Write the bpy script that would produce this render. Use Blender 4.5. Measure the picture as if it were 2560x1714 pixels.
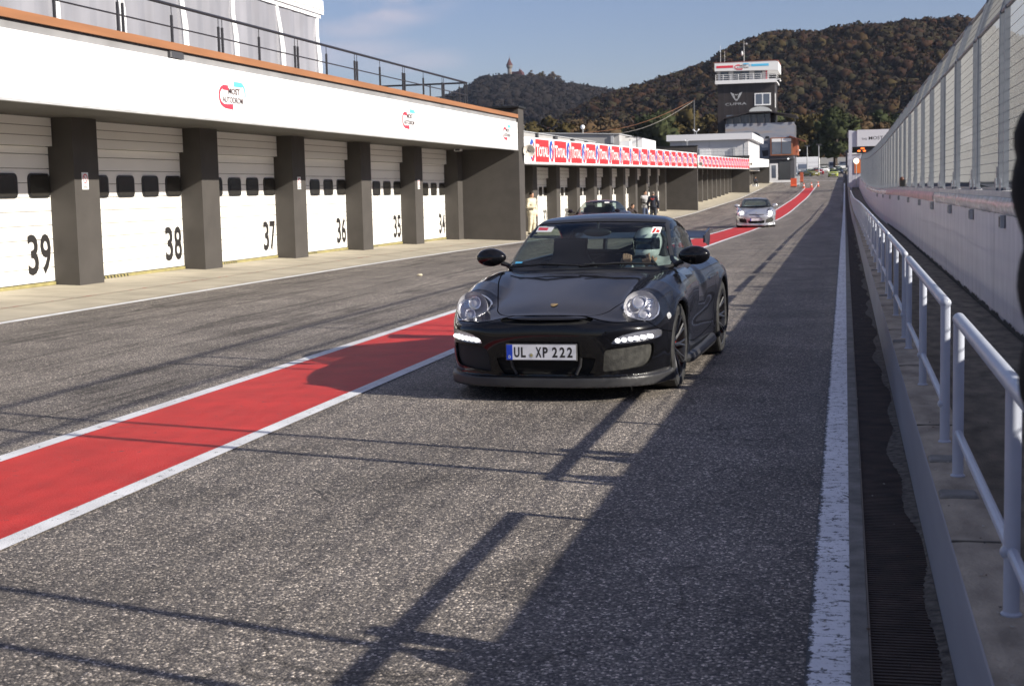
import bpy, math, random
import numpy as np
from mathutils import Vector, Matrix
R_ = math.radians
for o in list(bpy.data.objects): bpy.data.objects.remove(o)
S = bpy.context.scene
COL = S.collection
random.seed(7); NR = np.random.RandomState(11)

# ---------------------------------------------------------------- camera
CR = Vector((0.97498, 0.22098, -0.02387)); CU = Vector((0.0009, 0.10650, 0.99431)); 
CR.normalize(); CF = CU.cross(CR).normalized(); CU = CR.cross(CF).normalized()
cd = bpy.data.cameras.new('camera'); cam = bpy.data.objects.new('camera', cd); COL.objects.link(cam)
M = Matrix.Identity(4)
for i in range(3): M[i][0] = CR[i]; M[i][1] = CU[i]; M[i][2] = -CF[i]; M[i][3] = (0, 0, 1.55)[i]
cam.matrix_world = M
cd.sensor_width = 36; cd.lens = 3650/2560*36; cd.clip_end = 9000; cd.clip_start = .05
cd.dof.use_dof = True; cd.dof.focus_distance = 11.2; cd.dof.aperture_fstop = 8.0
S.camera = cam

# ---------------------------------------------------------------- sky, sun, exposure
SUN = Vector((2.03, -0.57, 1.0)).normalized()
EL = math.asin(SUN.z); AZ = math.atan2(SUN.x, SUN.y)
w = bpy.data.worlds.new('World'); S.world = w; w.use_nodes = True
nt = w.node_tree; nt.nodes.clear()
def N(t, ty, **k):
    n = t.nodes.new(ty)
    for a, b in k.items(): setattr(n, a, b)
    return n
out = N(nt, 'ShaderNodeOutputWorld'); bg = N(nt, 'ShaderNodeBackground')
sky = N(nt, 'ShaderNodeTexSky', sky_type='NISHITA', sun_disc=False, sun_elevation=EL, sun_rotation=AZ, altitude=300, air_density=1.0, dust_density=.6, ozone_density=1.8)
tc = N(nt, 'ShaderNodeTexCoord'); mp = N(nt, 'ShaderNodeMapping'); mp.inputs['Scale'].default_value = (1.6, 1.6, 3.5); mp.inputs['Location'].default_value = (0.35, 0.1, 0.55)
ns = N(nt, 'ShaderNodeTexNoise'); ns.inputs['Scale'].default_value = 9; ns.inputs['Detail'].default_value = 5; ns.inputs['Roughness'].default_value = .48
rp = N(nt, 'ShaderNodeMath', operation='MULTIPLY')
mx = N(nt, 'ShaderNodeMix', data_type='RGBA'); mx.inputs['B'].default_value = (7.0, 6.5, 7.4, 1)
hs = N(nt, 'ShaderNodeHueSaturation'); hs.inputs['Saturation'].default_value = 1.08; hs.inputs['Value'].default_value = 1.0
L = nt.links.new
L(tc.outputs['Generated'], mp.inputs['Vector']); L(mp.outputs[0], ns.inputs['Vector'])
sx = N(nt, 'ShaderNodeSeparateXYZ'); L(tc.outputs['Generated'], sx.inputs[0])
yc = N(nt, 'ShaderNodeMath', operation='MAXIMUM'); L(sx.outputs[1], yc.inputs[0]); yc.inputs[1].default_value = .05
def dv(o_):
    d = N(nt, 'ShaderNodeMath', operation='DIVIDE'); L(o_, d.inputs[0]); L(yc.outputs[0], d.inputs[1]); return d.outputs[0]
cb_ = N(nt, 'ShaderNodeCombineXYZ'); L(dv(sx.outputs[0]), cb_.inputs[0]); L(dv(sx.outputs[2]), cb_.inputs[1])
tot = None
for cx_, cz_, rx_, rz_, st in ((-.315, .130, .045, .013, .9), (-.335, .118, .035, .010, .5), (-.345, .100, .050, .010, .5), (-.300, .092, .05, .008, .4), (-.16, .138, .05, .007, .45), (-.02, .137, .05, .006, .3)):
    q = N(nt, 'ShaderNodeVectorMath', operation='SUBTRACT'); L(cb_.outputs[0], q.inputs[0]); q.inputs[1].default_value = (cx_, cz_, 0)
    q2 = N(nt, 'ShaderNodeVectorMath', operation='MULTIPLY'); L(q.outputs[0], q2.inputs[0]); q2.inputs[1].default_value = (1/rx_, 1/rz_, 0)
    q3 = N(nt, 'ShaderNodeVectorMath', operation='LENGTH'); L(q2.outputs[0], q3.inputs[0])
    q4 = N(nt, 'ShaderNodeMapRange', interpolation_type='SMOOTHSTEP'); q4.inputs[1].default_value = 1.5; q4.inputs[2].default_value = .2; q4.inputs[3].default_value = 0; q4.inputs[4].default_value = st; L(q3.outputs['Value'], q4.inputs[0])
    if tot is None: tot = q4.outputs[0]
    else: k_ = N(nt, 'ShaderNodeMath', operation='MAXIMUM'); L(tot, k_.inputs[0]); L(q4.outputs[0], k_.inputs[1]); tot = k_.outputs[0]
nr = N(nt, 'ShaderNodeMapRange', interpolation_type='SMOOTHSTEP'); nr.inputs[1].default_value = .36; nr.inputs[2].default_value = .62; L(ns.outputs['Fac'], nr.inputs[0])
n9 = N(nt, 'ShaderNodeTexNoise'); n9.inputs['Scale'].default_value = 2.4; n9.inputs['Detail'].default_value = 5; L(tc.outputs['Generated'], n9.inputs['Vector'])  # unseen clouds high overhead, added to give a more neutral fill light
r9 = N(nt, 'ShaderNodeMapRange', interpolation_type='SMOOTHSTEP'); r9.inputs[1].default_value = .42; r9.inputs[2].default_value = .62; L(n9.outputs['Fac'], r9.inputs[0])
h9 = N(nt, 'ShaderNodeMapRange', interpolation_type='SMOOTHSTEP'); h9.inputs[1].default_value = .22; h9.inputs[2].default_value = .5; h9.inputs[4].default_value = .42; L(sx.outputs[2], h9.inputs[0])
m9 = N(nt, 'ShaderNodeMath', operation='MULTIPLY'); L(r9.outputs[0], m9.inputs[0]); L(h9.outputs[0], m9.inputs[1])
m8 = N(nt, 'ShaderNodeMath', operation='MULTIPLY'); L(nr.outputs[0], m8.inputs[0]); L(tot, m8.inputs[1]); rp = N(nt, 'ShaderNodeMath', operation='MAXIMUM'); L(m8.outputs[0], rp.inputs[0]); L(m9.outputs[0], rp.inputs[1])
tn = N(nt, 'ShaderNodeMix', data_type='RGBA', blend_type='MULTIPLY'); tn.inputs['Factor'].default_value = 1; tn.inputs['B'].default_value = (.97, .895, 1.09, 1)
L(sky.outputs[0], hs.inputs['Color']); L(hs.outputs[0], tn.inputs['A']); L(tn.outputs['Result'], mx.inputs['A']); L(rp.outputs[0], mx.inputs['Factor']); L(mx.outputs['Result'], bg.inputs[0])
bg.inputs[1].default_value = .055
L(bg.outputs[0], out.inputs[0])
sl = bpy.data.lights.new('sun', 'SUN'); so = bpy.data.objects.new('sun', sl); COL.objects.link(so)
sl.energy = 5.0; sl.angle = R_(.5); sl.color = (1, .93, .82)
so.rotation_euler = (-SUN).to_track_quat('-Z', 'Y').to_euler(); so.location = (20, -10, 30)
S.view_settings.view_transform = 'Standard'; S.view_settings.look = 'None'; S.view_settings.exposure = .72; S.view_settings.gamma = 1
S.render.engine = 'CYCLES'
S.cycles.max_bounces = 8; S.cycles.transparent_max_bounces = 24

# ---------------------------------------------------------------- helpers
def tag(o, label=None, cat=None, group=None, kind=None):
    if label: o['label'] = label
    if cat: o['category'] = cat
    if group: o['group'] = group
    if kind: o['kind'] = kind
    return o
def thing(name, label, cat, loc=(0, 0, 0), rz=0, group=None):
    o = bpy.data.objects.new(name, None); o.empty_display_size = .2; COL.objects.link(o)
    o.location = loc; o.rotation_euler = (0, 0, rz)
    return tag(o, label, cat, group)
def copy_tree(o, parent=None):
    c = o.copy(); COL.objects.link(c); c.parent = parent
    for ch in list(o.children): copy_tree(ch, c)
    return c
def mesh_obj(name, V, F, mats, parent=None, mi=None, smooth=False, org=None):
    V = np.asarray(V, float).reshape(-1, 3)
    if org is not None: V = V - np.array(org)
    me = bpy.data.meshes.new(name)
    if isinstance(F, np.ndarray):
        n, k = F.shape
        me.vertices.add(len(V)); me.vertices.foreach_set('co', V.ravel())
        me.loops.add(n*k); me.loops.foreach_set('vertex_index', F.ravel().astype(np.int32))
        me.polygons.add(n); me.polygons.foreach_set('loop_start', np.arange(0, n*k, k, dtype=np.int32))
        me.update(calc_edges=True)
    else:
        me.from_pydata(V.tolist(), [], F); me.update()
    if not isinstance(mats, (list, tuple)): mats = [mats]
    for m in mats: me.materials.append(m)
    if mi is not None: me.polygons.foreach_set('material_index', np.asarray(mi, np.int32))
    if smooth: me.polygons.foreach_set('use_smooth', np.ones(len(me.polygons), bool))
    o = bpy.data.objects.new(name, me); COL.objects.link(o)
    if parent is not None: o.parent = parent
    return o
class MB:
    """collects simple solids, then links them as one mesh object"""
    def __init__(s): s.V = []; s.F = []; s.m = []; s.cur = 0; s.T = None
    def add(s, V, F, m=None):
        b = len(s.V)
        if s.T is not None: V = [tuple(s.T @ Vector(v)) for v in V]
        s.V += [tuple(v) for v in V]; s.F += [tuple(i+b for i in f) for f in F]; s.m += [s.cur if m is None else m]*len(F)
        return s
    def box(s, x0, x1, y0, y1, z0, z1, m=None):
        V = [(x, y, z) for x in (x0, x1) for y in (y0, y1) for z in (z0, z1)]
        return s.add(V, [(0, 1, 3, 2), (4, 6, 7, 5), (0, 4, 5, 1), (2, 3, 7, 6), (0, 2, 6, 4), (1, 5, 7, 3)], m)
    def bbox(s, x0, x1, y0, y1, z0, z1, b=.01, m=None):
        # box with chamfered vertical + top edges
        P = [(x0+b, y0), (x1-b, y0), (x1, y0+b), (x1, y1-b), (x1-b, y1), (x0+b, y1), (x0, y1-b), (x0, y0+b)]
        Q = [(x0+2*b, y0+b), (x1-2*b, y0+b), (x1-b, y0+2*b), (x1-b, y1-2*b), (x1-2*b, y1-b), (x0+2*b, y1-b), (x0+b, y1-2*b), (x0+b, y0+2*b)]
        V = [(x, y, z0) for x, y in P]+[(x, y, z1-b) for x, y in P]+[(x, y, z1) for x, y in Q]
        F = [tuple(range(7, -1, -1)), tuple(range(16, 24))]
        for k in (0, 8):
            F += [(k+i, k+(i+1) % 8, k+8+(i+1) % 8, k+8+i) for i in range(8)]
        return s.add(V, F, m)
    def quad(s, a, b, c, d, m=None): return s.add([a, b, c, d], [(0, 1, 2, 3)], m)
    def prism(s, P, ax, a, b, m=None):
        """polygon P (2d) extruded along axis ax from a to b. 2d coords are the two other axes in order"""
        def mk(p, t):
            return {0: (t, p[0], p[1]), 1: (p[0], t, p[1]), 2: (p[0], p[1], t)}[ax]
        n = len(P); V = [mk(p, a) for p in P]+[mk(p, b) for p in P]
        F = [tuple(range(n-1, -1, -1)), tuple(range(n, 2*n))]+[(i, (i+1) % n, n+(i+1) % n, n+i) for i in range(n)]
        return s.add(V, F, m)
    def tube(s, pts, r, n=8, m=None, caps=True):
        pts = [Vector(p) for p in pts]; rr = r if hasattr(r, '__len__') else [r]*len(pts)
        V = []; F = []; prev = None
        for i, p in enumerate(pts):
            t = (pts[min(i+1, len(pts)-1)]-pts[max(i-1, 0)]).normalized()
            if prev is None:
                a = Vector((0, 0, 1)) if abs(t.z) < .9 else Vector((1, 0, 0)); u = t.cross(a).normalized()
            else: u = (prev-t*prev.dot(t)).normalized()
            prev = u; v = t.cross(u)
            for k in range(n):
                an = 2*math.pi*k/n; V.append(p+(u*math.cos(an)+v*math.sin(an))*rr[i])
        for i in range(len(pts)-1):
            for k in range(n):
                F.append((i*n+k, i*n+(k+1) % n, (i+1)*n+(k+1) % n, (i+1)*n+k))
        if caps: F += [tuple(range(n-1, -1, -1)), tuple(range((len(pts)-1)*n, len(pts)*n))]
        return s.add(V, F, m)
    def ball(s, c, r, n=12, m=None, sq=(1, 1, 1)):
        V = []; F = []; h = n//2
        for i in range(h+1):
            for k in range(n):
                a = math.pi*i/h; b = 2*math.pi*k/n
                V.append((c[0]+r*sq[0]*math.sin(a)*math.cos(b), c[1]+r*sq[1]*math.sin(a)*math.sin(b), c[2]+r*sq[2]*math.cos(a)))
        for i in range(h):
            for k in range(n): F.append((i*n+k, (i+1)*n+k, (i+1)*n+(k+1) % n, i*n+(k+1) % n))
        return s.add(V, F, m)
    def lathe(s, prof, c, axis='z', n=24, m=None):
        V = []; F = []
        for r, h in prof:
            for k in range(n):
                a = 2*math.pi*k/n; p = (r*math.cos(a), r*math.sin(a), h)
                if axis == 'x': p = (h, p[0], p[1])
                if axis == 'y': p = (p[0], h, p[1])
                V.append((c[0]+p[0], c[1]+p[1], c[2]+p[2]))
        for i in range(len(prof)-1):
            for k in range(n): F.append((i*n+k, i*n+(k+1) % n, (i+1)*n+(k+1) % n, (i+1)*n+k))
        return s.add(V, F, m)
    def build(s, name, mats, parent=None, smooth=False, local=False, bevel=0):
        org = None
        if parent is not None and not local:
            p = parent; org = Vector((0, 0, 0))
            while p is not None: org += p.location; p = p.parent
        o = mesh_obj(name, s.V, s.F, mats, parent, s.m, smooth, org)
        if smooth:
            try: o.data.set_sharp_from_angle(angle=R_(35))
            except Exception: pass
        if bevel:
            b = o.modifiers.new('bevel', 'BEVEL'); b.width = bevel; b.segments = 2; b.limit_method = 'ANGLE'
        return o

# text -> mesh vertices in the (u,v) plane, fitted to w x h
_tc = {}
def text_geo(txt, bold=.0):
    if (txt, bold) in _tc: return _tc[(txt, bold)]
    c = bpy.data.curves.new('t', 'FONT'); c.body = txt; c.offset = bold; c.resolution_u = 3
    o = bpy.data.objects.new('t', c); COL.objects.link(o)
    dg = bpy.context.evaluated_depsgraph_get(); me = bpy.data.meshes.new_from_object(o.evaluated_get(dg))
    V = np.array([v.co[:2] for v in me.vertices]); F = [tuple(p.vertices) for p in me.polygons]
    bpy.data.objects.remove(o); bpy.data.curves.remove(c); bpy.data.meshes.remove(me)
    V = (V-V.min(0))/(V.max(0)-V.min(0)); _tc[(txt, bold)] = (V, F)
    return V, F
def put_text(mb, txt, o, u, v, w, h, bold=.0, m=None):
    V, F = text_geo(txt, bold); o = Vector(o); u = Vector(u); v = Vector(v)
    mb.add([o+u*(p[0]*w)+v*(p[1]*h) for p in V], F, m)
def ribbon(mb, pts, wd, o, u, v, m=None):
    """flat stroke along 2d points in plane (o,u,v)"""
    o = Vector(o); u = Vector(u); v = Vector(v); P = [Vector(p) for p in pts]; Ls = []
    for i, p in enumerate(P):
        t = (P[min(i+1, len(P)-1)]-P[max(i-1, 0)]).normalized(); n = Vector((-t.y, t.x))
        ww = wd[i] if hasattr(wd, '__len__') else wd
        Ls += [p+n*ww/2, p-n*ww/2]
    F = [(2*i, 2*i+1, 2*i+3, 2*i+2) for i in range(len(P)-1)]
    mb.add([o+u*p.x+v*p.y for p in Ls], F, m)

# ---------------------------------------------------------------- materials
def pm(name, col, rough=.6, metal=0, var=0, vscale=5, bump=0, bscale=60, coat=0, spec=None, emit=None, estr=0, tint=None, trans=0, detail=4, vstretch=None):
    m = bpy.data.materials.new(name); m.use_nodes = True; t = m.node_tree; b = t.nodes['Principled BSDF']
    b.inputs['Base Color'].default_value = (*col, 1); b.inputs['Roughness'].default_value = rough; b.inputs['Metallic'].default_value = metal
    if spec is not None: b.inputs['Specular IOR Level'].default_value = spec
    if coat: b.inputs['Coat Weight'].default_value = coat; b.inputs['Coat Roughness'].default_value = .03
    if emit: b.inputs['Emission Color'].default_value = (*emit, 1); b.inputs['Emission Strength'].default_value = estr
    if trans: b.inputs['Transmission Weight'].default_value = trans
    c = N(t, 'ShaderNodeTexCoord')
    if var:
        n = N(t, 'ShaderNodeTexNoise'); n.inputs['Scale'].default_value = vscale; n.inputs['Detail'].default_value = detail
        if vstretch:
            q = N(t, 'ShaderNodeMapping'); q.inputs['Scale'].default_value = vstretch
            t.links.new(c.outputs['Object'], q.inputs[0]); t.links.new(q.outputs[0], n.inputs['Vector'])
        else: t.links.new(c.outputs['Object'], n.inputs['Vector'])
        r = N(t, 'ShaderNodeMapRange'); r.inputs[1].default_value = .3; r.inputs[2].default_value = .7; r.inputs[3].default_value = 0; r.inputs[4].default_value = 1
        x = N(t, 'ShaderNodeMix', data_type='RGBA')
        lo = tint if tint else tuple(k*(1-var) for k in col)
        x.inputs['A'].default_value = (*lo, 1); x.inputs['B'].default_value = (*[min(1, k*(1+var*.6)) for k in col], 1)
        t.links.new(n.outputs['Fac'], r.inputs[0]); t.links.new(r.outputs[0], x.inputs['Factor']); t.links.new(x.outputs['Result'], b.inputs['Base Color'])
    if bump:
        n = N(t, 'ShaderNodeTexNoise'); n.inputs['Scale'].default_value = bscale; n.inputs['Detail'].default_value = 3
        k = N(t, 'ShaderNodeBump'); k.inputs['Strength'].default_value = bump; k.inputs['Distance'].default_value = .02
        t.links.new(c.outputs['Object'], n.inputs['Vector']); t.links.new(n.outputs['Fac'], k.inputs['Height']); t.links.new(k.outputs[0], b.inputs['Normal'])
    return m
def glassmat(name, tint, rough=0, refl=.05, edge=.9):
    m = bpy.data.materials.new(name); m.use_nodes = True; t = m.node_tree; t.nodes.clear()
    o = N(t, 'ShaderNodeOutputMaterial'); a = N(t, 'ShaderNodeBsdfTransparent'); g = N(t, 'ShaderNodeBsdfGlossy'); x = N(t, 'ShaderNodeMixShader'); l = N(t, 'ShaderNodeFresnel')
    l.inputs['IOR'].default_value = 1.5; g.inputs['Roughness'].default_value = rough; a.inputs[0].default_value = (*tint, 1)
    gg = N(t, 'ShaderNodeNewGeometry'); mr = N(t, 'ShaderNodeMapRange'); mr.inputs[3].default_value = 1.5; mr.inputs[4].default_value = 1/1.5
    t.links.new(gg.outputs['Backfacing'], mr.inputs[0]); t.links.new(mr.outputs[0], l.inputs['IOR'])
    t.links.new(l.outputs[0], x.inputs[0]); t.links.new(a.outputs[0], x.inputs[1]); t.links.new(g.outputs[0], x.inputs[2]); t.links.new(x.outputs[0], o.inputs[0])
    return m
def sm(a, b, x):
    t = np.clip((x-a)/(b-a), 0, 1); return t*t*(3-2*t)
_GL = np.array([(-50, 0), (16, 0), (34, -.07), (46, -.17), (60, -.33), (75, -.44), (90, -.48), (105, -.42), (120, -.25), (135, -.08), (150, .08), (165, .35), (180, .68), (200, 1.12), (220, 1.6), (240, 2.15), (270, 2.8), (310, 3.6), (400, 5.2), (600, 8), (9000, 9)])
_GR = np.array([(-50, 0), (16, 0), (46, -.05), (74, -.22), (95, -.2), (118, -.1), (135, .1), (154, .4), (180, .85), (220, 1.72), (267, 2.7), (310, 3.6), (400, 5.2), (600, 8), (9000, 9)])
def _sg(T, y):
    return sum(np.interp(y+d, T[:, 0], T[:, 1]) for d in (-5, -2.5, 0, 2.5, 5))/5
def gz(x, y):
    """height of the ground at x, y"""
    x = np.asarray(x, float); y = np.asarray(y, float); t = np.clip((x+3.7)/4.0, 0, 1)
    z = _sg(_GL, y)*(1-t)+_sg(_GR, y)*t
    return z+.04*np.clip(-10.6-x, 0, 3.0)
def gzf(x, y): return float(gz(x, y))
def sheet(name, xs, ys, mat, dz=0, kind='structure', parent=None):
    X, Y = np.meshgrid(xs, ys); Z = gz(X, Y)+dz; ny, nx = X.shape
    V = np.stack([X, Y, Z], -1).reshape(-1, 3); I = np.arange(nx*ny).reshape(ny, nx)
    F = np.stack([I[:-1, :-1], I[:-1, 1:], I[1:, 1:], I[1:, :-1]], -1).reshape(-1, 4)
    o = mesh_obj(name, V, F, mat, parent, smooth=True)
    if kind: o['kind'] = kind
    return o
# ---------------------------------------------------------------- ground materials
def asphalt_mat(name, base=(.30, .275, .252), stone=1.0, streak=True):
    m = bpy.data.materials.new(name); m.use_nodes = True; t = m.node_tree; b = t.nodes['Principled BSDF']; K = t.links.new
    c = N(t, 'ShaderNodeTexCoord')
    v = N(t, 'ShaderNodeTexVoronoi'); v.inputs['Scale'].default_value = 100; K(c.outputs['Object'], v.inputs['Vector'])
    sp = N(t, 'ShaderNodeSeparateColor'); K(v.outputs['Color'], sp.inputs[0])
    r = N(t, 'ShaderNodeValToRGB'); e = r.color_ramp.elements
    e[0].position = 0; e[0].color = (.30, .30, .33, 1); e[1].position = .55; e[1].color = (.75, .73, .71, 1)
    for p, q in ((.78, (1.2, 1.15, 1.08)), (.91, (1.9, 1.8, 1.65)), (1., (4.0, 3.8, 3.5))):
        k = e.new(p); k.color = (*q, 1)
    K(sp.outputs[0], r.inputs[0])
    dk = N(t, 'ShaderNodeMapRange'); dk.inputs[1].default_value = .0; dk.inputs[2].default_value = .0075*1.0; dk.inputs[3].default_value = 1.0; dk.inputs[4].default_value = .55
    K(v.outputs['Distance'], dk.inputs[0]); dk.inputs[2].default_value = .7
    n1 = N(t, 'ShaderNodeTexNoise'); n1.inputs['Scale'].default_value = 1.1; n1.inputs['Detail'].default_value = 7; n1.inputs['Roughness'].default_value = .62; K(c.outputs['Object'], n1.inputs['Vector'])
    r1 = N(t, 'ShaderNodeMapRange'); r1.inputs[1].default_value = .3; r1.inputs[2].default_value = .7; r1.inputs[3].default_value = .7; r1.inputs[4].default_value = 1.25; K(n1.outputs['Fac'], r1.inputs[0])
    n2 = N(t, 'ShaderNodeTexNoise'); n2.inputs['Scale'].default_value = 210; n2.inputs['Detail'].default_value = 2; K(c.outputs['Object'], n2.inputs['Vector'])
    r2 = N(t, 'ShaderNodeMapRange'); r2.inputs[1].default_value = .25; r2.inputs[2].default_value = .75; r2.inputs[3].default_value = .55; r2.inputs[4].default_value = 1.45; K(n2.outputs['Fac'], r2.inputs[0])
    def mul(a, bb):
        x = N(t, 'ShaderNodeMath', operation='MULTIPLY'); K(a, x.inputs[0]); K(bb, x.inputs[1]); return x.outputs[0]
    f = mul(mul(r1.outputs[0], r2.outputs[0]), dk.outputs[0])
    if streak:
        mp = N(t, 'ShaderNodeMapping'); mp.inputs['Scale'].default_value = (2.3, .085, 1); mp.inputs['Rotation'].default_value = (0, 0, .035); K(c.outputs['Object'], mp.inputs[0])
        n3 = N(t, 'ShaderNodeTexNoise'); n3.inputs['Scale'].default_value = 1.0; n3.inputs['Detail'].default_value = 3; n3.inputs['Distortion'].default_value = .35; K(mp.outputs[0], n3.inputs['Vector'])
        # narrow dark bands where the noise crosses .5: tyre marks; only on the garage side of the lane
        ab = N(t, 'ShaderNodeMath', operation='SUBTRACT'); K(n3.outputs['Fac'], ab.inputs[0]); ab.inputs[1].default_value = .5
        aa = N(t, 'ShaderNodeMath', operation='ABSOLUTE'); K(ab.outputs[0], aa.inputs[0])
        r3 = N(t, 'ShaderNodeMapRange'); r3.inputs[1].default_value = .004; r3.inputs[2].default_value = .03; r3.inputs[3].default_value = .5; r3.inputs[4].default_value = 1.0; K(aa.outputs[0], r3.inputs[0])
        sx = N(t, 'ShaderNodeSeparateXYZ'); K(c.outputs['Object'], sx.inputs[0])
        rx = N(t, 'ShaderNodeMapRange'); rx.inputs[1].default_value = -6.2; rx.inputs[2].default_value = -5.0; rx.inputs[3].default_value = 0; rx.inputs[4].default_value = 1; K(sx.outputs[0], rx.inputs[0])
        mxx = N(t, 'ShaderNodeMath', operation='MAXIMUM'); K(r3.outputs[0], mxx.inputs[0]); K(rx.outputs[0], mxx.inputs[1])
        f = mul(f, mxx.outputs[0])
    mq = N(t, 'ShaderNodeMapping'); mq.inputs['Scale'].default_value = (1.5, .10, 1); K(c.outputs['Object'], mq.inputs[0])
    n5 = N(t, 'ShaderNodeTexNoise'); n5.inputs['Scale'].default_value = .8; n5.inputs['Detail'].default_value = 4; K(mq.outputs[0], n5.inputs['Vector'])
    r5 = N(t, 'ShaderNodeMapRange'); r5.inputs[1].default_value = .35; r5.inputs[2].default_value = .65; r5.inputs[3].default_value = .80; r5.inputs[4].default_value = 1.12; K(n5.outputs['Fac'], r5.inputs[0]); f = mul(f, r5.outputs[0])
    n6 = N(t, 'ShaderNodeTexNoise'); n6.inputs['Scale'].default_value = .55; n6.inputs['Detail'].default_value = 5; n6.inputs['Distortion'].default_value = 1.2; K(c.outputs['Object'], n6.inputs['Vector'])
    r6 = N(t, 'ShaderNodeMapRange'); r6.inputs[1].default_value = .66; r6.inputs[2].default_value = .72; r6.inputs[3].default_value = 1; r6.inputs[4].default_value = .72; K(n6.outputs['Fac'], r6.inputs[0]); f = mul(f, r6.outputs[0])
    nd = N(t, 'ShaderNodeTexNoise'); nd.inputs['Scale'].default_value = 1.7; nd.inputs['Detail'].default_value = 3; K(c.outputs['Object'], nd.inputs['Vector'])
    va = N(t, 'ShaderNodeVectorMath', operation='MULTIPLY_ADD'); K(nd.outputs['Color'], va.inputs[0]); va.inputs[1].default_value = (.8, .8, 0); K(c.outputs['Object'], va.inputs[2])
    v7 = N(t, 'ShaderNodeTexVoronoi', feature='DISTANCE_TO_EDGE'); v7.inputs['Scale'].default_value = .33; K(va.outputs[0], v7.inputs['Vector'])
    r7 = N(t, 'ShaderNodeMapRange'); r7.inputs[1].default_value = .0; r7.inputs[2].default_value = .0035; r7.inputs[3].default_value = .45; r7.inputs[4].default_value = 1; K(v7.outputs['Distance'], r7.inputs[0])
    m7 = N(t, 'ShaderNodeMath', operation='MAXIMUM'); K(r7.outputs[0], m7.inputs[0]); r8 = N(t, 'ShaderNodeMapRange'); r8.inputs[1].default_value = .50; r8.inputs[2].default_value = .56; K(n1.outputs['Fac'], r8.inputs[0]); K(r8.outputs[0], m7.inputs[1]); f = mul(f, m7.outputs[0])
    cb = N(t, 'ShaderNodeMix', data_type='RGBA', blend_type='MULTIPLY'); cb.inputs['Factor'].default_value = 1; cb.inputs['A'].default_value = (*base, 1); K(r.outputs[0], cb.inputs['B'])
    vs = N(t, 'ShaderNodeVectorMath', operation='SCALE'); K(cb.outputs['Result'], vs.inputs[0]); K(f, vs.inputs['Scale'])
    K(vs.outputs[0], b.inputs['Base Color']); b.inputs['Roughness'].default_value = .72; b.inputs['Specular IOR Level'].default_value = .35
    bp = N(t, 'ShaderNodeBump'); bp.inputs['Strength'].default_value = .75; bp.inputs['Distance'].default_value = .006; bp.invert = True; K(v.outputs['Distance'], bp.inputs['Height']); K(bp.outputs[0], b.inputs['Normal'])
    return m, (c, f, vs)
ASPH, _ = asphalt_mat('asphalt')
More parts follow.
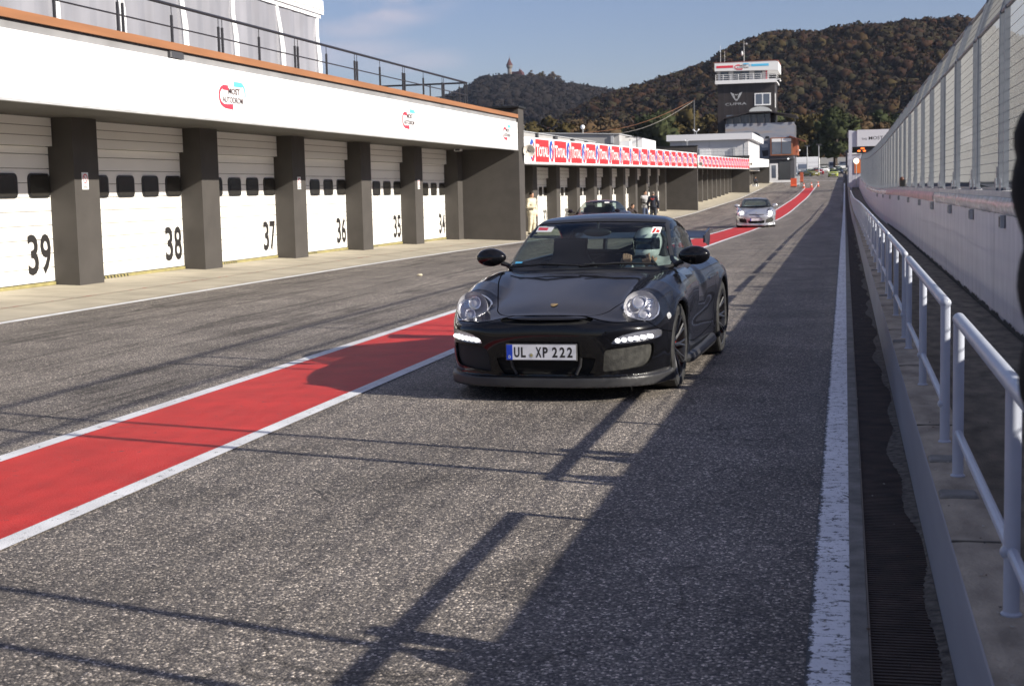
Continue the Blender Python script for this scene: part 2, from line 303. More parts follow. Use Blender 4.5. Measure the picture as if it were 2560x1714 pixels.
def paint_mat(name, col, wear=.35, under=(.07, .07, .072), edge=None, crack=0, wscale=9, dirt=.12):
    """road paint that follows the coarse asphalt, worn through in spots; edge = (x of ragged edge, width)"""
    m = bpy.data.materials.new(name); m.use_nodes = True; t = m.node_tree; b = t.nodes['Principled BSDF']; K = t.links.new
    c = N(t, 'ShaderNodeTexCoord')
    v = N(t, 'ShaderNodeTexVoronoi'); v.inputs['Scale'].default_value = 95; K(c.outputs['Object'], v.inputs['Vector'])
    n = N(t, 'ShaderNodeTexNoise'); n.inputs['Scale'].default_value = wscale; n.inputs['Detail'].default_value = 8; n.inputs['Roughness'].default_value = .75; K(c.outputs['Object'], n.inputs['Vector'])
    s = N(t, 'ShaderNodeMath', operation='MULTIPLY_ADD'); K(v.outputs['Distance'], s.inputs[0]); s.inputs[1].default_value = .16; K(n.outputs['Fac'], s.inputs[2])
    last = s.outputs[0]
    if edge:
        sx = N(t, 'ShaderNodeSeparateXYZ'); K(c.outputs['Object'], sx.inputs[0])
        r = N(t, 'ShaderNodeMapRange'); r.inputs[1].default_value = edge[0]; r.inputs[2].default_value = edge[0]+edge[1]; r.inputs[3].default_value = .30; r.inputs[4].default_value = 0; K(sx.outputs[0], r.inputs[0])
        a = N(t, 'ShaderNodeMath', operation='ADD'); K(last, a.inputs[0]); K(r.outputs[0], a.inputs[1]); last = a.outputs[0]
    if crack:
        mp = N(t, 'ShaderNodeMapping'); mp.inputs['Scale'].default_value = (3, 14, 1); K(c.outputs['Object'], mp.inputs[0])
        v2 = N(t, 'ShaderNodeTexVoronoi', feature='DISTANCE_TO_EDGE'); v2.inputs['Scale'].default_value = 1.0; K(mp.outputs[0], v2.inputs['Vector'])
        r = N(t, 'ShaderNodeMapRange'); r.inputs[1].default_value = 0; r.inputs[2].default_value = .03; r.inputs[3].default_value = crack; r.inputs[4].default_value = 0; K(v2.outputs['Distance'], r.inputs[0])
        a = N(t, 'ShaderNodeMath', operation='ADD'); K(last, a.inputs[0]); K(r.outputs[0], a.inputs[1]); last = a.outputs[0]
    th = N(t, 'ShaderNodeMapRange'); th.inputs[1].default_value = .80-wear*.4; th.inputs[2].default_value = .86-wear*.4; K(last, th.inputs[0])
    n2 = N(t, 'ShaderNodeTexNoise'); n2.inputs['Scale'].default_value = 2.5; n2.inputs['Detail'].default_value = 6; K(c.outputs['Object'], n2.inputs['Vector'])
    r2 = N(t, 'ShaderNodeMapRange'); r2.inputs[1].default_value = .3; r2.inputs[2].default_value = .7; r2.inputs[3].default_value = 1-dirt*1.6; r2.inputs[4].default_value = 1.05; K(n2.outputs['Fac'], r2.inputs[0])
    vs = N(t, 'ShaderNodeVectorMath', operation='SCALE'); vs.inputs[0].default_value = col; K(r2.outputs[0], vs.inputs['Scale'])
    x = N(t, 'ShaderNodeMix', data_type='RGBA'); K(th.outputs[0], x.inputs['Factor']); K(vs.outputs[0], x.inputs['A']); x.inputs['B'].default_value = (*under, 1)
    K(x.outputs['Result'], b.inputs['Base Color']); b.inputs['Roughness'].default_value = .6; b.inputs['Specular IOR Level'].default_value = .3
    bp = N(t, 'ShaderNodeBump'); bp.inputs['Strength'].default_value = .35; bp.inputs['Distance'].default_value = .004; bp.invert = True; K(v.outputs['Distance'], bp.inputs['Height']); K(bp.outputs[0], b.inputs['Normal'])
    return m
RED = paint_mat('red_paint', (.56, .036, .030), wear=.22, dirt=.13, wscale=9)
WHT = paint_mat('white_paint', (.74, .75, .77), wear=.3, wscale=14)
WHT_OLD = paint_mat('old_white_paint', (.84, .84, .86), wear=.38, edge=(-.135, .035), crack=.16, wscale=22, under=(.06, .06, .06), dirt=.1)
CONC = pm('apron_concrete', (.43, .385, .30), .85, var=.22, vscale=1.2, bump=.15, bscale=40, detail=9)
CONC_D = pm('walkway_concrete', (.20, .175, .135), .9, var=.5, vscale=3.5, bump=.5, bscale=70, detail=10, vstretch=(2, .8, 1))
CONC_G = pm('drain_concrete', (.22, .21, .19), .9, var=.4, vscale=7, bump=.4, bscale=90, detail=9)
GRASS = pm('grass_ground', (.05, .06, .025), .95, var=.5, vscale=.08, detail=9)

ys = np.concatenate([np.arange(-14, 30, 2.), np.arange(30, 340, 2.5)])
sheet('pit_lane_road', np.concatenate([np.arange(-10.6, -3.7, 1.0), np.arange(-3.7, .08, .42), [.075]]), ys, ASPH)
far = np.concatenate([[-60, -14], np.arange(0, 340, 8.), [360, 420, 520, 640, 900, 1500, 3000, 8000]])
sheet('ground', np.array([-4000, -1500, -500, -200, -90, -50, -30, -20, -14.5]), far, GRASS, -.06)
sheet('ground', np.array([2.6, 6, 12, 20, 30, 60, 150, 500, 1500, 4000]), far, GRASS, -.06)
sheet('ground', np.array([-14.5, -12, -10, -8, -6, -3.7, -1.5, .3, 2.6]), np.array([336, 360, 420, 520, 640, 900, 1500, 3000, 8000.]), GRASS, -.05)
sheet('ground', np.array([-14.5, -12, -10, -8, -6, -3.7, -1.5, .3, 2.6]), np.array([-60, -40, -30, -20, -13.9]), GRASS, -.05)
sheet('race_track', np.array([2.7, 5, 8, 12, 15]), far[1:-5], pm('track_asphalt', (.07, .07, .072), .85, var=.2, vscale=.6), -.03)
sheet('garage_apron', np.array([-14.6, -13.6, -12.6, -11.6, -10.6]), ys[:-40], CONC, .004)
# far paddock asphalt past the garages
sheet('paddock_road', np.array([-60, -40, -25, -18, -14.6]), ys[ys > 160], ASPH, .0)
sheet('paddock_road', np.array([-14.6, -13.6, -12.6, -11.6, -10.6]), ys[-41:], ASPH, -.002)
# markings
def stripe(name, x0, x1, y0, y1, mat, dz, n=None):
    yy = np.arange(y0, y1+.01, 2.5) if n is None else np.linspace(y0, y1, n)
    if yy[-1] < y1-.01: yy = np.append(yy, y1)
    return sheet(name, np.linspace(x0, x1, 3), yy, mat, dz)
stripe('red_lane_strip', -4.945, -3.805, -8, 193, RED, .006)
stripe('white_line', -5.065, -4.945, -8, 193, WHT, .007)
stripe('white_line', -3.805, -3.685, -8, 215, WHT, .007)
stripe('white_edge_line', -10.72, -10.60, 2, 196, WHT, .010)
stripe('white_edge_line', -.125, .018, 1.5, 210, WHT_OLD, .006)
stripe('concrete_edge_strip', .018, .078, -8, 300, CONC_G, .010)
stripe('red_apron_line', -11.83, -11.79, 4, 50, paint_mat('thin_red_paint', (.42, .06, .045), wear=.75, under=(.36, .32, .26), wscale=4), .009)
# thin white start line crossing the far end of the lane
for (xa, ya, xb, yb) in ((-3.7, 214, -8.5, 216), (-.3, 222, -6.5, 240)):
    mb = MB(); n = 8
    for i in range(n):
        p = [(xa+(xb-xa)*k/n, ya+(yb-ya)*k/n) for k in (i, i+1)]
        mb.quad(*[(x, y+d, gzf(x, y+d)+.02) for (x, y), d in ((p[0], 0), (p[1], 0), (p[1], .9), (p[0], .9))])
    tag(mb.build('white_line', WHT), kind='structure')
# joints in the apron
mb = MB()
JD = pm('joint_dark', (.12, .11, .09), .9)
for k in range(9):
    y = 20.8+5.2*k; mb.quad((-13.5, y, gzf(-13.5, y)+.008), (-10.75, y+.05, gzf(-10.75, y)+.008), (-10.75, y+.07, gzf(-10.75, y)+.008), (-13.5, y+.015, gzf(-13.5, y)+.008))
for k in range(20):
    mb.quad(*[(-10.78+dx, 3+k*9.+dy, gzf(-10.78, 3+k*9.+dy)+.011) for dx, dy in ((-.012, 0), (.0, 0), (.0, 9), (-.012, 9))])
tag(mb.build('apron_joint', JD), kind='structure')

# ---------------------------------------------------------------- hills with autumn forest
def pxdir(px, py):
    d = CF*3650+CR*(px-1280)-CU*(py-857); return d/d.y
def hill(name, sky, D, D0, seed, colr, nx=160, nr=36, back=.5):
    """sky: skyline points, seen from the track; D ridge distance, D0 foot distance"""
    rs = np.random.RandomState(seed); sk = np.array(sky, float)
    sx = []; sz = []
    for px, py in sk:
        d = pxdir(px, py); sx.append(d.x); sz.append(1.55+d.z*D)
    th = np.linspace(sx[0], sx[-1], nx); hz = np.interp(th, sx, sz)
    t = np.concatenate([np.linspace(0, 1, nr), 1+np.linspace(.05, back, 8)])
    T, H = np.meshgrid(t, th, indexing='ij'); HZ = np.interp(H, sx, sz)
    dist = D0+(D-D0)*T
    prof = np.where(T <= 1, np.sin(np.clip(T, 0, 1)*np.pi/2)**1.25, 1-(T-1)**1.3*1.1)
    base = 3.0
    nz = np.zeros_like(T)
    for k in range(6):
        a, b, ph, p2 = rs.uniform(60, 160)*.02*(k+1), rs.uniform(3, 7)*(k+1)*.6, rs.uniform(0, 6), rs.uniform(0, 6)
        nz += np.sin(H*a*6+ph)*np.cos(T*b+p2)/(k+1.5)
    amp = np.sin(np.clip(T, 0, 1)*np.pi)*.055
    Z = base+(HZ-base)*(prof+amp*nz)
    V = np.stack([H*dist, dist, Z], -1); I = np.arange(T.size).reshape(T.shape)
    F = np.stack([I[:-1, :-1], I[:-1, 1:], I[1:, 1:], I[1:, :-1]], -1).reshape(-1, 4)
    o = mesh_obj(name, V.reshape(-1, 3), F, FLOOR, None, smooth=True); o['kind'] = 'structure'
    return V, th
FLOOR = pm('forest_floor', (.035, .026, .017), .95, var=.4, vscale=.02)
def foliage_mat(name, cols, vs=.012, hue=.5):
    m = bpy.data.materials.new(name); m.use_nodes = True; t = m.node_tree; b = t.nodes['Principled BSDF']; K = t.links.new
    g = N(t, 'ShaderNodeNewGeometry'); c = N(t, 'ShaderNodeTexCoord')
    n = N(t, 'ShaderNodeTexNoise'); n.inputs['Scale'].default_value = vs; n.inputs['Detail'].default_value = 4; K(c.outputs['Object'], n.inputs['Vector'])
    a = N(t, 'ShaderNodeMath', operation='MULTIPLY_ADD'); K(g.outputs['Random Per Island'], a.inputs[0]); a.inputs[1].default_value = hue
    s = N(t, 'ShaderNodeMapRange'); s.inputs[1].default_value = .3; s.inputs[2].default_value = .7; s.inputs[3].default_value = 0; s.inputs[4].default_value = 1-hue; K(n.outputs['Fac'], s.inputs[0]); K(s.outputs[0], a.inputs[2])
    r = N(t, 'ShaderNodeValToRGB'); e = r.color_ramp.elements; e[0].color = (*cols[0], 1); e[1].color = (*cols[-1], 1)
    for i in range(1, len(cols)-1): k = e.new(i/(len(cols)-1)); k.color = (*cols[i], 1)
    K(a.outputs[0], r.inputs[0]); K(r.outputs[0], b.inputs['Base Color']); b.inputs['Roughness'].default_value = .9; b.inputs['Specular IOR Level'].default_value = .1
    return m
def ico():
    t = (1+5**.5)/2; v = [(-1, t, 0), (1, t, 0), (-1, -t, 0), (1, -t, 0), (0, -1, t), (0, 1, t), (0, -1, -t), (0, 1, -t), (t, 0, -1), (t, 0, 1), (-t, 0, -1), (-t, 0, 1)]
    f = [(0, 11, 5), (0, 5, 1), (0, 1, 7), (0, 7, 10), (0, 10, 11), (1, 5, 9), (5, 11, 4), (11, 10, 2), (10, 7, 6), (7, 1, 8), (3, 9, 4), (3, 4, 2), (3, 2, 6), (3, 6, 8), (3, 8, 9), (4, 9, 5), (2, 4, 11), (6, 2, 10), (8, 6, 7), (9, 8, 1)]
    v = [Vector(p).normalized() for p in v]; ff = []; c = {}
    def mid(a, b):
        k = (min(a, b), max(a, b))
        if k not in c: v.append(((v[a]+v[b])/2).normalized()); c[k] = len(v)-1
        return c[k]
    for a, b, d in f:
        x, y, z = mid(a, b), mid(b, d), mid(d, a); ff += [(a, x, z), (b, y, x), (d, z, y), (x, y, z)]
    return np.array([list(p) for p in v]), np.array(ff)
ICV, ICF = ico()
ICL = (ICV[:12], np.array([(0, 11, 5), (0, 5, 1), (0, 1, 7), (0, 7, 10), (0, 10, 11), (1, 5, 9), (5, 11, 4), (11, 10, 2), (10, 7, 6), (7, 1, 8), (3, 9, 4), (3, 4, 2), (3, 2, 6), (3, 6, 8), (3, 8, 9), (4, 9, 5), (2, 4, 11), (6, 2, 10), (8, 6, 7), (9, 8, 1)]))
def crowns(C, Rr, rs, flat=.8, jit=.3, low=False):
    """lumpy crown for every centre in C with radius Rr; returns V,F"""
    n = len(C); iv, fc = ICL if low else (ICV, ICF); q = len(iv)
    J = 1+rs.uniform(-jit, jit, (n, q, 1)); V = C[:, None]+iv[None]*Rr[:, None, None]*J*np.array([1, 1, flat])
    F = fc[None]+(np.arange(n)*q)[:, None, None]
    return V.reshape(-1, 3), F.reshape(-1, 3)
def leafcards(C, Rr, rs, k, size):
    """k small leaf-clump triangles spread over each crown's surface"""
    n = len(C); d = rs.normal(size=(n, k, 3)); d /= np.linalg.norm(d, axis=-1, keepdims=True); d[..., 2] = np.abs(d[..., 2])*.9-.1
    P = C[:, None]+d*(Rr[:, None, None]*rs.uniform(.8, 1.18, (n, k, 1)))
    a = rs.normal(size=(n, k, 3)); a /= np.linalg.norm(a, axis=-1, keepdims=True); b = np.cross(a, rs.normal(size=(n, k, 3))); b /= np.linalg.norm(b, axis=-1, keepdims=True)
    s = (size*rs.uniform(.5, 1.3, (n, k, 1)))
    V = np.stack([P+a*s, P-a*s*.5+b*s*.8, P-a*s*.5-b*s*.8], 2); F = np.arange(n*k*3).reshape(-1, 3)
    return V.reshape(-1, 3), F
def forest(name, V, mat, seed, dens, r0, r1, label, tmax=1.04, xlo=-1e9, xhi=1e9, k=14):
    rs = np.random.RandomState(seed); ny, nx, _ = V.shape
    A = V[:-1, :-1]; B = V[:-1, 1:]; D = V[1:, :-1]; E_ = V[1:, 1:]
    area = np.linalg.norm(np.cross(B-A, D-A), axis=-1); p = area.ravel()/area.sum(); n = int(area.sum()*dens)
    id_ = rs.choice(len(p), n, p=p); u = rs.rand(n, 1); v = rs.rand(n, 1); f = lambda q: q.reshape(-1, 3)[id_]
    P = f(A)*(1-u)*(1-v)+f(B)*u*(1-v)+f(D)*(1-u)*v+f(E_)*u*v
    Rr = r0+(r1-r0)*rs.rand(n)**2.2; P[:, 2] += Rr*.9
    V1, F1 = crowns(P, Rr*.88, rs, .9, .35, True); V2, F2 = leafcards(P, Rr, rs, k, r1*.24)
    o = mesh_obj(name, np.concatenate([V1, V2]), np.concatenate([F1, F2+len(V1)]), mat); tag(o, label, 'forest', None, 'stuff')
    return o
skyR = [(1180, 400), (1290, 352), (1400, 300), (1470, 262), (1541, 236), (1640, 203), (1727, 165), (1760, 150), (1800, 133), (1843, 108), (1893, 90), (1943, 80), (2012, 77), (2065, 77), (2092, 66), (2132, 59), (2181, 58), (2224, 53), (2281, 48), (2337, 44), (2390, 41), (2440, 48), (2560, 85), (2750, 150), (3000, 240), (3300, 340)]
skyL = [(500, 480), (800, 400), (1000, 330), (1090, 268), (1160, 234), (1186, 223), (1198, 210), (1237, 206), (1261, 203), (1305, 207), (1365, 208), (1399, 214), (1413, 220), (1440, 225), (1485, 233), (1519, 240), (1560, 250), (1700, 300), (1900, 380), (2100, 440)]
VR, _t = hill('hill', [(a, b+15+(30 if 1650 < a < 2700 else (18 if a > 1560 else 8))) for a, b in skyR], 980, 560, 3, None, nx=150)
FOLR = foliage_mat('autumn_foliage', [(.020, .022, .013), (.020, .014, .010), (.034, .030, .014), (.022, .014, .011), (.040, .019, .010), (.048, .036, .014), (.019, .021, .012), (.026, .017, .012)])
forest('forest', VR, FOLR, 5, .060, 1.5, 4.6, 'brown and green autumn forest covering the big hill behind the tower', k=22)
VL, _t = hill('hill', [(a, b+9) for a, b in skyL], 1750, 900, 9, None, nx=120)
FOLL = foliage_mat('far_foliage', [(.010, .012, .010), (.012, .009, .009), (.018, .014, .011), (.011, .011, .011)], vs=.006)
forest('forest', VL, FOLL, 6, .022, 2.4, 6.2, 'dark bluish forest on the distant castle hill')

# ---------------------------------------------------------------- trees
def tree(x, y, z, h, r, mat, label, group, seed, trunk=True, name='tree', zb=None):
    rs = np.random.RandomState(seed); t = thing(name, label, 'tree', (x, y, z), 0, group)
    mb = MB(); mb.tube([(0, 0, -1), (0, 0, h*.3), (r*.06, 0, h*.6), (0, r*.05, h*.85)], [r*.11, r*.08, r*.05, r*.02], 6)
    for k in range(5):
        a = rs.uniform(0, 6.28); zz = h*rs.uniform(.3, .6)
        mb.tube([(0, 0, zz), (math.cos(a)*r*.4, math.sin(a)*r*.4, zz+h*.15), (math.cos(a)*r*.7, math.sin(a)*r*.7, zz+h*.3)], [r*.04, r*.03, r*.012], 5)
    mb.build('trunk', BARK, t, local=True)
    n = 26; d = rs.normal(size=(n, 3)); d /= np.linalg.norm(d, axis=1, keepdims=True)
    P = d*rs.uniform(.25, .95, (n, 1))*np.array([r, r, h*.36])+np.array([0, 0, h*.62]); Rr = rs.uniform(.16, .33, n)*r
    V1, F1 = crowns(P, Rr, rs, .85, .35); V2, F2 = leafcards(P, Rr*1.35, rs, 60, r*.075)
    mesh_obj('crown', np.concatenate([V1, V2]), np.concatenate([F1, F2+len(V1)]), mat, t)
    return t
BARK = pm('bark', (.06, .045, .035), .9, var=.3, vscale=3)
FT = [foliage_mat('tree_foliage_a', [(.05, .045, .028), (.085, .055, .03), (.06, .05, .03)], .3), foliage_mat('tree_foliage_b', [(.05, .042, .02), (.08, .06, .02)], .3), foliage_mat('tree_foliage_c', [(.045, .05, .022), (.03, .04, .018)], .3)]
# ridge trees beside the castle
cz = lambda px, py, D: (pxdir(px, py)*D+Vector((0, 0, 1.55)))
for i, (px, pyb, pyt, wr, mi, lb) in enumerate([(1327, 210, 182, 11, 0, 'bare brownish tree just right of the castle roof'), (1345, 208, 184, 9, 0, 'thin tree between the castle and the round olive tree'), (1355, 210, 183, 11, 1, 'round olive tree on the castle ridge'),
        (1379, 214, 185, 12, 0, 'tall loose tree right of the round olive tree on the castle ridge'), (1398, 218, 194, 10, 0, 'rightmost tall tree on the castle ridge'), (1225, 209, 199, 7, 2, 'small dark tree crown left of the castle tower'), (1204, 213, 203, 7, 2, 'leftmost small tree on the castle ridge'), (1243, 207, 200, 7, 2, 'low tree right beside the castle tower foot')]):
    p = cz(px, pyb-1, 1710); s = 1740/3650
    tree(p.x, p.y, p.z-3, (pyb-pyt)*s+5, wr*s, FT[mi], lb, 'trees on the castle ridge', 50+i)
# castle
CS = pm('castle_stone', (.2, .18, .16), .9, var=.3, vscale=.3); CRF = pm('castle_roof', (.075, .022, .02), .8, var=.25, vscale=.4); DKW = pm('dark_window', (.02, .02, .025), .3)
p = cz(1274.5, 201, 1700); ct = thing('castle', 'small castle with a round red-roofed tower on the distant hilltop', 'castle', tuple(p)); s = 1735/3650
a = MB(); a.lathe([(6.5*s, -8), (6.3*s, 6*s), (5*s, 16*s), (5*s, 28*s), (7.6*s, 32*s), (8.2*s, 37*s), (0, 37.2*s)], (0, 0, 0), n=14); a.build('tower_wall', CS, ct, local=True)
a = MB(); a.lathe([(9*s, 36.5*s), (6.2*s, 41*s), (3*s, 48*s), (.7*s, 54*s), (.25*s, 58*s), (.1*s, 62*s)], (0, 0, 0), n=12); a.build('tower_roof', CRF, ct, local=True)
a = MB(); a.box(4*s, 34*s, 2, 12, -6, 9*s); a.box(22*s, 33*s, -2, 6, -6, 12*s); a.box(-9*s, -3*s, -2, 6, -6, 8*s); a.build('wall', CS, ct, local=True)
a = MB(); a.prism([(2*s, 9*s), (34*s, 9*s), (30*s, 21*s), (5*s, 21*s)], 1, 1, 12.5); a.prism([(21*s, 12*s), (34*s, 12*s), (28*s, 25*s), (25*s, 25*s)], 1, -2.5, 6); a.tube([(26*s, 0, 22*s), (26*s, 0, 30*s)], [.6, .1]); a.tube([(-6*s, 2, 8*s), (-6*s, 2, 15*s)], [2.4, .1], 8)
a.build('roof', CRF, ct, local=True)
a = MB(); a.box(25.5*s, 29.5*s, -2.3, -2.0, 3*s, 8*s); a.box(8*s, 10*s, 1.7, 1.95, 2*s, 5*s); a.box(14*s, 16*s, 1.7, 1.95, 2*s, 5*s); a.build('window', DKW, ct, local=True)
# single trees at the far end of the lane
for i, (x, y, h, r, mi, lb) in enumerate([(-2, 330, 15, 6, 2, 'dark green tree at the end of the pit lane'), (4, 345, 13, 6, 0, 'brown tree behind the white gantry'), (-9, 350, 14, 6.5, 1, 'olive tree behind the white container'),
        (-17, 355, 15, 7, 2, 'dark tree behind the billboard house'), (12, 350, 14, 7, 2, 'green tree right of the gantry'), (-26, 345, 16, 7, 0, 'brown tree behind the low white hall'), (-35, 350, 15, 7, 1, 'olive tree left of the control tower'), (-46, 348, 16, 8, 2, 'green tree far behind the second garage row'), (-58, 345, 15, 8, 0, 'brown tree behind the grey roof house'), (-70, 340, 15, 8, 1, 'yellowish tree behind the garages, far left')]):
    tree(x, y, gzf(-3, y)-.5, h, r, FT[mi], lb, 'trees at the foot of the hill', 80+i)
# ================================================================ pit garages
DARK = pm('anthracite_plaster', (.060, .054, .049), .8, var=.14, vscale=2.5, bump=.1, bscale=150)
SOFF = pm('soffit_grey', (.062, .058, .05), .8, var=.15, vscale=.7)
WPAN = pm('white_fascia_panel', (.86, .86, .87), .45, var=.05, vscale=.6)
SEAM = pm('panel_seam', (.6, .6, .6), .6)
ORG = pm('orange_trim', (.29, .13, .058), .6, var=.2, vscale=1.5, vstretch=(1, .3, 3))
ZINC = pm('grey_concrete_edge', (.24, .24, .245), .75, var=.22, vscale=1.2, vstretch=(1, 1, .3), detail=9)
ROOF = pm('flat_roof', (.2, .2, .2), .9, var=.3, vscale=.4)
DOORW = pm('door_panel', (.80, .785, .74), .5, var=.04, vscale=.8)
DOORG = pm('door_gap', (.22, .2, .17), .8)
BLK = pm('black_frame', (.018, .018, .018), .4)
PANE = pm('dark_pane', (.03, .028, .025), .12, spec=.5)
NUM = pm('number_black', (.02, .018, .018), .6)
YEL = pm('hazard_yellow', (.32, .28, .12), .6, var=.25, vscale=6)
WHITE = pm('white_metal', (.8, .8, .8), .4); GREY = pm('grey_metal', (.42, .43, .44), .45, var=.15, vscale=3); DGREY = pm('dark_grey_metal', (.06, .06, .065), .45)
REDM = pm('banner_red', (.66, .03, .035), .5, var=.1, vscale=2); BLUEM = pm('logo_blue', (.03, .10, .42), .5); CYANM = pm('logo_cyan', (.12, .55, .85), .5); LRED = pm('logo_red', (.72, .05, .08), .5); LTXT = pm('logo_grey', (.1, .07, .07), .6)
RAILB = pm('black_rail', (.025, .025, .03), .4)
FX = -11.1   # fascia plane
PX = -13.1   # pillar fronts
DX = -13.58  # door plane

def rounded(x0, x1, y0, y1, r, n=5):
    P = []
    for cx, cy, a0 in ((x1-r, y1-r, 0), (x0+r, y1-r, 90), (x0+r, y0+r, 180), (x1-r, y0+r, 270)):
        for k in range(n+1):
            a = R_(a0+90*k/n); P.append((cx+r*math.cos(a), cy+r*math.sin(a)))
    return P
def garage_door(parent, y0, y1, zt, num=None, zb=None, windows=4, label=None, open_=0, low=False):
    """white sectional door between two pillars: panels, lintel box, windows, number and hazard strip"""
    zb = gzf(DX, (y0+y1)/2)+.02 if zb is None else zb
    a = MB(); x = DX
    if open_ < .9:
        z = zb+.05; h = .245; zz = zb+open_*(zt-zb)
        while z < zt-.52:
            z2 = min(z+h, zt-.50)
            if z >= zz: a.box(x-.05, x, y0, y1, z, z2-.012, 0)
            z = z2
        a.box(x-.07, x-.052, y0, y1, max(zz, zb), zt, 1)
        if open_ > 0: a = MB()
    d = a.build('door', [DOORW, DOORG], parent) if open_ == 0 else MB().box(x-.03, x, y0, y1, zt-.75, zt-.5).build('door', DOORW, parent)
    b = MB(); b.box(x-.05, x+.10, y0, y1-.02, zt-.50, zt-.015, 0)
    for k in range(1, 3): b.box(x+.1005, x+.102, y0, y1-.02, zt-.5+.165*k, zt-.5+.165*k+.012, 1)
    b.build('door_housing', [DOORW, DOORG], d)
    if open_ > 0: return d
    w = (y1-y0)/4.33; z0 = zb+1.52; z1 = zb+1.90
    for k in range(windows):
        yc = y1-(.37+1.035*k)*w
        if low and k > 2: break
        f = MB(); f.prism(rounded(yc-.35*w, yc+.35*w, z0-.02, z1+.02, .10), 0, x+.001, x+.022, 0); fo = f.build('window_frame', BLK, d)
        f = MB(); f.prism(rounded(yc-.31*w, yc+.31*w, z0+.01, z1-.01, .08), 0, x+.022, x+.026, 0); f.build('pane', PANE, fo)
    if num:
        m = MB(); zn = zb+.18
        for ch, ya in zip(num, (y1-.84*w, y1-.43*w)):
            put_text(m, ch, (x+.006, ya, zn), (0, 1, 0), (0, 0, 1), .34*w, .70, .022)
        m.build('number', NUM, d)
    m = MB(); m.box(x-.01, x+.03, y0+.02, y1-.02, zb-.02, zb+.035, 0)
    n = int((y1-y0)*.45/.13)
    for k in range(n):
        ya = y0+.05+k*.13; m.quad((x+.032, ya, zb-.015), (x+.032, ya+.06, zb-.015), (x+.032, ya+.02, zb+.033), (x+.032, ya-.03, zb+.033), 1)
    m.box(x-.02, x+.015, y0, y1, zb-.06, zb-.021, 1)
    m.build('hazard_strip', [YEL, BLK], d)
    return d

def autodrom_logo(o, u, v, W, parent, name='logo', flat=.0):
    """two-line word mark between a red and a blue track outline; o lower left, W width"""
    H = W*.78 if not flat else flat
    o = Vector(o); u = Vector(u); v = Vector(v); m = MB()
    put_text(m, 'MOST', o+u*.34*W+v*.52*H, u, v, .44*W, .26*H, .03, 0)
    put_text(m, 'AUTODROM', o+u*.12*W+v*.18*H, u, v, .76*W, .24*H, .02, 0)
    P = [(.34*W, .76*H), (.16*W, .77*H)]+[(.16*W-.15*W*math.sin(R_(t)), .42*H+.35*H*math.cos(R_(t))) for t in range(10, 180, 17)]+[(.2*W, .03*H), (.5*W, .03*H)]
    ribbon(m, P, [.075*W]*2+[.048*W]*(len(P)-4)+[.06*W, .085*W], o, u, v, 1)
    P = [(.56*W, .95*H), (.84*W, .95*H)]+[(.86*W+.12*W*math.sin(R_(t)), .62*H+.33*H*math.cos(R_(t))) for t in range(10, 125, 16)]
    ribbon(m, P, [.075*W]*2+[.055*W]+[.04*W]*(len(P)-3), o, u, v, 2)
    return m.build(name, [LTXT, LRED, CYANM], parent)

# ---------------------------------------------------------------- row 1
g1 = thing('garage_building', 'long dark garage row with white fascia and orange roof edge, doors 39 to 34', 'building', (-14, 36, 0))
Y0, Y1 = 17.4, 49.95
def zt1(y): return np.interp(y, [17, 50], [2.95, 3.0])
pill = [18.1+5.2*k for k in range(7)]
for i, y in enumerate(pill):
    zb = gzf(PX, y)-.1; ye = y+.87 if i < 6 else 49.95
    m = MB(); m.box(DX-.5, PX, y, ye, zb, 3.02); m.build('pillar', DARK, g1)
NB = ['39', '38', '37', '36', '35', '34']
for i in range(6):
    garage_door(g1, pill[i]+.87, pill[i+1], 3.01, NB[i])
m = MB(); m.box(DX-6, FX-.02, Y0, Y1, 3.0, 3.2); m.build('soffit', SOFF, g1)
m = MB(); m.box(FX-.02, FX+.03, Y0, Y1-.02, 2.965, 3.90, 0)
for k in range(14): m.box(FX+.03, FX+.0312, Y0+1.1+k*2.5, Y0+1.112+k*2.5, 3.0, 3.88, 1)
m.box(FX-.05, FX+.045, Y0, Y1-.02, 2.93, 2.96, 2); m.build('fascia', [WPAN, SEAM, GREY], g1)
m = MB(); m.box(DX-6, FX-.04, Y0, Y1-.02, 3.2, 4.05, 0); m.box(FX-.04, FX-.01, Y0, Y1-.02, 3.9, 4.02, 1); m.build('roof_slab', [ROOF, ZINC], g1)
m = MB(); m.box(FX-.09, FX+.06, Y0, Y1+.0, 4.045, 4.17); m.build('roof_edge', ORG, g1)
m = MB(); m.box(FX-.05, FX+.01, Y0, Y1, 4.022, 4.043); m.build('shadow_gap', BLK, g1)
m = MB(); m.box(-22, FX+.05, 49.97, 50.85, gzf(-12, 50)-.3, 4.40, 0); m.build('end_wall', DARK, g1)
m = MB(); m.box(-22, FX+.12, 49.8, 51.0, 4.402, 4.46, 0); m.build('end_wall_cap', BLK, g1)
m = MB(); m.box(-22, DX-.5, Y0, Y0+.3, -.2, 3.0); m.box(-22.2, -22, Y0, 50.8, -.3, 4.0); m.build('wall', DARK, g1)
m = MB(); m.box(DX-.5, PX-.05, Y0, pill[0], gzf(PX, 17)-.1, 3.0); m.build('wall', DARK, g1)
for y, z in ((24.98, 3.20), (36.3, 3.24), (47.7, 3.27)):
    autodrom_logo((FX+.036, y, z), (0, 1, 0), (0, 0, 1), 1.22, g1, flat=.46)
m = MB(); m.bbox(FX-.03, FX+.06, 23.05, 23.55, 3.915, 4.03, .02); m.build('vent_cover', DGREY, g1)
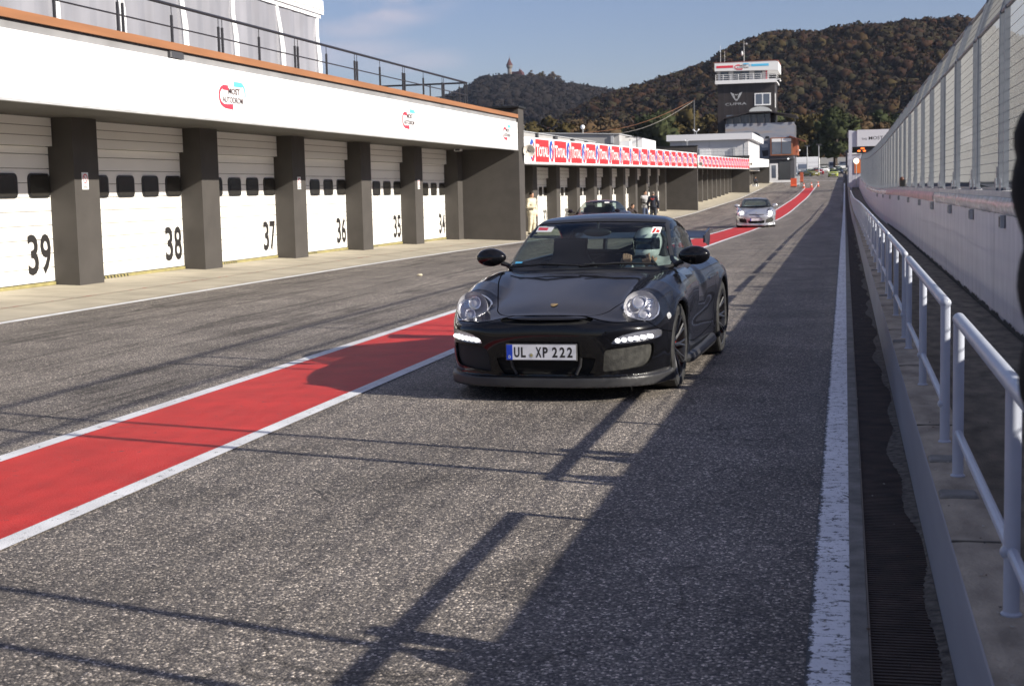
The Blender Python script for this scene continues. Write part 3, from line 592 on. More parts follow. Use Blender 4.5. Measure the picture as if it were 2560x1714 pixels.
# small floodlight and box under the soffit near the end wall
t = thing('flood_light', 'small white lamp box under the soffit beside the dark end wall', 'lamp', (-12.6, 47.6, 2.9)); m = MB(); m.bbox(-.12, .12, -.1, .1, 0, .085, .01); m.build('housing', WHITE, t, local=True); m = MB(); m.box(-.08, .08, -.11, -.101, .01, .07); m.build('lens', DGREY, t, local=True)
# signs on the pillars
def nosign(y, x, zc, lab, who='sign_plate', rowg='prohibition signs on the garage pillars'):
    t = thing('warning_sign', lab, 'sign', (x, y, zc), 0, rowg)
    m = MB(); m.box(.001, .009, -.11, .11, -.15, .15); m.build('sign_plate', WHITE, t, local=True)
    m = MB(); P = [(.075*math.cos(R_(a)), .04+.075*math.sin(R_(a))) for a in range(0, 361, 24)]; ribbon(m, P, .02, (.0105, 0, 0), (0, 1, 0), (0, 0, 1), 0); ribbon(m, [(-.05, .09), (.05, -.01)], .016, (.0112, 0, 0), (0, 1, 0), (0, 0, 1), 0)
    m.box(.0095, .0105, -.08, .08, -.12, -.105, 1); m.box(.0095, .0105, -.07, .07, -.095, -.085, 1); m.build('symbol', [LRED, NUM], t, local=True)
nosign(23.66, PX, 1.90, 'white prohibition sign on the pillar between doors 39 and 38')
nosign(34.1, PX, 1.86, 'white prohibition sign on the pillar between doors 37 and 36')
nosign(44.5, PX, 1.82, 'white prohibition sign on the pillar between doors 35 and 34')

# roof terrace railing of row 1
t = thing('roof_railing', 'black tube railing along the orange roof edge of the first garages', 'railing', (-11.3, 30, 4.17))
RX = FX-.32
m = MB(); yy = [17.4, 44.4]; m.tube([(RX, 17.4, 4.90), (RX, 44.4, 4.90)], .03, 8); m.build('top_rail', RAILB, t)
m = MB(); m.tube([(RX, 17.4, 4.52), (RX, 44.4, 4.52)], .014, 6); m.build('middle_rail', RAILB, t)
for k in range(7):
    for y in (18.05+4.0*k*.978, 18.05+4.0*k*.978+.17, 20.0+4.0*k*.978):
        if y > 44: continue
        m = MB(); m.tube([(RX, y, 4.06), (RX, y, 4.72)], .027, 8); m.tube([(RX, y, 4.72), (RX, y, 4.90)], .008, 5); m.build('post', RAILB, t)
for y in (44.1, 44.35):
    m = MB(); m.tube([(RX, y, 4.06), (RX, y, 4.9)], .024, 8); m.build('post', RAILB, t)
t = thing('roof_railing', 'black railing crossing the garage roof at the far end of the terrace', 'railing', (-16, 44.4, 4.1))
m = MB(); m.tube([(RX, 44.4, 4.90), (-21, 44.4, 4.90)], .028, 8); m.build('top_rail', RAILB, t)
m = MB(); m.tube([(RX, 44.4, 4.5), (-21, 44.4, 4.5)], .014, 6); m.build('middle_rail', RAILB, t)
for x in (-12.6, -14.5, -16.4, -18.3, -20.2):
    m = MB(); m.tube([(x, 44.4, 4.05), (x, 44.4, 4.9)], .022, 6); m.build('post', RAILB, t)

# white pavilion on the roof
t = thing('roof_pavilion', 'white party tent with clear plastic walls on the garage roof terrace', 'tent', (-15.5, 27, 4.1))
TX = -13.3; CLEAR = bpy.data.materials.new('clear_plastic'); CLEAR.use_nodes = True
tt = CLEAR.node_tree; tt.nodes.clear(); o_ = N(tt, 'ShaderNodeOutputMaterial'); a_ = N(tt, 'ShaderNodeBsdfTransparent'); b_ = N(tt, 'ShaderNodeBsdfPrincipled'); x_ = N(tt, 'ShaderNodeMixShader')
a_.inputs[0].default_value = (.8, .82, .85, 1); b_.inputs['Base Color'].default_value = (.40, .40, .44, 1); b_.inputs['Roughness'].default_value = .15
cc = N(tt, 'ShaderNodeTexCoord'); mm = N(tt, 'ShaderNodeMapping'); mm.inputs['Scale'].default_value = (1, .8, .18); nn = N(tt, 'ShaderNodeTexNoise'); nn.inputs['Scale'].default_value = 2.2; nn.inputs['Detail'].default_value = 2
rr = N(tt, 'ShaderNodeMapRange'); rr.inputs[1].default_value = .3; rr.inputs[2].default_value = .75; rr.inputs[3].default_value = .55; rr.inputs[4].default_value = .75
bb = N(tt, 'ShaderNodeBump'); bb.inputs['Strength'].default_value = .25; bb.inputs['Distance'].default_value = .05
for p, q in ((cc.outputs['Object'], mm.inputs[0]), (mm.outputs[0], nn.inputs['Vector']), (nn.outputs['Fac'], rr.inputs[0]), (nn.outputs['Fac'], bb.inputs['Height']), (bb.outputs[0], b_.inputs['Normal']), (rr.outputs[0], x_.inputs[0]), (a_.outputs[0], x_.inputs[1]), (b_.outputs[0], x_.inputs[2]), (x_.outputs[0], o_.inputs[0])): tt.links.new(p, q)
TW = pm('tent_white', (.82, .83, .85), .6, var=.06, vscale=3, bump=.15, bscale=6)
ys_ = [17.8, 20.6, 23.3, 25.7, 28.4, 31.0, 33.8, 36.35]
for i, y in enumerate(ys_):
    m = MB(); m.tube([(TX, y-.25*(1 if i in (2, 4, 6) else .1), 6.1), (TX+.02, y-.12, 5.6), (TX+.02, y, 5.1), (TX+.02, y+.04, 4.06)], [.05, .06, .075, .07], 6); m.build('post', TW, t)
for a, b in zip(ys_[:-1], ys_[1:]):
    m = MB(); n = 8
    for k in range(n):
        q = [(TX+.015*math.sin((a+(b-a)*j/n)*7), a+(b-a)*j/n) for j in (k, k+1)]
        m.quad((q[0][0], q[0][1], 4.06), (q[1][0], q[1][1], 4.06), (q[1][0], q[1][1], 6.1), (q[0][0], q[0][1], 6.1))
    m.build('clear_wall', CLEAR, t)
m = MB(); m.box(TX-6, TX+.05, 17.5, 36.5, 6.1, 6.2, 0); m.prism([(17.4, 6.2), (36.6, 6.2), (36.6, 6.55), (17.4, 6.62)], 0, TX-6, TX+.1, 0); m.box(TX+.1, TX+.12, 17.4, 36.6, 6.30, 6.315, 1)
m.build('roof', [TW, SEAM], t)
m = MB(); m.box(TX-6, TX-5.95, 17.5, 36.4, 4.06, 6.1); m.box(TX-6, TX, 36.36, 36.4, 4.06, 6.1); m.build('rear_wall', pm('tent_back', (.36, .36, .4), .7), t)
for i, (x, y, w_) in enumerate([(-15.4, 26.2, .9), (-15.2, 29.6, 1.2), (-15.6, 33.2, .9)]):
    q = thing('table', ['low white table inside the roof tent, nearest the camera', 'wide white table in the middle of the roof tent', 'white table inside the roof tent by its far end'][i], 'table', (x, y, 4.06), 0, 'tables in the roof tent')
    m = MB(); m.bbox(-.4, .4, -w_/2, w_/2, .70, .75, .01); m.build('tabletop', WHITE, q, local=True)
    for a in (-.33, .33):
        for b in (-w_/2+.08, w_/2-.08): m = MB(); m.tube([(a, b, 0), (a, b, .7)], .02, 6); m.build('leg', WHITE, q, local=True)

# ---------------------------------------------------------------- rows 2, 3, 4
def lerp(y, a, b): return a[1]+(b[1]-a[1])*(y-a[0])/(b[0]-a[0])
def total_emblem(m, o, u, v, s):
    # round swoosh emblem: blue and red interlocked arcs on white
    P = [(s*.5+s*.30*math.cos(R_(a)), s*.62+s*.52*math.sin(R_(a))) for a in range(60, 250, 20)]; ribbon(m, P, [s*.16+s*.20*math.sin(i/9*3.1) for i in range(len(P))], o, u, v, 0)
    P = [(s*.5+s*.30*math.cos(R_(a)), s*.62+s*.52*math.sin(R_(a))) for a in range(-120, 70, 20)]; ribbon(m, P, [s*.13+s*.18*math.sin(i/9*3.1) for i in range(len(P))], o, u, v, 1)
    P = [(s*.30, s*.95), (s*.55, s*.66), (s*.68, s*.28)]; ribbon(m, P, [s*.06, s*.16, s*.05], o, u, v, 0)
def row(nm, label, ya, yb, zb0, zb1, zh0, zh1, pil0, pitch, npil, endz, nban, doors=True, banner=True, opened=(), nums=None, ly=None):
    t = thing(nm, label, 'building', (-14, (ya+yb)/2, gzf(-12, (ya+yb)/2)))
    fb = lambda y: lerp(y, (ya, zb0), (yb, zb1)); ft = lambda y: lerp(y, (ya, zh0), (yb, zh1))
    n = max(2, int((yb-ya)/6))
    def strip(m, x0, x1, z0f, z1f, y0, y1, mi=0):
        V = [(x, y, f(y)) for y in (y0, y1) for x, f in ((x0, z0f), (x1, z0f), (x1, z1f), (x0, z1f))]
        m.add(V, [(0, 1, 2, 3), (7, 6, 5, 4), (0, 4, 5, 1), (1, 5, 6, 2), (2, 6, 7, 3), (3, 7, 4, 0)], mi)
    m = MB(); strip(m, FX-.02, FX+.03, fb, ft, ya, yb-.02); strip(m, FX-.03, FX+.045, lambda y: fb(y)-.05, lambda y: fb(y)-.004, ya, yb-.02, 1); m.build('fascia', [WPAN, GREY], t)
    m = MB(); strip(m, DX-6, FX-.021, lambda y: fb(y)+.05, lambda y: ft(y)-.03, ya, yb-.02, 0); m.build('roof_slab', ROOF, t)
    m = MB(); strip(m, DX-6, FX-.022, lambda y: fb(y)+.0, lambda y: fb(y)+.049, ya, yb-.02, 0); m.build('soffit', SOFF, t)
    m = MB(); m.box(-22, FX+.05, yb, yb+.45, gzf(-12, yb)-.4, endz, 0); m.build('end_wall', DARK, t)
    m = MB(); m.box(-22, FX+.10, yb-.06, yb+.5, endz+.001, endz+.05, 0); m.build('end_wall_cap', BLK, t)
    m = MB(); m.box(-22, -21.8, ya, yb, gzf(-12, ya)-.4, min(zh0, zh1)-.1); m.build('wall', DARK, t)
    pp = [pil0+pitch*k for k in range(npil)]
    for i, y in enumerate(pp):
        m = MB(); m.box(DX-.5, PX, y, y+.17*pitch, gzf(PX, y)-.3, fb(y)+.0); m.build('pillar', DARK, t)
    for i in range(npil-1):
        y0, y1 = pp[i]+.17*pitch, pp[i+1]
        garage_door(t, y0, y1, fb((y0+y1)/2)-.04, nums[i] if nums and i < len(nums) else None, open_=.95 if i in opened else 0, low=True)
    if opened:
        m = MB(); m.box(-19, -18.8, ya, yb, -1, 2.4); m.build('inner_wall', DARK, t)
    if banner:
        pl = (yb-ya-1.0)/nban
        for k in range(nban):
            y0 = ya+.9+k*pl; wr = pl*.70; z0 = fb(y0)+.035; H = ft(y0+pl/2)-fb(y0+pl/2)-.09
            dz = (zb1-zb0)/(yb-ya); u = Vector((0, 1, dz)); v = Vector((0, 0, 1))
            m = MB(); o = Vector((FX+.034, y0+pl-wr, fb(y0+pl-wr)+.04)); m.quad(o, o+u*wr, o+u*wr+v*H, o+v*H, 0); b = m.build('banner', REDM, t)
            m = MB(); o2 = o+Vector((.003, 0, 0)); put_text(m, 'T', o2+u*.04*wr+v*.24*H, u, v, .22*wr, .54*H, .03); put_text(m, 'OTAL', o2+u*.25*wr+v*.24*H, u, v, .70*wr, .44*H, .03); m.build('lettering', WHITE, b)
            m = MB(); total_emblem(m, Vector((FX+.0372, y0+.02, fb(y0)+.05)), u, v*(H/ (pl*.3) *.82), pl*.28); m.build('emblem', [BLUEM, LRED], b)
    return t, fb, ft
row('garage_building', 'second dark garage row with red TOTAL banners along its fascia', 50.9, 113.3, 2.52, 2.98, 3.44, 4.07, 56.6, 5.3, 11, 4.62, 17, opened=(7,), nums=['33', '32', '31'][:3])
row('garage_building', 'third garage row under small red banners, right of the dark parapet wall', 114.0, 176.4, 3.0, 3.46, 3.93, 4.64, 118, 5.2, 12, 4.98, 17)
row('garage_building', 'short fourth garage row with a plain white fascia beside the billboard house', 177.0, 223.2, 3.62, 4.2, 4.8, 5.25, 183, 5.6, 7, 5.35, 0, banner=False)

# horn loudspeakers on the fascia ends
def horn(x, y, z, lab, s=1.0):
    t = thing('loudspeaker', lab, 'loudspeaker', (x, y, z), R_(28), 'horn loudspeakers on the garage fascias')
    m = MB(); m.lathe([(.04*s, .42*s), (.09*s, .40*s), (.10*s, .18*s), (.15*s, .08*s), (.21*s, 0), (.225*s, 0), (.225*s, -.03*s), (.20*s, -.03*s), (.12*s, .06*s), (.06*s, .14*s), (0, .16*s)], (0, 0, 0), 'y', 20); m.build('horn', pm('horn_grey', (.55, .52, .47), .5), t, True, local=True)
    m = MB(); m.ball((0, .05*s, 0), .05*s, 10); m.build('driver', DGREY, t, True, local=True)
    m = MB(); m.tube([(0, .25*s, .1*s), (-.12*s, .32*s, .2*s), (-.2*s, .4*s, .2*s)], .015*s, 6); m.build('bracket', GREY, t, local=True)
horn(-10.82, 50.6, 2.93, 'large grey horn loudspeaker at the corner of the first garage row')
horn(-10.9, 114.1, 3.22, 'small dark horn loudspeaker at the start of the third garage row', .9)
horn(-10.9, 177.2, 4.0, 'tiny horn loudspeaker at the start of the white fourth fascia', .9)

# grey lean-to house on the roof of row 2
t = thing('rooftop_house', 'flat grey rooftop house behind the TOTAL banner row', 'building', (-15, 78, 3.2))
GW = pm('pale_grey_render', (.36, .355, .35), .8, var=.1, vscale=.7)
m = MB(); m.prism([(-19.5, 3.0), (-12.05, 3.0), (-12.05, 4.46), (-19.5, 4.76)], 1, 80, 92); m.build('wall', GW, t)
m = MB(); m.prism([(-19.6, 4.77), (-12.0, 4.47), (-12.0, 4.52), (-19.6, 4.83)], 1, 79.9, 92.1); m.build('roof', GREY, t)
m = MB(); m.box(-12.03, -11.5, 80.2, 81.0, 3.6, 4.1, 0); m.box(-12.0, -11.3, 84, 90, 3.6, 4.35, 0); m.build('white_wall', WPAN, t)
m = MB(); m.tube([(-12.0, 82, 4.37), (-11.35, 82, 4.37), (-11.35, 90, 4.37)], .03, 6); m.tube([(-11.35, 82, 4.37), (-11.35, 82, 3.7)], .03, 6); m.build('railing', DGREY, t)
m = MB(); m.box(-12.5, -12.35, 79.9, 79.99, 4.0, 4.4); m.build('downpipe', GREY, t)
for i, y in enumerate((57.2, 61.0, 65.0, 68.6)):
    q = thing('roof_vent', ['first', 'second', 'third', 'fourth'][i]+' of the small dark roof posts above the start of the TOTAL banners', 'vent', (-11.9, y, 3.4), 0, 'dark posts on the roof edge of the second garage row')
    m = MB(); m.bbox(-.06, .06, -.25 if i else -.08, .25 if i else .08, 0, .38, .01); m.build('body', DGREY, q, local=True); m = MB(); m.box(-.09, .09, -.28 if i else -.1, .28 if i else .1, .381, .40); m.build('cap', GREY, q, local=True)
# long pale roof edge on row 2, left part
t = thing('roof_parapet', 'pale grey parapet on the roof edge above the first TOTAL banners', 'wall', (-13.2, 64, 3.4)); m = MB(); m.prism([(52, 3.40), (79, 3.60), (79, 4.05), (52, 3.98)], 0, -13.4, -13.2); m.build('panel', GW, t); m = MB(); m.prism([(52, 3.981), (79, 4.051), (79, 4.09), (52, 4.02)], 0, -13.45, -13.15); m.build('capping', GREY, t)
# ball lamp / radome on a pole
t = thing('dome_antenna', 'white ball on a thin mast above the grey rooftop house', 'antenna', (-14.15, 80.5, 4.55)); m = MB(); m.tube([(0, 0, 0), (.02, 0, .32)], .022, 6); m.build('mast', GREY, t, local=True); m = MB(); m.ball((.0, 0, .40), .125, 16); m.build('ball', WHITE, t, True, local=True)
t = thing('antenna_mast', 'thin mast with small sensors behind the TOTAL row', 'antenna', (-12.3, 118, 3.9)); m = MB(); m.tube([(0, 0, 0), (0, 0, 1.4)], .025, 6); m.build('mast', GREY, t, local=True); m = MB(); m.tube([(-.15, 0, 1.25), (.15, 0, 1.25)], .02, 6); m.ball((-.15, 0, 1.32), .05); m.build('sensor', WHITE, t, True, local=True)
t = thing('camera_mast', 'two small cameras on the roof edge of the low white hall', 'camera', (-18.7, 191, 8.2)); m = MB(); m.tube([(0, 0, 0), (0, 0, .45)], .04, 6); m.build('mast', GREY, t, local=True)
for sx in (-1, 1): m = MB(); m.tube([(0, 0, .3), (.3*sx, -.1, .55), (.35*sx, -.25, .6)], [.03, .06, .1], 8); m.build('camera', WHITE, t, local=True)

# thin cables across the hill foot
for (a, b, mc, lab) in (((1455, 333), (1735, 250), (.45, .22, .12), 'thin reddish rope rising across the wood behind the garages'), ((1515, 338), (1735, 252), (.55, .5, .42), 'thin pale rope sagging across the wood behind the garages')):
    pa = pxdir(*a)*200; pb = pxdir(*b)*200; P = [(pa.x+(pb.x-pa.x)*k/12, 200, 1.55+pa.z+(pb.z-pa.z)*k/12-1.0*math.sin(math.pi*k/12)) for k in range(13)]
    m = MB(); m.tube(P, .035, 5); o = m.build('cable', pm('rope', mc, .8)); tag(o, lab, 'cable')
t = thing('cable_mast', 'slim mast behind the control tower holding two ropes', 'mast', (float(pxdir(1735, 250).x*200), 200, 5)); m = MB(); m.tube([(0, 0, -2), (0, 0, float(pxdir(1735, 250).z*200+1.55-5))], .09, 6); m.build('pole', DGREY, t, local=True)

# ---------------------------------------------------------------- white hall behind row 3
t = thing('white_hall', 'low white flat-roofed hall in front of the billboard house', 'building', (-17, 195, 4))
PALE = pm('white_cladding', (.56, .56, .57), .6, var=.06, vscale=.5)
m = MB(); m.box(-22, -12.0, 190, 215, 3.5, 7.35, 0)
for x in (-20.6, -17.0, -12.55): m.box(x, x+.06, 189.96, 189.998, 3.5, 7.35, 1)
m.build('wall', [PALE, GREY], t)
m = MB(); m.box(-22.4, -11.45, 189.4, 215.5, 7.36, 8.15); m.build('roof', pm('roof_white', (.7, .7, .72), .5), t)
m = MB(); m.box(-18.2, -16.9, 189.9, 189.99, 3.9, 6.3); m.build('door', WHITE, t)
m = MB(); m.box(-13.9, -13.6, 189.7, 189.9, 3.9, 6.4); m.build('downpipe', GREY, t)
t = thing('terrace_railing', 'fine railing in front of the low white hall', 'railing', (-14.5, 184, 5)); m = MB()
for z in (5.35, 5.75, 6.1): m.tube([(-18, 184, z), (-11.6, 184, z)], .03, 5)
m.build('rail', GREY, t)
for k in range(13): m = MB(); m.tube([(-18+k*.53, 184, 4.9), (-18+k*.53, 184, 6.1)], .025, 5); m.build('post', GREY, t)

# ---------------------------------------------------------------- control tower
TY = 232
t = thing('control_tower', 'black race control tower with a white glazed top floor', 'tower', (-15, TY, gzf(-12, TY)))
TBK = pm('tower_black', (.035, .028, .027), .45, var=.25, vscale=.6, vstretch=(3, 1, .2)); TG = pm('tower_glass', (.1, .12, .16), .1, spec=.8)
m = MB(); m.box(-19.35, -10.55, TY, TY+8, 2, 17.2, 0)
for k in range(7): m.box(-18.3+k*1.15, -18.27+k*1.15, TY-.02, TY-.001, 9, 17, 1)
m.build('wall', [TBK, DGREY], t)
m = MB(); m.box(-19.6, -10.2, TY-.7, TY+8.4, 17.2, 17.42, 0); m.box(-19.65, -10.2, TY-.8, TY-.7, 17.2, 17.75); m.build('balcony_floor', WHITE, t)
m = MB()
for z in (18.0, 18.3, 18.6): m.tube([(-19.6, TY-.75, z), (-10.2, TY-.75, z), (-10.2, TY+5, z)], .035, 5)
for k in range(9): m.tube([(-19.55+k*1.16, TY-.75, 17.6), (-19.55+k*1.16, TY-.75, 18.6)], .04, 5)
m.build('balcony_rail', WHITE, t)
m = MB(); m.box(-19.3, -11.9, TY+.5, TY+8, 17.42, 19.4, 0); m.build('top_floor', pm('tower_white', (.62, .62, .64), .6), t)
for a, b in ((-18.85, -17.7), (-16.85, -15.75), (-15.65, -14.55), (-13.6, -12.55)):
    m = MB(); m.box(a-.06, b+.06, TY+.44, TY+.499, 17.7, 19.3, 0); f = m.build('window', DGREY, t); m = MB(); m.box(a+.03, b-.03, TY+.42, TY+.439, 17.8, 19.2, 0); m.build('pane', TG, f)
m = MB(); m.box(-11.93, -11.7, TY+.3, TY+.5, 17.4, 19.4); m.build('corner_post', LRED, t)
m = MB(); m.prism([(-19.7, 19.2), (-10.5, 19.05), (-9.95, 18.9), (-9.95, 20.3), (-10.5, 20.45), (-19.7, 20.45)], 1, TY-.9, TY+8.6); m.build('roof_fascia', WHITE, t)
m = MB(); m.box(-19.8, -9.95, TY-.95, TY+8.7, 20.452, 20.53); m.build('roof', pm('roof_red', (.3, .08, .05), .7), t)
m = MB(); m.box(-19.4, -16.85, TY-.93, TY-.902, 19.62, 19.98); m.build('red_stripe', LRED, t)
m = MB(); m.box(-14.05, -11.4, TY-.93, TY-.902, 19.72, 20.08); m.build('blue_stripe', CYANM, t)
autodrom_logo((-16.6, TY-.94, 19.32), (1, 0, .005), (0, 0, 1), 2.35, t, flat=.85)
m = MB(); m.box(-13.65, -11.15, TY-.08, TY-.001, 13.75, 15.65, 0); f = m.build('window', WHITE, t)
for a, b in ((-13.45, -12.5), (-12.3, -11.35)): m = MB(); m.box(a, b, TY-.1, TY-.081, 13.95, 15.5, 0); m.build('pane', TG, f)
m = MB(); m.box(-10.549, -10.5, TY+.2, TY+1.6, 13.4, 15.6); m.build('side_window', WHITE, t)
# emblem and word
m = MB(); o = Vector((-17.4, TY-.04, 14.5)); u = Vector((1, 0, 0)); v = Vector((0, 0, 1))
for sx in (1, -1):
    q = lambda x, z: (o.x+.95+sx*x, o.y, o.z+z)
    m.add([q(.95, 1.5), q(.42, 1.18), (q(.30, .95)), q(.62, .80)], [(0, 1, 2, 3)], 0)
    m.add([q(.60, .76), q(.26, .90), q(.22, .42), q(.10, .05)], [(0, 1, 2, 3)], 0); m.add([q(.05, .0), q(.16, .30), q(.16, .5), q(.0, .28)], [(0, 1, 2, 3)], 0)
    m.add([q(.24, 1.15), q(.0, 1.05), q(.0, .92), q(.20, .98)], [(0, 1, 2, 3)], 0)
m.build('emblem', GREY, t)
m = MB(); put_text(m, 'CUPRA', (-18.15, TY-.04, 13.9), (1, 0, .02), (0, 0, 1), 3.25, .38, .0); m.build('lettering', GREY, t)
for i, (x, z0, z1, r, lab) in enumerate([(-15.35, 20.5, 23.9, .07, 'tallest antenna mast with a dish on the control tower roof'), (-19.0, 20.5, 23.4, .03, 'leftmost thin white whip antenna on the control tower roof'), (-18.35, 20.5, 22.4, .03, 'short white whip antenna near the left edge of the control tower roof')]):
    q = thing('antenna', lab, 'antenna', (x, TY+2, 20.53), 0, 'antennas on the control tower'); m = MB(); m.tube([(0, 0, 0), (0, 0, z1-20.5)], [r, r*.5], 6); m.build('mast', WHITE if i else GREY, q, local=True)
    if i == 0:
        m = MB(); m.ball((-.3, -.1, 1.45), .28, 10, sq=(.6, .5, 1.3)); m.build('dish', WHITE, q, True, local=True); m = MB(); m.ball((.4, 0, 2.9), .15, 8); m.tube([(0, 0, 2.9), (.4, 0, 2.95)], .03, 5); m.build('sensor', GREY, q, True, local=True)
q = thing('security_camera', 'white camera at the right corner of the control tower balcony', 'camera', (-10.0, TY, 17.6)); m = MB(); m.tube([(-.2, 0, 0), (.25, -.1, .1), (.3, -.1, -.15)], .09, 8); m.build('arm', WHITE, q, local=True); m = MB(); m.ball((.3, -.1, -.2), .14, 10); m.build('dome', WHITE, q, True, local=True)

# ---------------------------------------------------------------- billboard house
BY = 228
t = thing('billboard_house', 'grey house with a huge car poster and a black pitched terrace roof', 'building', (-12, BY, gzf(-10, BY)))
PG = pm('house_dark_grey', (.075, .075, .085), .7, var=.1, vscale=.5)
m = MB(); m.box(-17.9, -7.5, BY+.35, BY+10, 2, 10.7, 0); m.build('wall', PG, t)
# poster: sky and ground bands with a grey car, flat print
def grad_mat():
    m = bpy.data.materials.new('poster_print'); m.use_nodes = True; t = m.node_tree; b = t.nodes['Principled BSDF']; K = t.links.new
    c = N(t, 'ShaderNodeTexCoord'); mp = N(t, 'ShaderNodeMapping'); mp.inputs['Scale'].default_value = (.22, 1, .9); n = N(t, 'ShaderNodeTexNoise'); n.inputs['Scale'].default_value = 1; n.inputs['Detail'].default_value = 4
    r = N(t, 'ShaderNodeValToRGB'); e = r.color_ramp.elements; e[0].position = .3; e[0].color = (.16, .21, .3, 1); e[1].position = .7; e[1].color = (.36, .27, .2, 1); k = e.new(.5); k.color = (.28, .29, .33, 1)
    K(c.outputs['Object'], mp.inputs[0]); K(mp.outputs[0], n.inputs['Vector']); K(n.outputs['Fac'], r.inputs[0]); K(r.outputs[0], b.inputs['Base Color']); b.inputs['Roughness'].default_value = .6; return m
m = MB(); m.box(-17.9, -7.45, BY+.28, BY+.35, 5.4, 10.9, 0); pst = m.build('poster', grad_mat(), t)
PC = [pm('print_body', (.17, .2, .25), .6), pm('print_dark', (.02, .02, .025), .6), pm('print_light', (.42, .44, .47), .6), pm('print_mid', (.1, .12, .15), .6)]
m = MB(); yq = BY+.27
def pq(pts, mi, off): m.add([(x, yq-off, z) for x, z in pts], [tuple(range(len(pts)))], mi)
pq([(-15.2, 5.45), (-11.3, 5.45), (-11.25, 7.3), (-11.5, 8.0), (-12.3, 8.45), (-12.6, 9.2), (-13.2, 9.6), (-14.8, 9.65), (-15.6, 9.3), (-16.3, 8.4), (-16.7, 7.0), (-16.6, 5.45)], 0, 0)
pq([(-15.9, 8.5), (-12.45, 8.5), (-12.75, 9.2), (-13.3, 9.48), (-14.8, 9.52), (-15.5, 9.2)], 1, .004); pq([(-13.9, 8.75), (-13.3, 8.8), (-13.4, 9.1), (-13.7, 9.1)], 2, .006)
pq([(-14.3, 7.1), (-12.9, 7.0), (-12.7, 6.4), (-13.2, 5.7), (-15.1, 5.7), (-15.0, 6.5)], 1, .004); pq([(-12.7, 7.65), (-11.5, 7.75), (-11.45, 7.2), (-12.3, 7.15)], 2, .004); pq([(-12.4, 6.7), (-11.4, 6.8), (-11.4, 5.9), (-12.2, 5.8)], 1, .006); pq([(-11.9, 8.5), (-11.2, 8.5), (-11.3, 8.85), (-11.8, 8.9)], 1, .004); pq([(-15.4, 8.3), (-12.4, 8.3), (-12.5, 8.36), (-15.3, 8.36)], 3, .006)
m.build('printed_car', PC, pst)
# terrace roof, curved skylight, glazing
m = MB(); m.prism([(-18.2, 11.85), (-14.3, 12.65), (-11.0, 12.65), (-7.1, 11.9), (-7.1, 11.72), (-11.0, 12.45), (-14.3, 12.45), (-18.2, 11.65)], 1, BY-.4, BY+9); m.build('roof', TBK, t)
m = MB(); m.prism([(-14.2, 12.66)]+[(-12.6+1.65*math.cos(R_(a)), 12.66+.72*math.sin(R_(a))) for a in range(168, 11, -13)]+[(-11.0, 12.66)], 1, BY-.3, BY+8); m.build('skylight', pm('skylight_white', (.5, .52, .52), .4), t)
for x in (-17.7, -16.8, -15.6, -14.15, -13.2, -12.0, -11.1, -7.35): m = MB(); m.box(x-.06, x+.06, BY, BY+.12, 10.9, 12.0+.35*(-15 < x < -9)); m.build('post', DGREY, t)
m = MB(); m.box(-17.8, -11.1, BY+1.2, BY+1.25, 10.9, 12.3); m.build('glass_wall', TG, t)
m = MB(); m.box(-11.05, -7.7, BY-.3, BY+.28, 5.9, 8.6, 0); f = m.build('bay_window', pm('bay_frame', (.30, .12, .06), .5), t)
for a, b in ((-10.85, -9.45), (-9.35, -7.95)):
    m = MB(); m.box(a, b, BY-.33, BY-.301, 6.1, 7.95); m.build('pane', TG, f); m = MB(); m.box(a, b, BY-.33, BY-.301, 7.97, 8.45); m.build('blind', WHITE, f)
m = MB(); m.prism([(-8.2, 8.65), (-5.9, 7.95), (-5.9, 8.05), (-8.2, 8.85)], 1, BY-.6, BY+7); m.build('canopy', pm('canopy_brown', (.16, .05, .03), .6), t)
m = MB(); m.box(-7.69, -7.0, BY+.2, BY+7, 5.9, 8.4, 0); m.build('side_bay', pm('bay_side', (.36, .12, .06), .5), t)
m = MB(); m.box(-11.3, -7.6, BY-.02, BY+.3, 5.3, 5.85, 0); m.build('band', PG, t)
m = MB(); m.box(-11.25, -7.9, BY-.01, BY+.34, 1.7, 2.15, 0); m.build('plinth', WHITE, t)
m = MB(); m.box(-11.2, -9.95, BY-.03, BY+.3, 2.16, 4.7, 0); f = m.build('door', WHITE, t); m = MB(); m.box(-10.9, -10.25, BY-.05, BY-.031, 2.5, 4.45); m.build('pane', TG, f)
m = MB(); m.box(-9.8, -8.1, BY-.0, BY+.3, 2.16, 4.95, 0); m.build('window', pm('shop_glass', (.05, .055, .06), .15), t)
q = thing('wall_lamp', 'small round lamp under the band of the billboard house', 'lamp', (-8.4, BY-.15, 5.35)); m = MB(); m.ball((0, 0, 0), .12, 10); m.build('globe', pm('lamp_white', (.8, .8, .8), .3, emit=(1, 1, 1), estr=1.0), q, True, local=True); m = MB(); m.tube([(0, .15, .05), (0, 0, .05)], .03, 5); m.build('arm', DGREY, q, local=True)
q = thing('balcony_lamp', 'white lamp on the right side wall of the billboard house', 'lamp', (-6.75, BY+.2, 6.6)); m = MB(); m.ball((0, 0, 0), .16, 10); m.build('globe', WHITE, q, True, local=True); m = MB(); m.tube([(-.3, 0, .05), (0, 0, 0)], .04, 5); m.build('arm', DGREY, q, local=True)
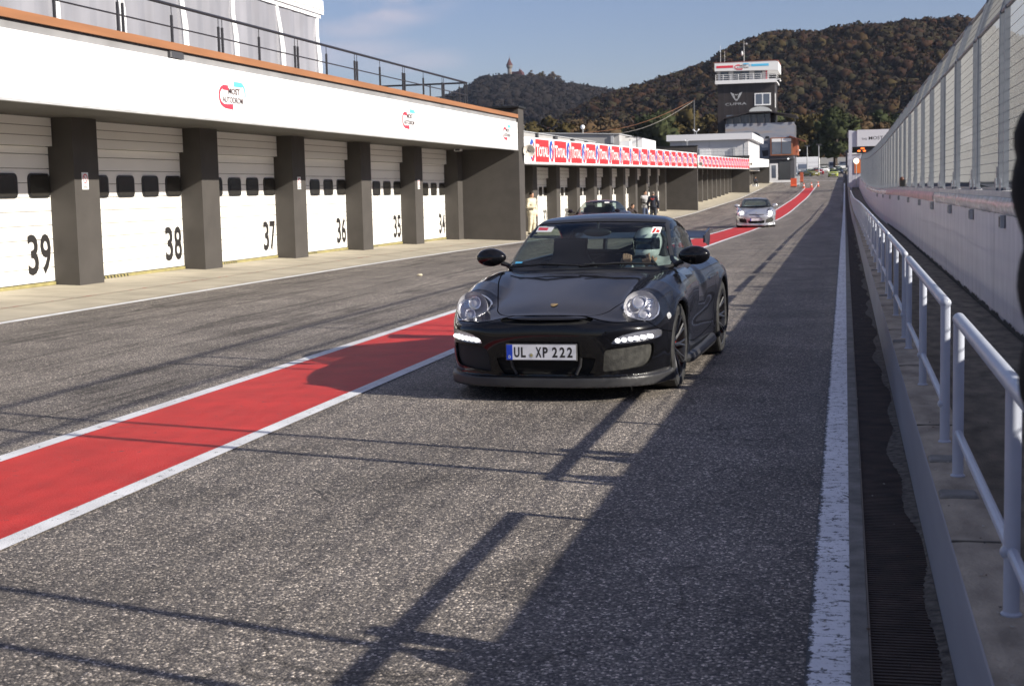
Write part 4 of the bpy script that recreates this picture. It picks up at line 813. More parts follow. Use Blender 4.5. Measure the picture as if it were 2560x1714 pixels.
# ================================================================ drain, kerb, walkway
YN, YF = -8, 300
yr = np.concatenate([np.arange(-8, 60, 2.), np.arange(60, 301, 5.)])
def profile(name, pts, yy, mats, mi=None, parent=None, kind=None, ref=.3, label=None, cat=None):
    """section (x, z above ground) swept along the lane following the ground"""
    V = []; n = len(pts)
    for y in yy:
        g = gzf(ref, y)
        V += [(x, y, g+z) for x, z in pts]
    F = [(i*n+k, i*n+k+1, (i+1)*n+k+1, (i+1)*n+k) for i in range(len(yy)-1) for k in range(n-1)]
    o = mesh_obj(name, V, F, mats, parent, None if mi is None else [mi[k] for i in range(len(yy)-1) for k in range(n-1)])
    if kind: o['kind'] = kind
    if label: tag(o, label, cat)
    return o
RUST = pm('drain_dark_rust', (.03, .02, .014), .85, var=.6, vscale=5, detail=9, tint=(.05, .022, .012))
GRIT = pm('drain_grit', (.13, .115, .095), .9, var=.7, vscale=25, bump=.6, bscale=60, detail=9)
profile('drain_channel', [(.079, .010), (.079, -.02), (.335, -.02)], yr, RUST, kind='structure')
# grate bars: dark cast slots, right quarter clogged with grit
m = MB(); y = 2.2; rg = random.Random(3)
BARM = [pm('grate_bar', (.055, .036, .026), .75, var=.6, vscale=6, tint=(.026, .015, .010)), pm('grate_edge', (.16, .13, .10), .7)]
while y < 46:
    g = gzf(.2, y); st = .031 if y < 24 else .062
    m.box(.086, .332, y, y+st*.52, g-.02, g+.004, 0); y += st
for k in range(24): m.box(.0795, .0855, k*2-1, k*2+.99, gzf(.1, k*2)-.02, gzf(.1, k*2)+.013, 1)
gr = m.build('drain_grate', BARM); tag(gr, 'rusty slotted drain grate running along the foot of the grey kerb', 'drain grate')
# grit strip lying in the grate along the kerb
m = MB(); yy = np.arange(2, 60, .025); P = []
for y in yy:
    e = .285+.03*math.sin(y*1.3)+.02*math.sin(y*4.1+1)+rg.uniform(-.006, .006)
    P.append((min(e, .325), y, gzf(.3, y)+.007))
V = []; F = []
for p in P: V += [p, (.3345, p[1], p[2]+.006)]
F = [(2*i, 2*i+1, 2*i+3, 2*i+2) for i in range(len(P)-1)]
o = mesh_obj('grit', V, F, GRIT); tag(o, 'line of grit and dirt washed up in the drain beside the kerb', 'dirt', None, 'stuff')
KERB = pm('kerb_paint', (.25, .26, .30), .6, var=.12, vscale=5, vstretch=(1, .15, 1), detail=8)
profile('grey_kerb', [(.334, -.02), (.338, .05), (.349, .325), (.353, .332)], yr, KERB, kind='structure')
PLI = pm('plinth_concrete', (.40, .34, .26), .9, var=.4, vscale=4, bump=.5, bscale=60, detail=10, vstretch=(2, 1, 1))
profile('walkway_plinth', [(.353, .331), (.40, .335), (.548, .333), (.558, .325), (.560, .0)], yr, PLI, kind='structure')
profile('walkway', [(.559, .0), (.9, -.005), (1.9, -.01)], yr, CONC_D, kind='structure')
m = MB()
for k in range(26):
    y = 2.6+k*2.45; g = gzf(.3, y); m.box(.352, .556, y, y+.010, g+.325, g+.338)
tag(m.build('walkway_joint', JD), kind='structure')
# small concrete patches under the rail ends
m = MB()
for y in (5.75, 6.5, 11.4, 16.1, 20.9): m.bbox(.358, .50, y, y+.13, gzf(.3, y)+.30, gzf(.3, y)+.345, .008)
tag(m.build('walkway_patch', CONC_G), kind='structure')
# leaves, grit and little stones
m = MB()
for k in range(260):
    y = 3+rg.random()**1.6*22; x = rg.choice([rg.uniform(.02, .33), rg.uniform(.37, .54), rg.uniform(.6, 1.6), rg.uniform(-.35, .0)]); g = gzf(x, y)+(.012 if x < .33 else (.336 if x < .56 else .004))
    s = rg.uniform(.004, .011); a = rg.uniform(0, 3.1); m.add([(x+s*math.cos(a+q)*(1 if j % 2 else .6), y+s*math.sin(a+q), g+.002+.003*(j % 2)) for j, q in enumerate((0, 1.3, 2.6, 4.2, 5.3))], [(0, 1, 2, 3, 4)], rg.choice([0, 0, 1, 2]))
o = m.build('litter', [pm('chip_pale', (.4, .38, .33), .8), pm('chip_brown', (.1, .05, .02), .8), pm('chip_dark', (.03, .03, .03), .8)]); tag(o, 'tiny leaves and stone chips scattered over drain and walkway', 'debris', None, 'stuff')

# ---------------------------------------------------------------- handrails
RAILW = pm('rail_paint', (.46, .49, .57), .32, var=.08, vscale=8, spec=.5)
def handrail(ys3, lab, cap=True):
    x = .455; y0 = ys3[0]; t = thing('handrail', lab, 'handrail', (x, ys3[len(ys3)//2], gzf(.3, ys3[0])+.33), 0, 'grey tube handrails along the pit wall walkway')
    T = lambda y: gzf(.3, y)+.985; B = lambda y: gzf(.3, y)+.335
    P = [(x, y, T(y)) for y in np.linspace(ys3[0]-.0, ys3[-1], 5)]
    m = MB(); m.tube(P, .026, 14); m.ball(P[0], .0262, 14); m.ball(P[-1], .0262, 14); m.build('top_rail', RAILW, t, True)
    for a, b in zip(ys3[:-1], ys3[1:]):
        m = MB(); m.tube([(x, a, gzf(.3, a)+.515), (x, b, gzf(.3, b)+.515)], .0165, 10); m.ball((x-.012, a, gzf(.3, a)+.515), .022, 10); m.build('lower_rail', RAILW, t, True)
    for y in ys3:
        m = MB(); m.tube([(x, y, B(y)-.02), (x, y, T(y)-.01)], .0225, 14); m.lathe([(.030, B(y)-.012), (.030, B(y)+.004), (.0225, B(y)+.010)], (x, y, 0), n=12); m.build('post', RAILW, t, True)
handrail([2.2, 4.2, 6.2], 'nearest grey handrail, cut by the right edge below the black sleeve')
lab = ['second grey handrail, with the rounded end facing the nearest rail', 'third grey handrail counted along the walkway', 'fourth grey handrail along the walkway', 'fifth grey handrail along the walkway', 'sixth grey handrail beside the drain, far off', 'seventh grey handrail beside the drain, far off']
y = 7.02
for k in range(7):
    handrail([y, y+1.99, y+3.97], lab[k] if k < 6 else 'eighth and farthest single handrail before the dense far run'); y += 4.73
while y < 120:
    handrail([y, y+1.99, y+3.97], 'far grey handrail in the run that merges with distance beside the pit wall'); y += 4.73

# ---------------------------------------------------------------- pit wall
WALLP = pm('pit_wall_paint', (.70, .67, .69), .7, var=.12, vscale=2.2, bump=.12, bscale=30, detail=9, vstretch=(1, 1.6, .5))
WALLS = pm('wall_stain', (.25, .24, .24), .8)
t = thing('pit_wall', 'long white concrete pit wall under the catch fence', 'wall', (1.8, 60, 0))
def wsec(name, pts, yy, mats, mi=None): 
    V = []; n = len(pts)
    for y in yy:
        g = gzf(.3, y)
        V += [(x-1.8, y-60, g+z) for x, z in pts]
    F = [(i*n+k, i*n+k+1, (i+1)*n+k+1, (i+1)*n+k) for i in range(len(yy)-1) for k in range(n-1)]
    return mesh_obj(name, V, F, mats, t, None if mi is None else [mi[k] for i in range(len(yy)-1) for k in range(n-1)])
yw = np.concatenate([np.arange(-8, 60, 2.), np.arange(60, 261, 5.)])
wsec('wall_body', [(1.665, -.03), (1.655, 1.18), (1.70, 1.19), (2.1, 1.19), (2.1, -.05)], yw, WALLP)
wsec('ledge', [(1.70, 1.19), (1.69, 1.355), (1.69, 1.42), (2.08, 1.42), (2.08, 1.19)], yw, pm('wall_ledge', (.62, .60, .58), .7, var=.15, vscale=2))
# vertical joints and damp streaks at the foot
m = MB()
for k in range(34):
    y = 5.4+k*4.0; g = gzf(.3, y); m.quad((1.660, y, g+.0), (1.660, y+.012, g+.0), (1.649, y+.012, g+1.17), (1.649, y, g+1.17))
m.build('joint', WALLS, t)
m = MB()
yq_ = np.arange(3, 60, .11)
for a, b in zip(yq_[:-1], yq_[1:]):
    h0 = .035+.03*abs(math.sin(a*2.3))+rg.uniform(0, .03); g = gzf(.3, a)
    m.quad((1.658, a, g-.005), (1.652, b, g-.005), (1.652, b, g+h0*.7), (1.652, a, g+h0))
m.build('moss_line', pm('damp_moss', (.07, .07, .06), .9, var=.4, vscale=20), t)
# advertising band on the wall top: clear film near, reddish further on
BANDG = pm('film_grey', (.42, .43, .45), .22, var=.3, vscale=3, bump=.6, bscale=7, spec=.8); BANDR = pm('film_red', (.55, .30, .30), .4, var=.3, vscale=2.5, bump=.4, bscale=7)
for name, a, b, mt in (('film_band', 4, 29, BANDG), ('film_band', 29.1, 62, BANDR), ('film_band', 62.1, 118, BANDG)):
    yy = np.arange(a, b+.01, .25); V = []; 
    for y in yy:
        g = gzf(.3, y); w_ = .006*math.sin(y*9)+.004*math.sin(y*23)
        V += [(1.662-1.8+w_*.3, y-60, g+1.352), (1.628-1.8+w_, y-60, g+1.27+w_), (1.645-1.8-w_, y-60, g+1.175+w_)]
    F = [(i*3+k, i*3+k+1, i*3+k+4, i*3+k+3) for i in range(len(yy)-1) for k in (0, 1)]
    mesh_obj(name, V, F, mt, t, smooth=True)
for k, (y, s) in enumerate([(12.4, .075), (16.3, .08), (20.2, .075), (24.3, .07), (29.2, .14), (34, .06), (40, .07), (47, .07), (56, .12), (66, .08), (78, .2)]):
    q = thing('junction_box', ['first', 'second', 'third', 'fourth', 'fifth, larger', 'sixth', 'seventh', 'eighth', 'ninth', 'tenth', 'eleventh'][k]+' grey box under the pit wall band, counted from the near end', 'box', (1.648, y, gzf(.3, y)+1.11), 0, 'small grey boxes under the wall band')
    m = MB(); m.bbox(-.05, 0, -s*.9, s*.9, -.06-s*.2, .06, .006); m.build('body', GREY, q, local=True); m = MB(); m.box(-.053, -.0505, -s*.7, s*.7, -.05-s*.15, .045); m.build('lid', DGREY, q, local=True)

# ---------------------------------------------------------------- catch fence
STEEL = pm('fence_steel', (.22, .24, .27), .45, metal=.25, var=.1, vscale=4); WIRE = pm('fence_wire', (.15, .155, .16), .5, metal=.2); CABLE = pm('fence_cable', (.10, .10, .11), .5)
ft_ = thing('catch_fence', 'tall grey debris fence of posts and wire mesh on the pit wall', 'fence', (1.8, 60, 1.5))
def FXZ(s_):  # path of the mesh: straight up then leaning over the track side
    return (1.83, s_) if s_ < 3.5 else (1.83+.18*(s_-3.5)/.55, s_)
npost = 0; y = 3.73-3.63
pys = []
while y < 215 and npost < 96:
    for d in (0, -.57):
        if len(pys) > 60 and d: continue
        pys.append(y+d)
    y += 3.63; npost += 1
for y in pys:
    g = gzf(.3, y); m = MB()
    m.box(1.77, 1.83, y-.023, y+.023, g+1.42, g+3.5); m.prism([(1.77, g+3.5), (1.83, g+3.5), (2.01, g+4.05), (1.95, g+4.07)], 1, y-.023, y+.023)
    m.prism([(y-.10, g+1.42), (y+.10, g+1.42), (y+.10, g+1.46), (y+.045, g+1.56), (y-.045, g+1.56), (y-.10, g+1.46)], 0, 1.735, 1.757)
    if abs((y-3.73)/3.63-round((y-3.73)/3.63)) < .01: m.box(1.765, 1.835, y+.10, y+.20, g+1.42, g+1.70)
    m.build('post', STEEL, ft_)
y = 5.66+.69-3.63-3.63
k = 0
while y < 200 and k < 56:
    m = MB(); g0, g1_ = gzf(.3, y), gzf(.3, y+2.94)
    for (za, zb_, xa, xb) in ((1.422, 1.455, 1.76, 1.81),):
        V = [(x, yy_, g_+z) for yy_, g_ in ((y, g0), (y+2.94, g1_)) for x, z in ((xa, za), (xb, za), (xb, zb_), (xa, zb_))]
        m.add(V, [(3, 2, 1, 0), (4, 5, 6, 7), (0, 1, 5, 4), (1, 2, 6, 5), (2, 3, 7, 6), (3, 0, 4, 7)])
    m.build('bottom_rail', STEEL, ft_); y += 3.63; k += 1
# top rail, fold rail, mesh
def run(name, xz, r, mat, y0=-3, y1=215, n=6, step=5.0):
    m = MB(); yy = np.arange(y0, y1, step)
    m.tube([(xz[0], y, gzf(.3, y)+xz[1]) for y in yy], r, n); return m.build(name, mat, ft_)
run('top_rail', (2.0, 4.07), .028, STEEL); run('fold_rail', (1.80, 3.5), .022, STEEL)
def wires(name, y0, y1, dy, r, mat):
    V = []; F = []; ss = [1.52, 2.2, 2.9, 3.5, 4.05]
    for y in np.arange(y0, y1, dy):
        g = gzf(.3, y); b = len(V)
        for s_ in ss:
            x, z = FXZ(s_)
            for a in (0, 2.094, 4.189): V.append((x+r*math.cos(a), y+r*math.sin(a), g+z))
        for i in range(len(ss)-1):
            for k in range(3): F.append((b+i*3+k, b+i*3+(k+1) % 3, b+(i+1)*3+(k+1) % 3, b+(i+1)*3+k))
    o = mesh_obj(name, V, F, mat, ft_, org=ft_.location); o['kind'] = 'stuff'; return o
wires('mesh_wires', -3, 60, .042, .0019, WIRE); wires('mesh_wires', 60, 130, .085, .0028, WIRE); wires('mesh_wires', 130, 214, .17, .004, WIRE)
m = MB(); V = []
for i, s_ in enumerate(np.arange(1.53, 4.05, .115)):
    x, z = FXZ(s_); yy = np.arange(-3, 215, 1.21)
    m.tube([(x-.004, y, gzf(.3, y)+z+(.006*math.sin(y*5.2+i))) for y in yy], .0034 if i % 1 == 0 else .002, 4)
o = m.build('cables', CABLE, ft_); o['kind'] = 'stuff'
q = thing('cable_box', 'small black box clamped on the pit wall at the fence foot', 'box', (1.72, 45.5, gzf(.3, 45)+1.45)); m = MB(); m.bbox(-.12, .05, -.3, .3, 0, .22, .03); m.build('body', BLK, q, local=True); m = MB(); m.ball((-.06, -.25, .22), .07, 10); m.build('lamp', pm('brownish', (.12, .05, .03), .4), q, True, local=True)
# far banner and hoardings beyond the track, seen through the mesh
q = thing('track_banner', 'white banner with red band seen through the fence mesh', 'banner', (9, 62, 0)); m = MB(); m.box(8.9, 9.0, 46, 74, 2.9, 4.0, 0); m.box(8.88, 8.899, 48, 60, 3.15, 3.8, 1); m.box(8.88, 8.899, 64, 71, 3.15, 3.8, 1); m.build('panel', [WHITE, REDM], q)
for yy_ in (46.5, 60, 73.5): m = MB(); m.tube([(9.05, yy_, -.3), (9.05, yy_, 4.0)], .06, 8); m.build('post', STEEL, q)
q = thing('track_barrier', 'pale concrete barrier on the far side of the race track', 'barrier', (16, 60, 0)); m = MB(); m.box(16, 16.4, -5, 260, -.4, 1.0); m.build('wall', pm('barrier_pale', (.45, .46, .43), .8, var=.2, vscale=1), q); m = MB(); m.box(16.1, 16.15, -5, 260, 1.0, 4.6); m.build('screen', pm('green_grey_screen', (.17, .185, .165), .9, var=.3, vscale=.8, vstretch=(1, 2, .2)), q)

# ---------------------------------------------------------------- gantry at the far end
GY = 170
q = thing('start_gantry', 'white lane gantry lettered THE MOST over the far end of the pit wall', 'gantry', (1, GY, gzf(.5, GY)))
GWH = pm('gantry_white', (.52, .53, .60), .5, var=.05, vscale=1)
m = MB(); m.prism([(.42, .4), (.80, .4), (.80, 7.37), (.42, 7.37)], 1, GY, GY+.5); m.box(.78, 1.35, GY+.1, GY+.5, 5.52, 7.3); m.build('column', GWH, q)
m = MB(); m.box(1.351, 14, GY-.1, GY+.6, 5.55, 7.38); m.build('beam', pm('gantry_panel', (.62, .62, .66), .5), q)
m = MB(); put_text(m, 'THE', (1.84, GY-.105, 6.24), (1, 0, .015), (0, 0, 1), .58, .22, 0); put_text(m, 'MOST', (2.62, GY-.105, 6.24), (1, 0, .015), (0, 0, 1), 1.55, .38, .005); m.build('lettering', NUM, q)
m = MB(); m.box(1.3, 3.4, GY+.1, GY+.4, 4.75, 5.5); f = m.build('signal_box', BLK, q)
LEDO = pm('led_orange', (.8, .15, .02), .4, emit=(1, .18, .03), estr=1.2)
for x, z, w_ in ((1.95, 5.32, .5), (1.55, 5.04, .35), (2.15, 5.04, .35)): m = MB(); m.ball((x, GY+.08, z), .12, 8, sq=(w_/.24, .3, .9)); m.build('light', LEDO, f)
m = MB(); m.box(.25, .42, GY+.02, GY+.3, 6.5, 7.2); m.box(.1, .3, GY+.1, GY+.4, 3.2, 5.2); m.build('side_box', PG, q)
q = thing('marshal_booth', 'small white marshal booth with orange board beside the gantry column', 'booth', (.9, 176, gzf(.5, 176))); m = MB(); m.box(.3, 1.9, 176, 178, 1, 4.8, 0); m.build('wall', GWH, q); m = MB(); m.box(.2, 2.0, 175.9, 178.1, 4.8, 4.95); m.build('roof', WHITE, q); m = MB(); m.box(1.1, 1.85, 175.9, 175.99, 2.6, 4.2); m.build('board', pm('orange_board', (.75, .2, .05), .5), q); m = MB(); m.box(.35, .6, 175.9, 175.99, 1.5, 3.5); m.build('window', TG, q)
q = thing('round_signal', 'bright round white lamp right of the gantry column', 'lamp', (1.25, 168, 3.9)); m = MB(); m.lathe([(0, -.06), (.28, -.05), (.3, 0), (.28, .1), (0, .12)], (0, 0, 0), 'y', 18); m.build('disc', pm('lamp_glow', (.9, .85, .75), .4, emit=(1, .85, .6), estr=1.4), q, True, local=True); m = MB(); m.tube([(0, .1, 0), (0, .1, -2.8)], .05, 6); m.build('pole', GREY, q, local=True)
# tall light masts far behind
for i, (px, pyt, lab) in enumerate([(2018, 365, 'pale mast left of the two masts behind the white container'), (2047, 362, 'right one of the two tall masts behind the white container')]):
    d = pxdir(px, pyt)*285; q = thing('light_mast', lab, 'mast', (d.x, 285, 3), 0, 'tall masts at the lane end'); m = MB(); m.tube([(0, 0, 0), (0, 0, d.z+1.55-3)], [.13, .07], 8); m.build('pole', GREY, q, local=True); m = MB(); m.box(-.5, .5, -.1, .1, d.z-1.55, d.z-1.3); m.build('lamp_head', DGREY, q, local=True)
# ================================================================ cars: smooth solids from distance fields
def spline(P, n=10, closed=False):
    P = np.array(P, float); m = len(P); out = []
    for i in range(m if closed else m-1):
        if closed: p = [P[(i+k-1) % m] for k in range(4)]
        else: p = [P[max(i-1, 0)], P[i], P[i+1], P[min(i+2, m-1)]]
        for t in np.arange(n)/n:
            out.append(.5*((2*p[1])+(-p[0]+p[2])*t+(2*p[0]-5*p[1]+4*p[2]-p[3])*t*t+(-p[0]+3*p[1]-3*p[2]+p[3])*t**3))
    if not closed: out.append(P[-1])
    return np.array(out)
def poly_sdf(P, X, Y):
    d = np.full(X.shape, 1e9); ins = np.zeros(X.shape, bool); n = len(P)
    for i in range(n):
        a = P[i]; b = P[(i+1) % n]; e = b-a; wx = X-a[0]; wy = Y-a[1]; q = e@e
        if q < 1e-12: continue
        t = np.clip((wx*e[0]+wy*e[1])/q, 0, 1); d = np.minimum(d, (wx-e[0]*t)**2+(wy-e[1]*t)**2)
        c = ((a[1] <= Y) & (b[1] > Y)) | ((b[1] <= Y) & (a[1] > Y))
        with np.errstate(divide='ignore', invalid='ignore'): xi = a[0]+(Y-a[1])/(e[1] if e[1] else 1e-9)*e[0]
        ins ^= c & (X < xi)
    d = np.sqrt(d); return np.where(ins, -d, d)
class Tab:
    """2d distance table of a closed outline"""
    def __init__(s, P, lo, hi, h=.008):
        s.lo = np.array(lo); s.h = h; nx = int((hi[0]-lo[0])/h)+2; ny = int((hi[1]-lo[1])/h)+2
        X, Y = np.meshgrid(lo[0]+np.arange(nx)*h, lo[1]+np.arange(ny)*h, indexing='ij'); s.T = poly_sdf(np.array(P), X, Y).astype(np.float32); s.n = (nx, ny)
    def __call__(s, a, b):
        u = np.clip((a-s.lo[0])/s.h, 0, s.n[0]-1.001); v = np.clip((b-s.lo[1])/s.h, 0, s.n[1]-1.001); i = u.astype(np.int32); j = v.astype(np.int32); u = u-i; v = v-j; T = s.T
        return (T[i, j]*(1-u)+T[i+1, j]*u)*(1-v)+(T[i, j+1]*(1-u)+T[i+1, j+1]*u)*v
def smin(a, b, k): h = np.clip(.5+.5*(b-a)/k, 0, 1); return b*(1-h)+a*h-k*h*(1-h)
def smax(a, b, k): return -smin(-a, -b, k)
def capsule_chain(x, y, z, pts):
    d = None
    for (a, ra), (b, rb) in zip(pts[:-1], pts[1:]):
        a = np.array(a); e = np.array(b)-a; t = np.clip(((x-a[0])*e[0]+(y-a[1])*e[1]+(z-a[2])*e[2])/(e@e), 0, 1)
        q = np.sqrt((x-a[0]-e[0]*t)**2+(y-a[1]-e[1]*t)**2+(z-a[2]-e[2]*t)**2)-(ra+(rb-ra)*t)
        d = q if d is None else np.minimum(d, q)
    return d
def surface(f, lo, hi, h):
    """surface nets of f(x,y,z)=0, projected onto the exact surface. returns V, T (triangles)"""
    ax = [np.arange(lo[i], hi[i]+h, h).astype(np.float32) for i in range(3)]
    X, Y, Z = np.meshgrid(*ax, indexing='ij'); D = f(X, Y, Z).astype(np.float32); S_ = D < 0
    nx, ny, nz = [k-1 for k in D.shape]
    acc = np.zeros((nx, ny, nz, 3), np.float32); cnt = np.zeros((nx, ny, nz), np.float32)
    off = [(i, j, k) for i in (0, 1) for j in (0, 1) for k in (0, 1)]
    c = lambda A, o: A[o[0]:o[0]+nx, o[1]:o[1]+ny, o[2]:o[2]+nz]
    for a in off:
        for d in range(3):
            if a[d]: continue
            b = list(a); b[d] = 1; A = c(D, a); B = c(D, b); m = (A < 0) != (B < 0)
            t = np.where(m, A/np.where(m, A-B, 1), 0)
            for q in range(3): acc[..., q] += m*(a[q]+(t if q == d else 0))
            cnt += m
    act = cnt > 0; idx = -np.ones(act.shape, np.int64); idx[act] = np.arange(act.sum()); I = np.argwhere(act)
    V = (acc[act]/cnt[act][:, None]+I)*h+np.array(lo)
    Q = []
    for d in range(3):
        sl0 = [slice(None)]*3; sl1 = [slice(None)]*3; sl0[d] = slice(0, -1); sl1[d] = slice(1, None)
        m = S_[tuple(sl0)] != S_[tuple(sl1)]; e1, e2 = [(1, 2), (2, 0), (0, 1)][d]
        P = np.argwhere(m); P = P[(P[:, e1] > 0) & (P[:, e2] > 0) & (P[:, e1] < act.shape[e1]) & (P[:, e2] < act.shape[e2])]
        fl = S_[P[:, 0], P[:, 1], P[:, 2]]
        def g(o1, o2): R = P.copy(); R[:, e1] -= o1; R[:, e2] -= o2; return idx[R[:, 0], R[:, 1], R[:, 2]]
        q = np.stack([g(1, 1), g(0, 1), g(0, 0), g(1, 0)], 1); q[~fl] = q[~fl][:, ::-1]; Q.append(q)
    Q = np.concatenate(Q)
    F_ = lambda p: f(p[:, 0], p[:, 1], p[:, 2])
    e = .004
    def grad(p): return np.stack([(F_(p+np.eye(3)[k]*e)-F_(p-np.eye(3)[k]*e))/(2*e) for k in range(3)], 1)
    V = V.astype(float)
    for _ in range(3):
        G = grad(V); g2 = (G**2).sum(1); st = (F_(V)/np.maximum(g2, .2))[:, None]*G; ln = np.linalg.norm(st, axis=1, keepdims=True); V = V-st*np.minimum(1, h*.5/np.maximum(ln, 1e-9))
    G = grad(V); Nn = G/np.maximum(np.linalg.norm(G, axis=1, keepdims=True), 1e-9)
    T = np.concatenate([Q[:, [0, 1, 2]], Q[:, [0, 2, 3]]])
    return V, T, Nn
def clip(V, T, Nn, s):
    """keep the part of the triangle mesh where the per-vertex field s > 0, cutting triangles exactly"""
    s = np.where(np.abs(s) < 1e-7, 1e-7, s); p = s > 0; k = p[T].sum(1); keep = T[k == 3]; V2 = [V]; N2 = [Nn]; out = [keep]; base = len(V)
    cache = {}; nv = []; nn = []
    for cnt in (1, 2):
        A = T[k == cnt]; 
        if len(A) == 0: continue
        P = p[A]; odd = np.argmax(P if cnt == 1 else ~P, 1); r = np.arange(len(A)); a = A[r, odd]; b = A[r, (odd+1) % 3]; c_ = A[r, (odd+2) % 3]
        def cut(i, j):
            lo_, hi_ = np.minimum(i, j), np.maximum(i, j); t = s[lo_]/(s[lo_]-s[hi_]); key = lo_*len(V)+hi_
            u, first, inv = np.unique(key, return_index=True, return_inverse=True)
            ids = np.empty(len(u), np.int64)
            for q_, kk in enumerate(u):
                if kk not in cache:
                    f_ = first[q_]; cache[kk] = base+len(nv); nv.append(V[lo_[f_]]*(1-t[f_])+V[hi_[f_]]*t[f_]); nn.append(Nn[lo_[f_]]*(1-t[f_])+Nn[hi_[f_]]*t[f_])
                ids[q_] = cache[kk]
            return ids[inv.ravel()]
        ab = cut(a, b); ac = cut(a, c_)
        if cnt == 1: out.append(np.stack([a, ab, ac], 1))
        else: out += [np.stack([ab, b, c_], 1), np.stack([ab, c_, ac], 1)]
    if nv: V2.append(np.array(nv)); N2.append(np.array(nn))
    V2 = np.concatenate(V2); N2 = np.concatenate(N2); T2 = np.concatenate(out)
    used, inv = np.unique(T2.ravel(), return_inverse=True)
    return V2[used], inv.reshape(-1, 3), N2[used]
def part(name, msh, mat, parent, solid=0, shift=0):
    V, T, Nn = msh
    if len(T) == 0: return None
    V = V+Nn*shift
    if solid:   # thickness inward with rim walls
        n = len(V); E = np.concatenate([T[:, [0, 1]], T[:, [1, 2]], T[:, [2, 0]]]); key = np.minimum(E[:, 0], E[:, 1])*n+np.maximum(E[:, 0], E[:, 1])
        u, c_ = np.unique(key, return_counts=True); bd = E[np.isin(key, u[c_ == 1])]
        V = np.concatenate([V, V-Nn*solid]); rim = np.concatenate([np.stack([bd[:, 1], bd[:, 0], bd[:, 0]+n], 1), np.stack([bd[:, 1], bd[:, 0]+n, bd[:, 1]+n], 1)]); T = np.concatenate([T, T[:, ::-1]+n, rim])
    o = mesh_obj(name, V, T, mat, parent, smooth=True)
    try: o.data.set_sharp_from_angle(angle=R_(45))
    except Exception: pass
    return o
def fit_on(msh, pts2, ax=(0, 2), front=True):
    """depth of the shell (y) at given x,z points: nearest shell vertex in front view"""
    V = msh[0]; m = V[:, 1] < 1.2; V = V[m]; out = []
    for x, z in pts2:
        d = (V[:, 0]-x)**2+(V[:, 2]-z)**2; k = np.argsort(d)[:5]; out.append(V[k, 1].min())
    return out

def paint(name, col, rough=.18, coat=.75, flake=0):
    m = pm(name, col, rough, flake, spec=.1); b = m.node_tree.nodes['Principled BSDF']; b.inputs['Coat Weight'].default_value = coat; b.inputs['Coat Roughness'].default_value = .035; return m
PBLK = paint('paint_black', (.005, .005, .006), .22); PSIL = paint('paint_silver', (.55, .56, .60), .32, 1, .6)
TYRE = pm('tyre_rubber', (.022, .022, .022), .75, bump=.1, bscale=80); RIMB = pm('rim_black', (.02, .02, .022), .25, coat=.5); RIMS = pm('rim_silver', (.45, .45, .47), .25, .9)
SATIN = pm('lip_satin', (.03, .03, .032), .42); INNER = pm('inner_black', (.004, .004, .004), .8); MESHG = pm('radiator_grey', (.042, .041, .036), .7, var=.5, vscale=25, bump=.5, bscale=200)
GLS = glassmat('windscreen_glass', (.62, .71, .69)); GLD = glassmat('side_glass', (.55, .62, .60)); LENS = glassmat('lamp_lens', (.95, .95, .96)); CHR = pm('reflector_chrome', (.75, .76, .80), .22, .9); CHD = pm('lamp_grey', (.60, .60, .63), .3, .5)
DRL = pm('led_white', (.9, .9, .9), .4, emit=(1, .98, .95), estr=1.7); HLON = pm('headlight_on', (.9, .9, .9), .3, emit=(1, .97, .9), estr=7); REDC = pm('caliper_red', (.55, .03, .02), .4); BRK = pm('brake_disc', (.25, .25, .26), .4, .8)
GOLD = pm('badge_gold', (.48, .33, .14), .35, .6); PLATE = pm('plate_white', (.62, .63, .68), .5); PBLUE = pm('plate_blue', (.01, .05, .45), .5); SEATM = pm('seat_black', (.02, .02, .022), .7); SEATG = pm('seat_grey', (.12, .13, .14), .6); CABIN = pm('cabin_dark', (.012, .013, .014), .7)

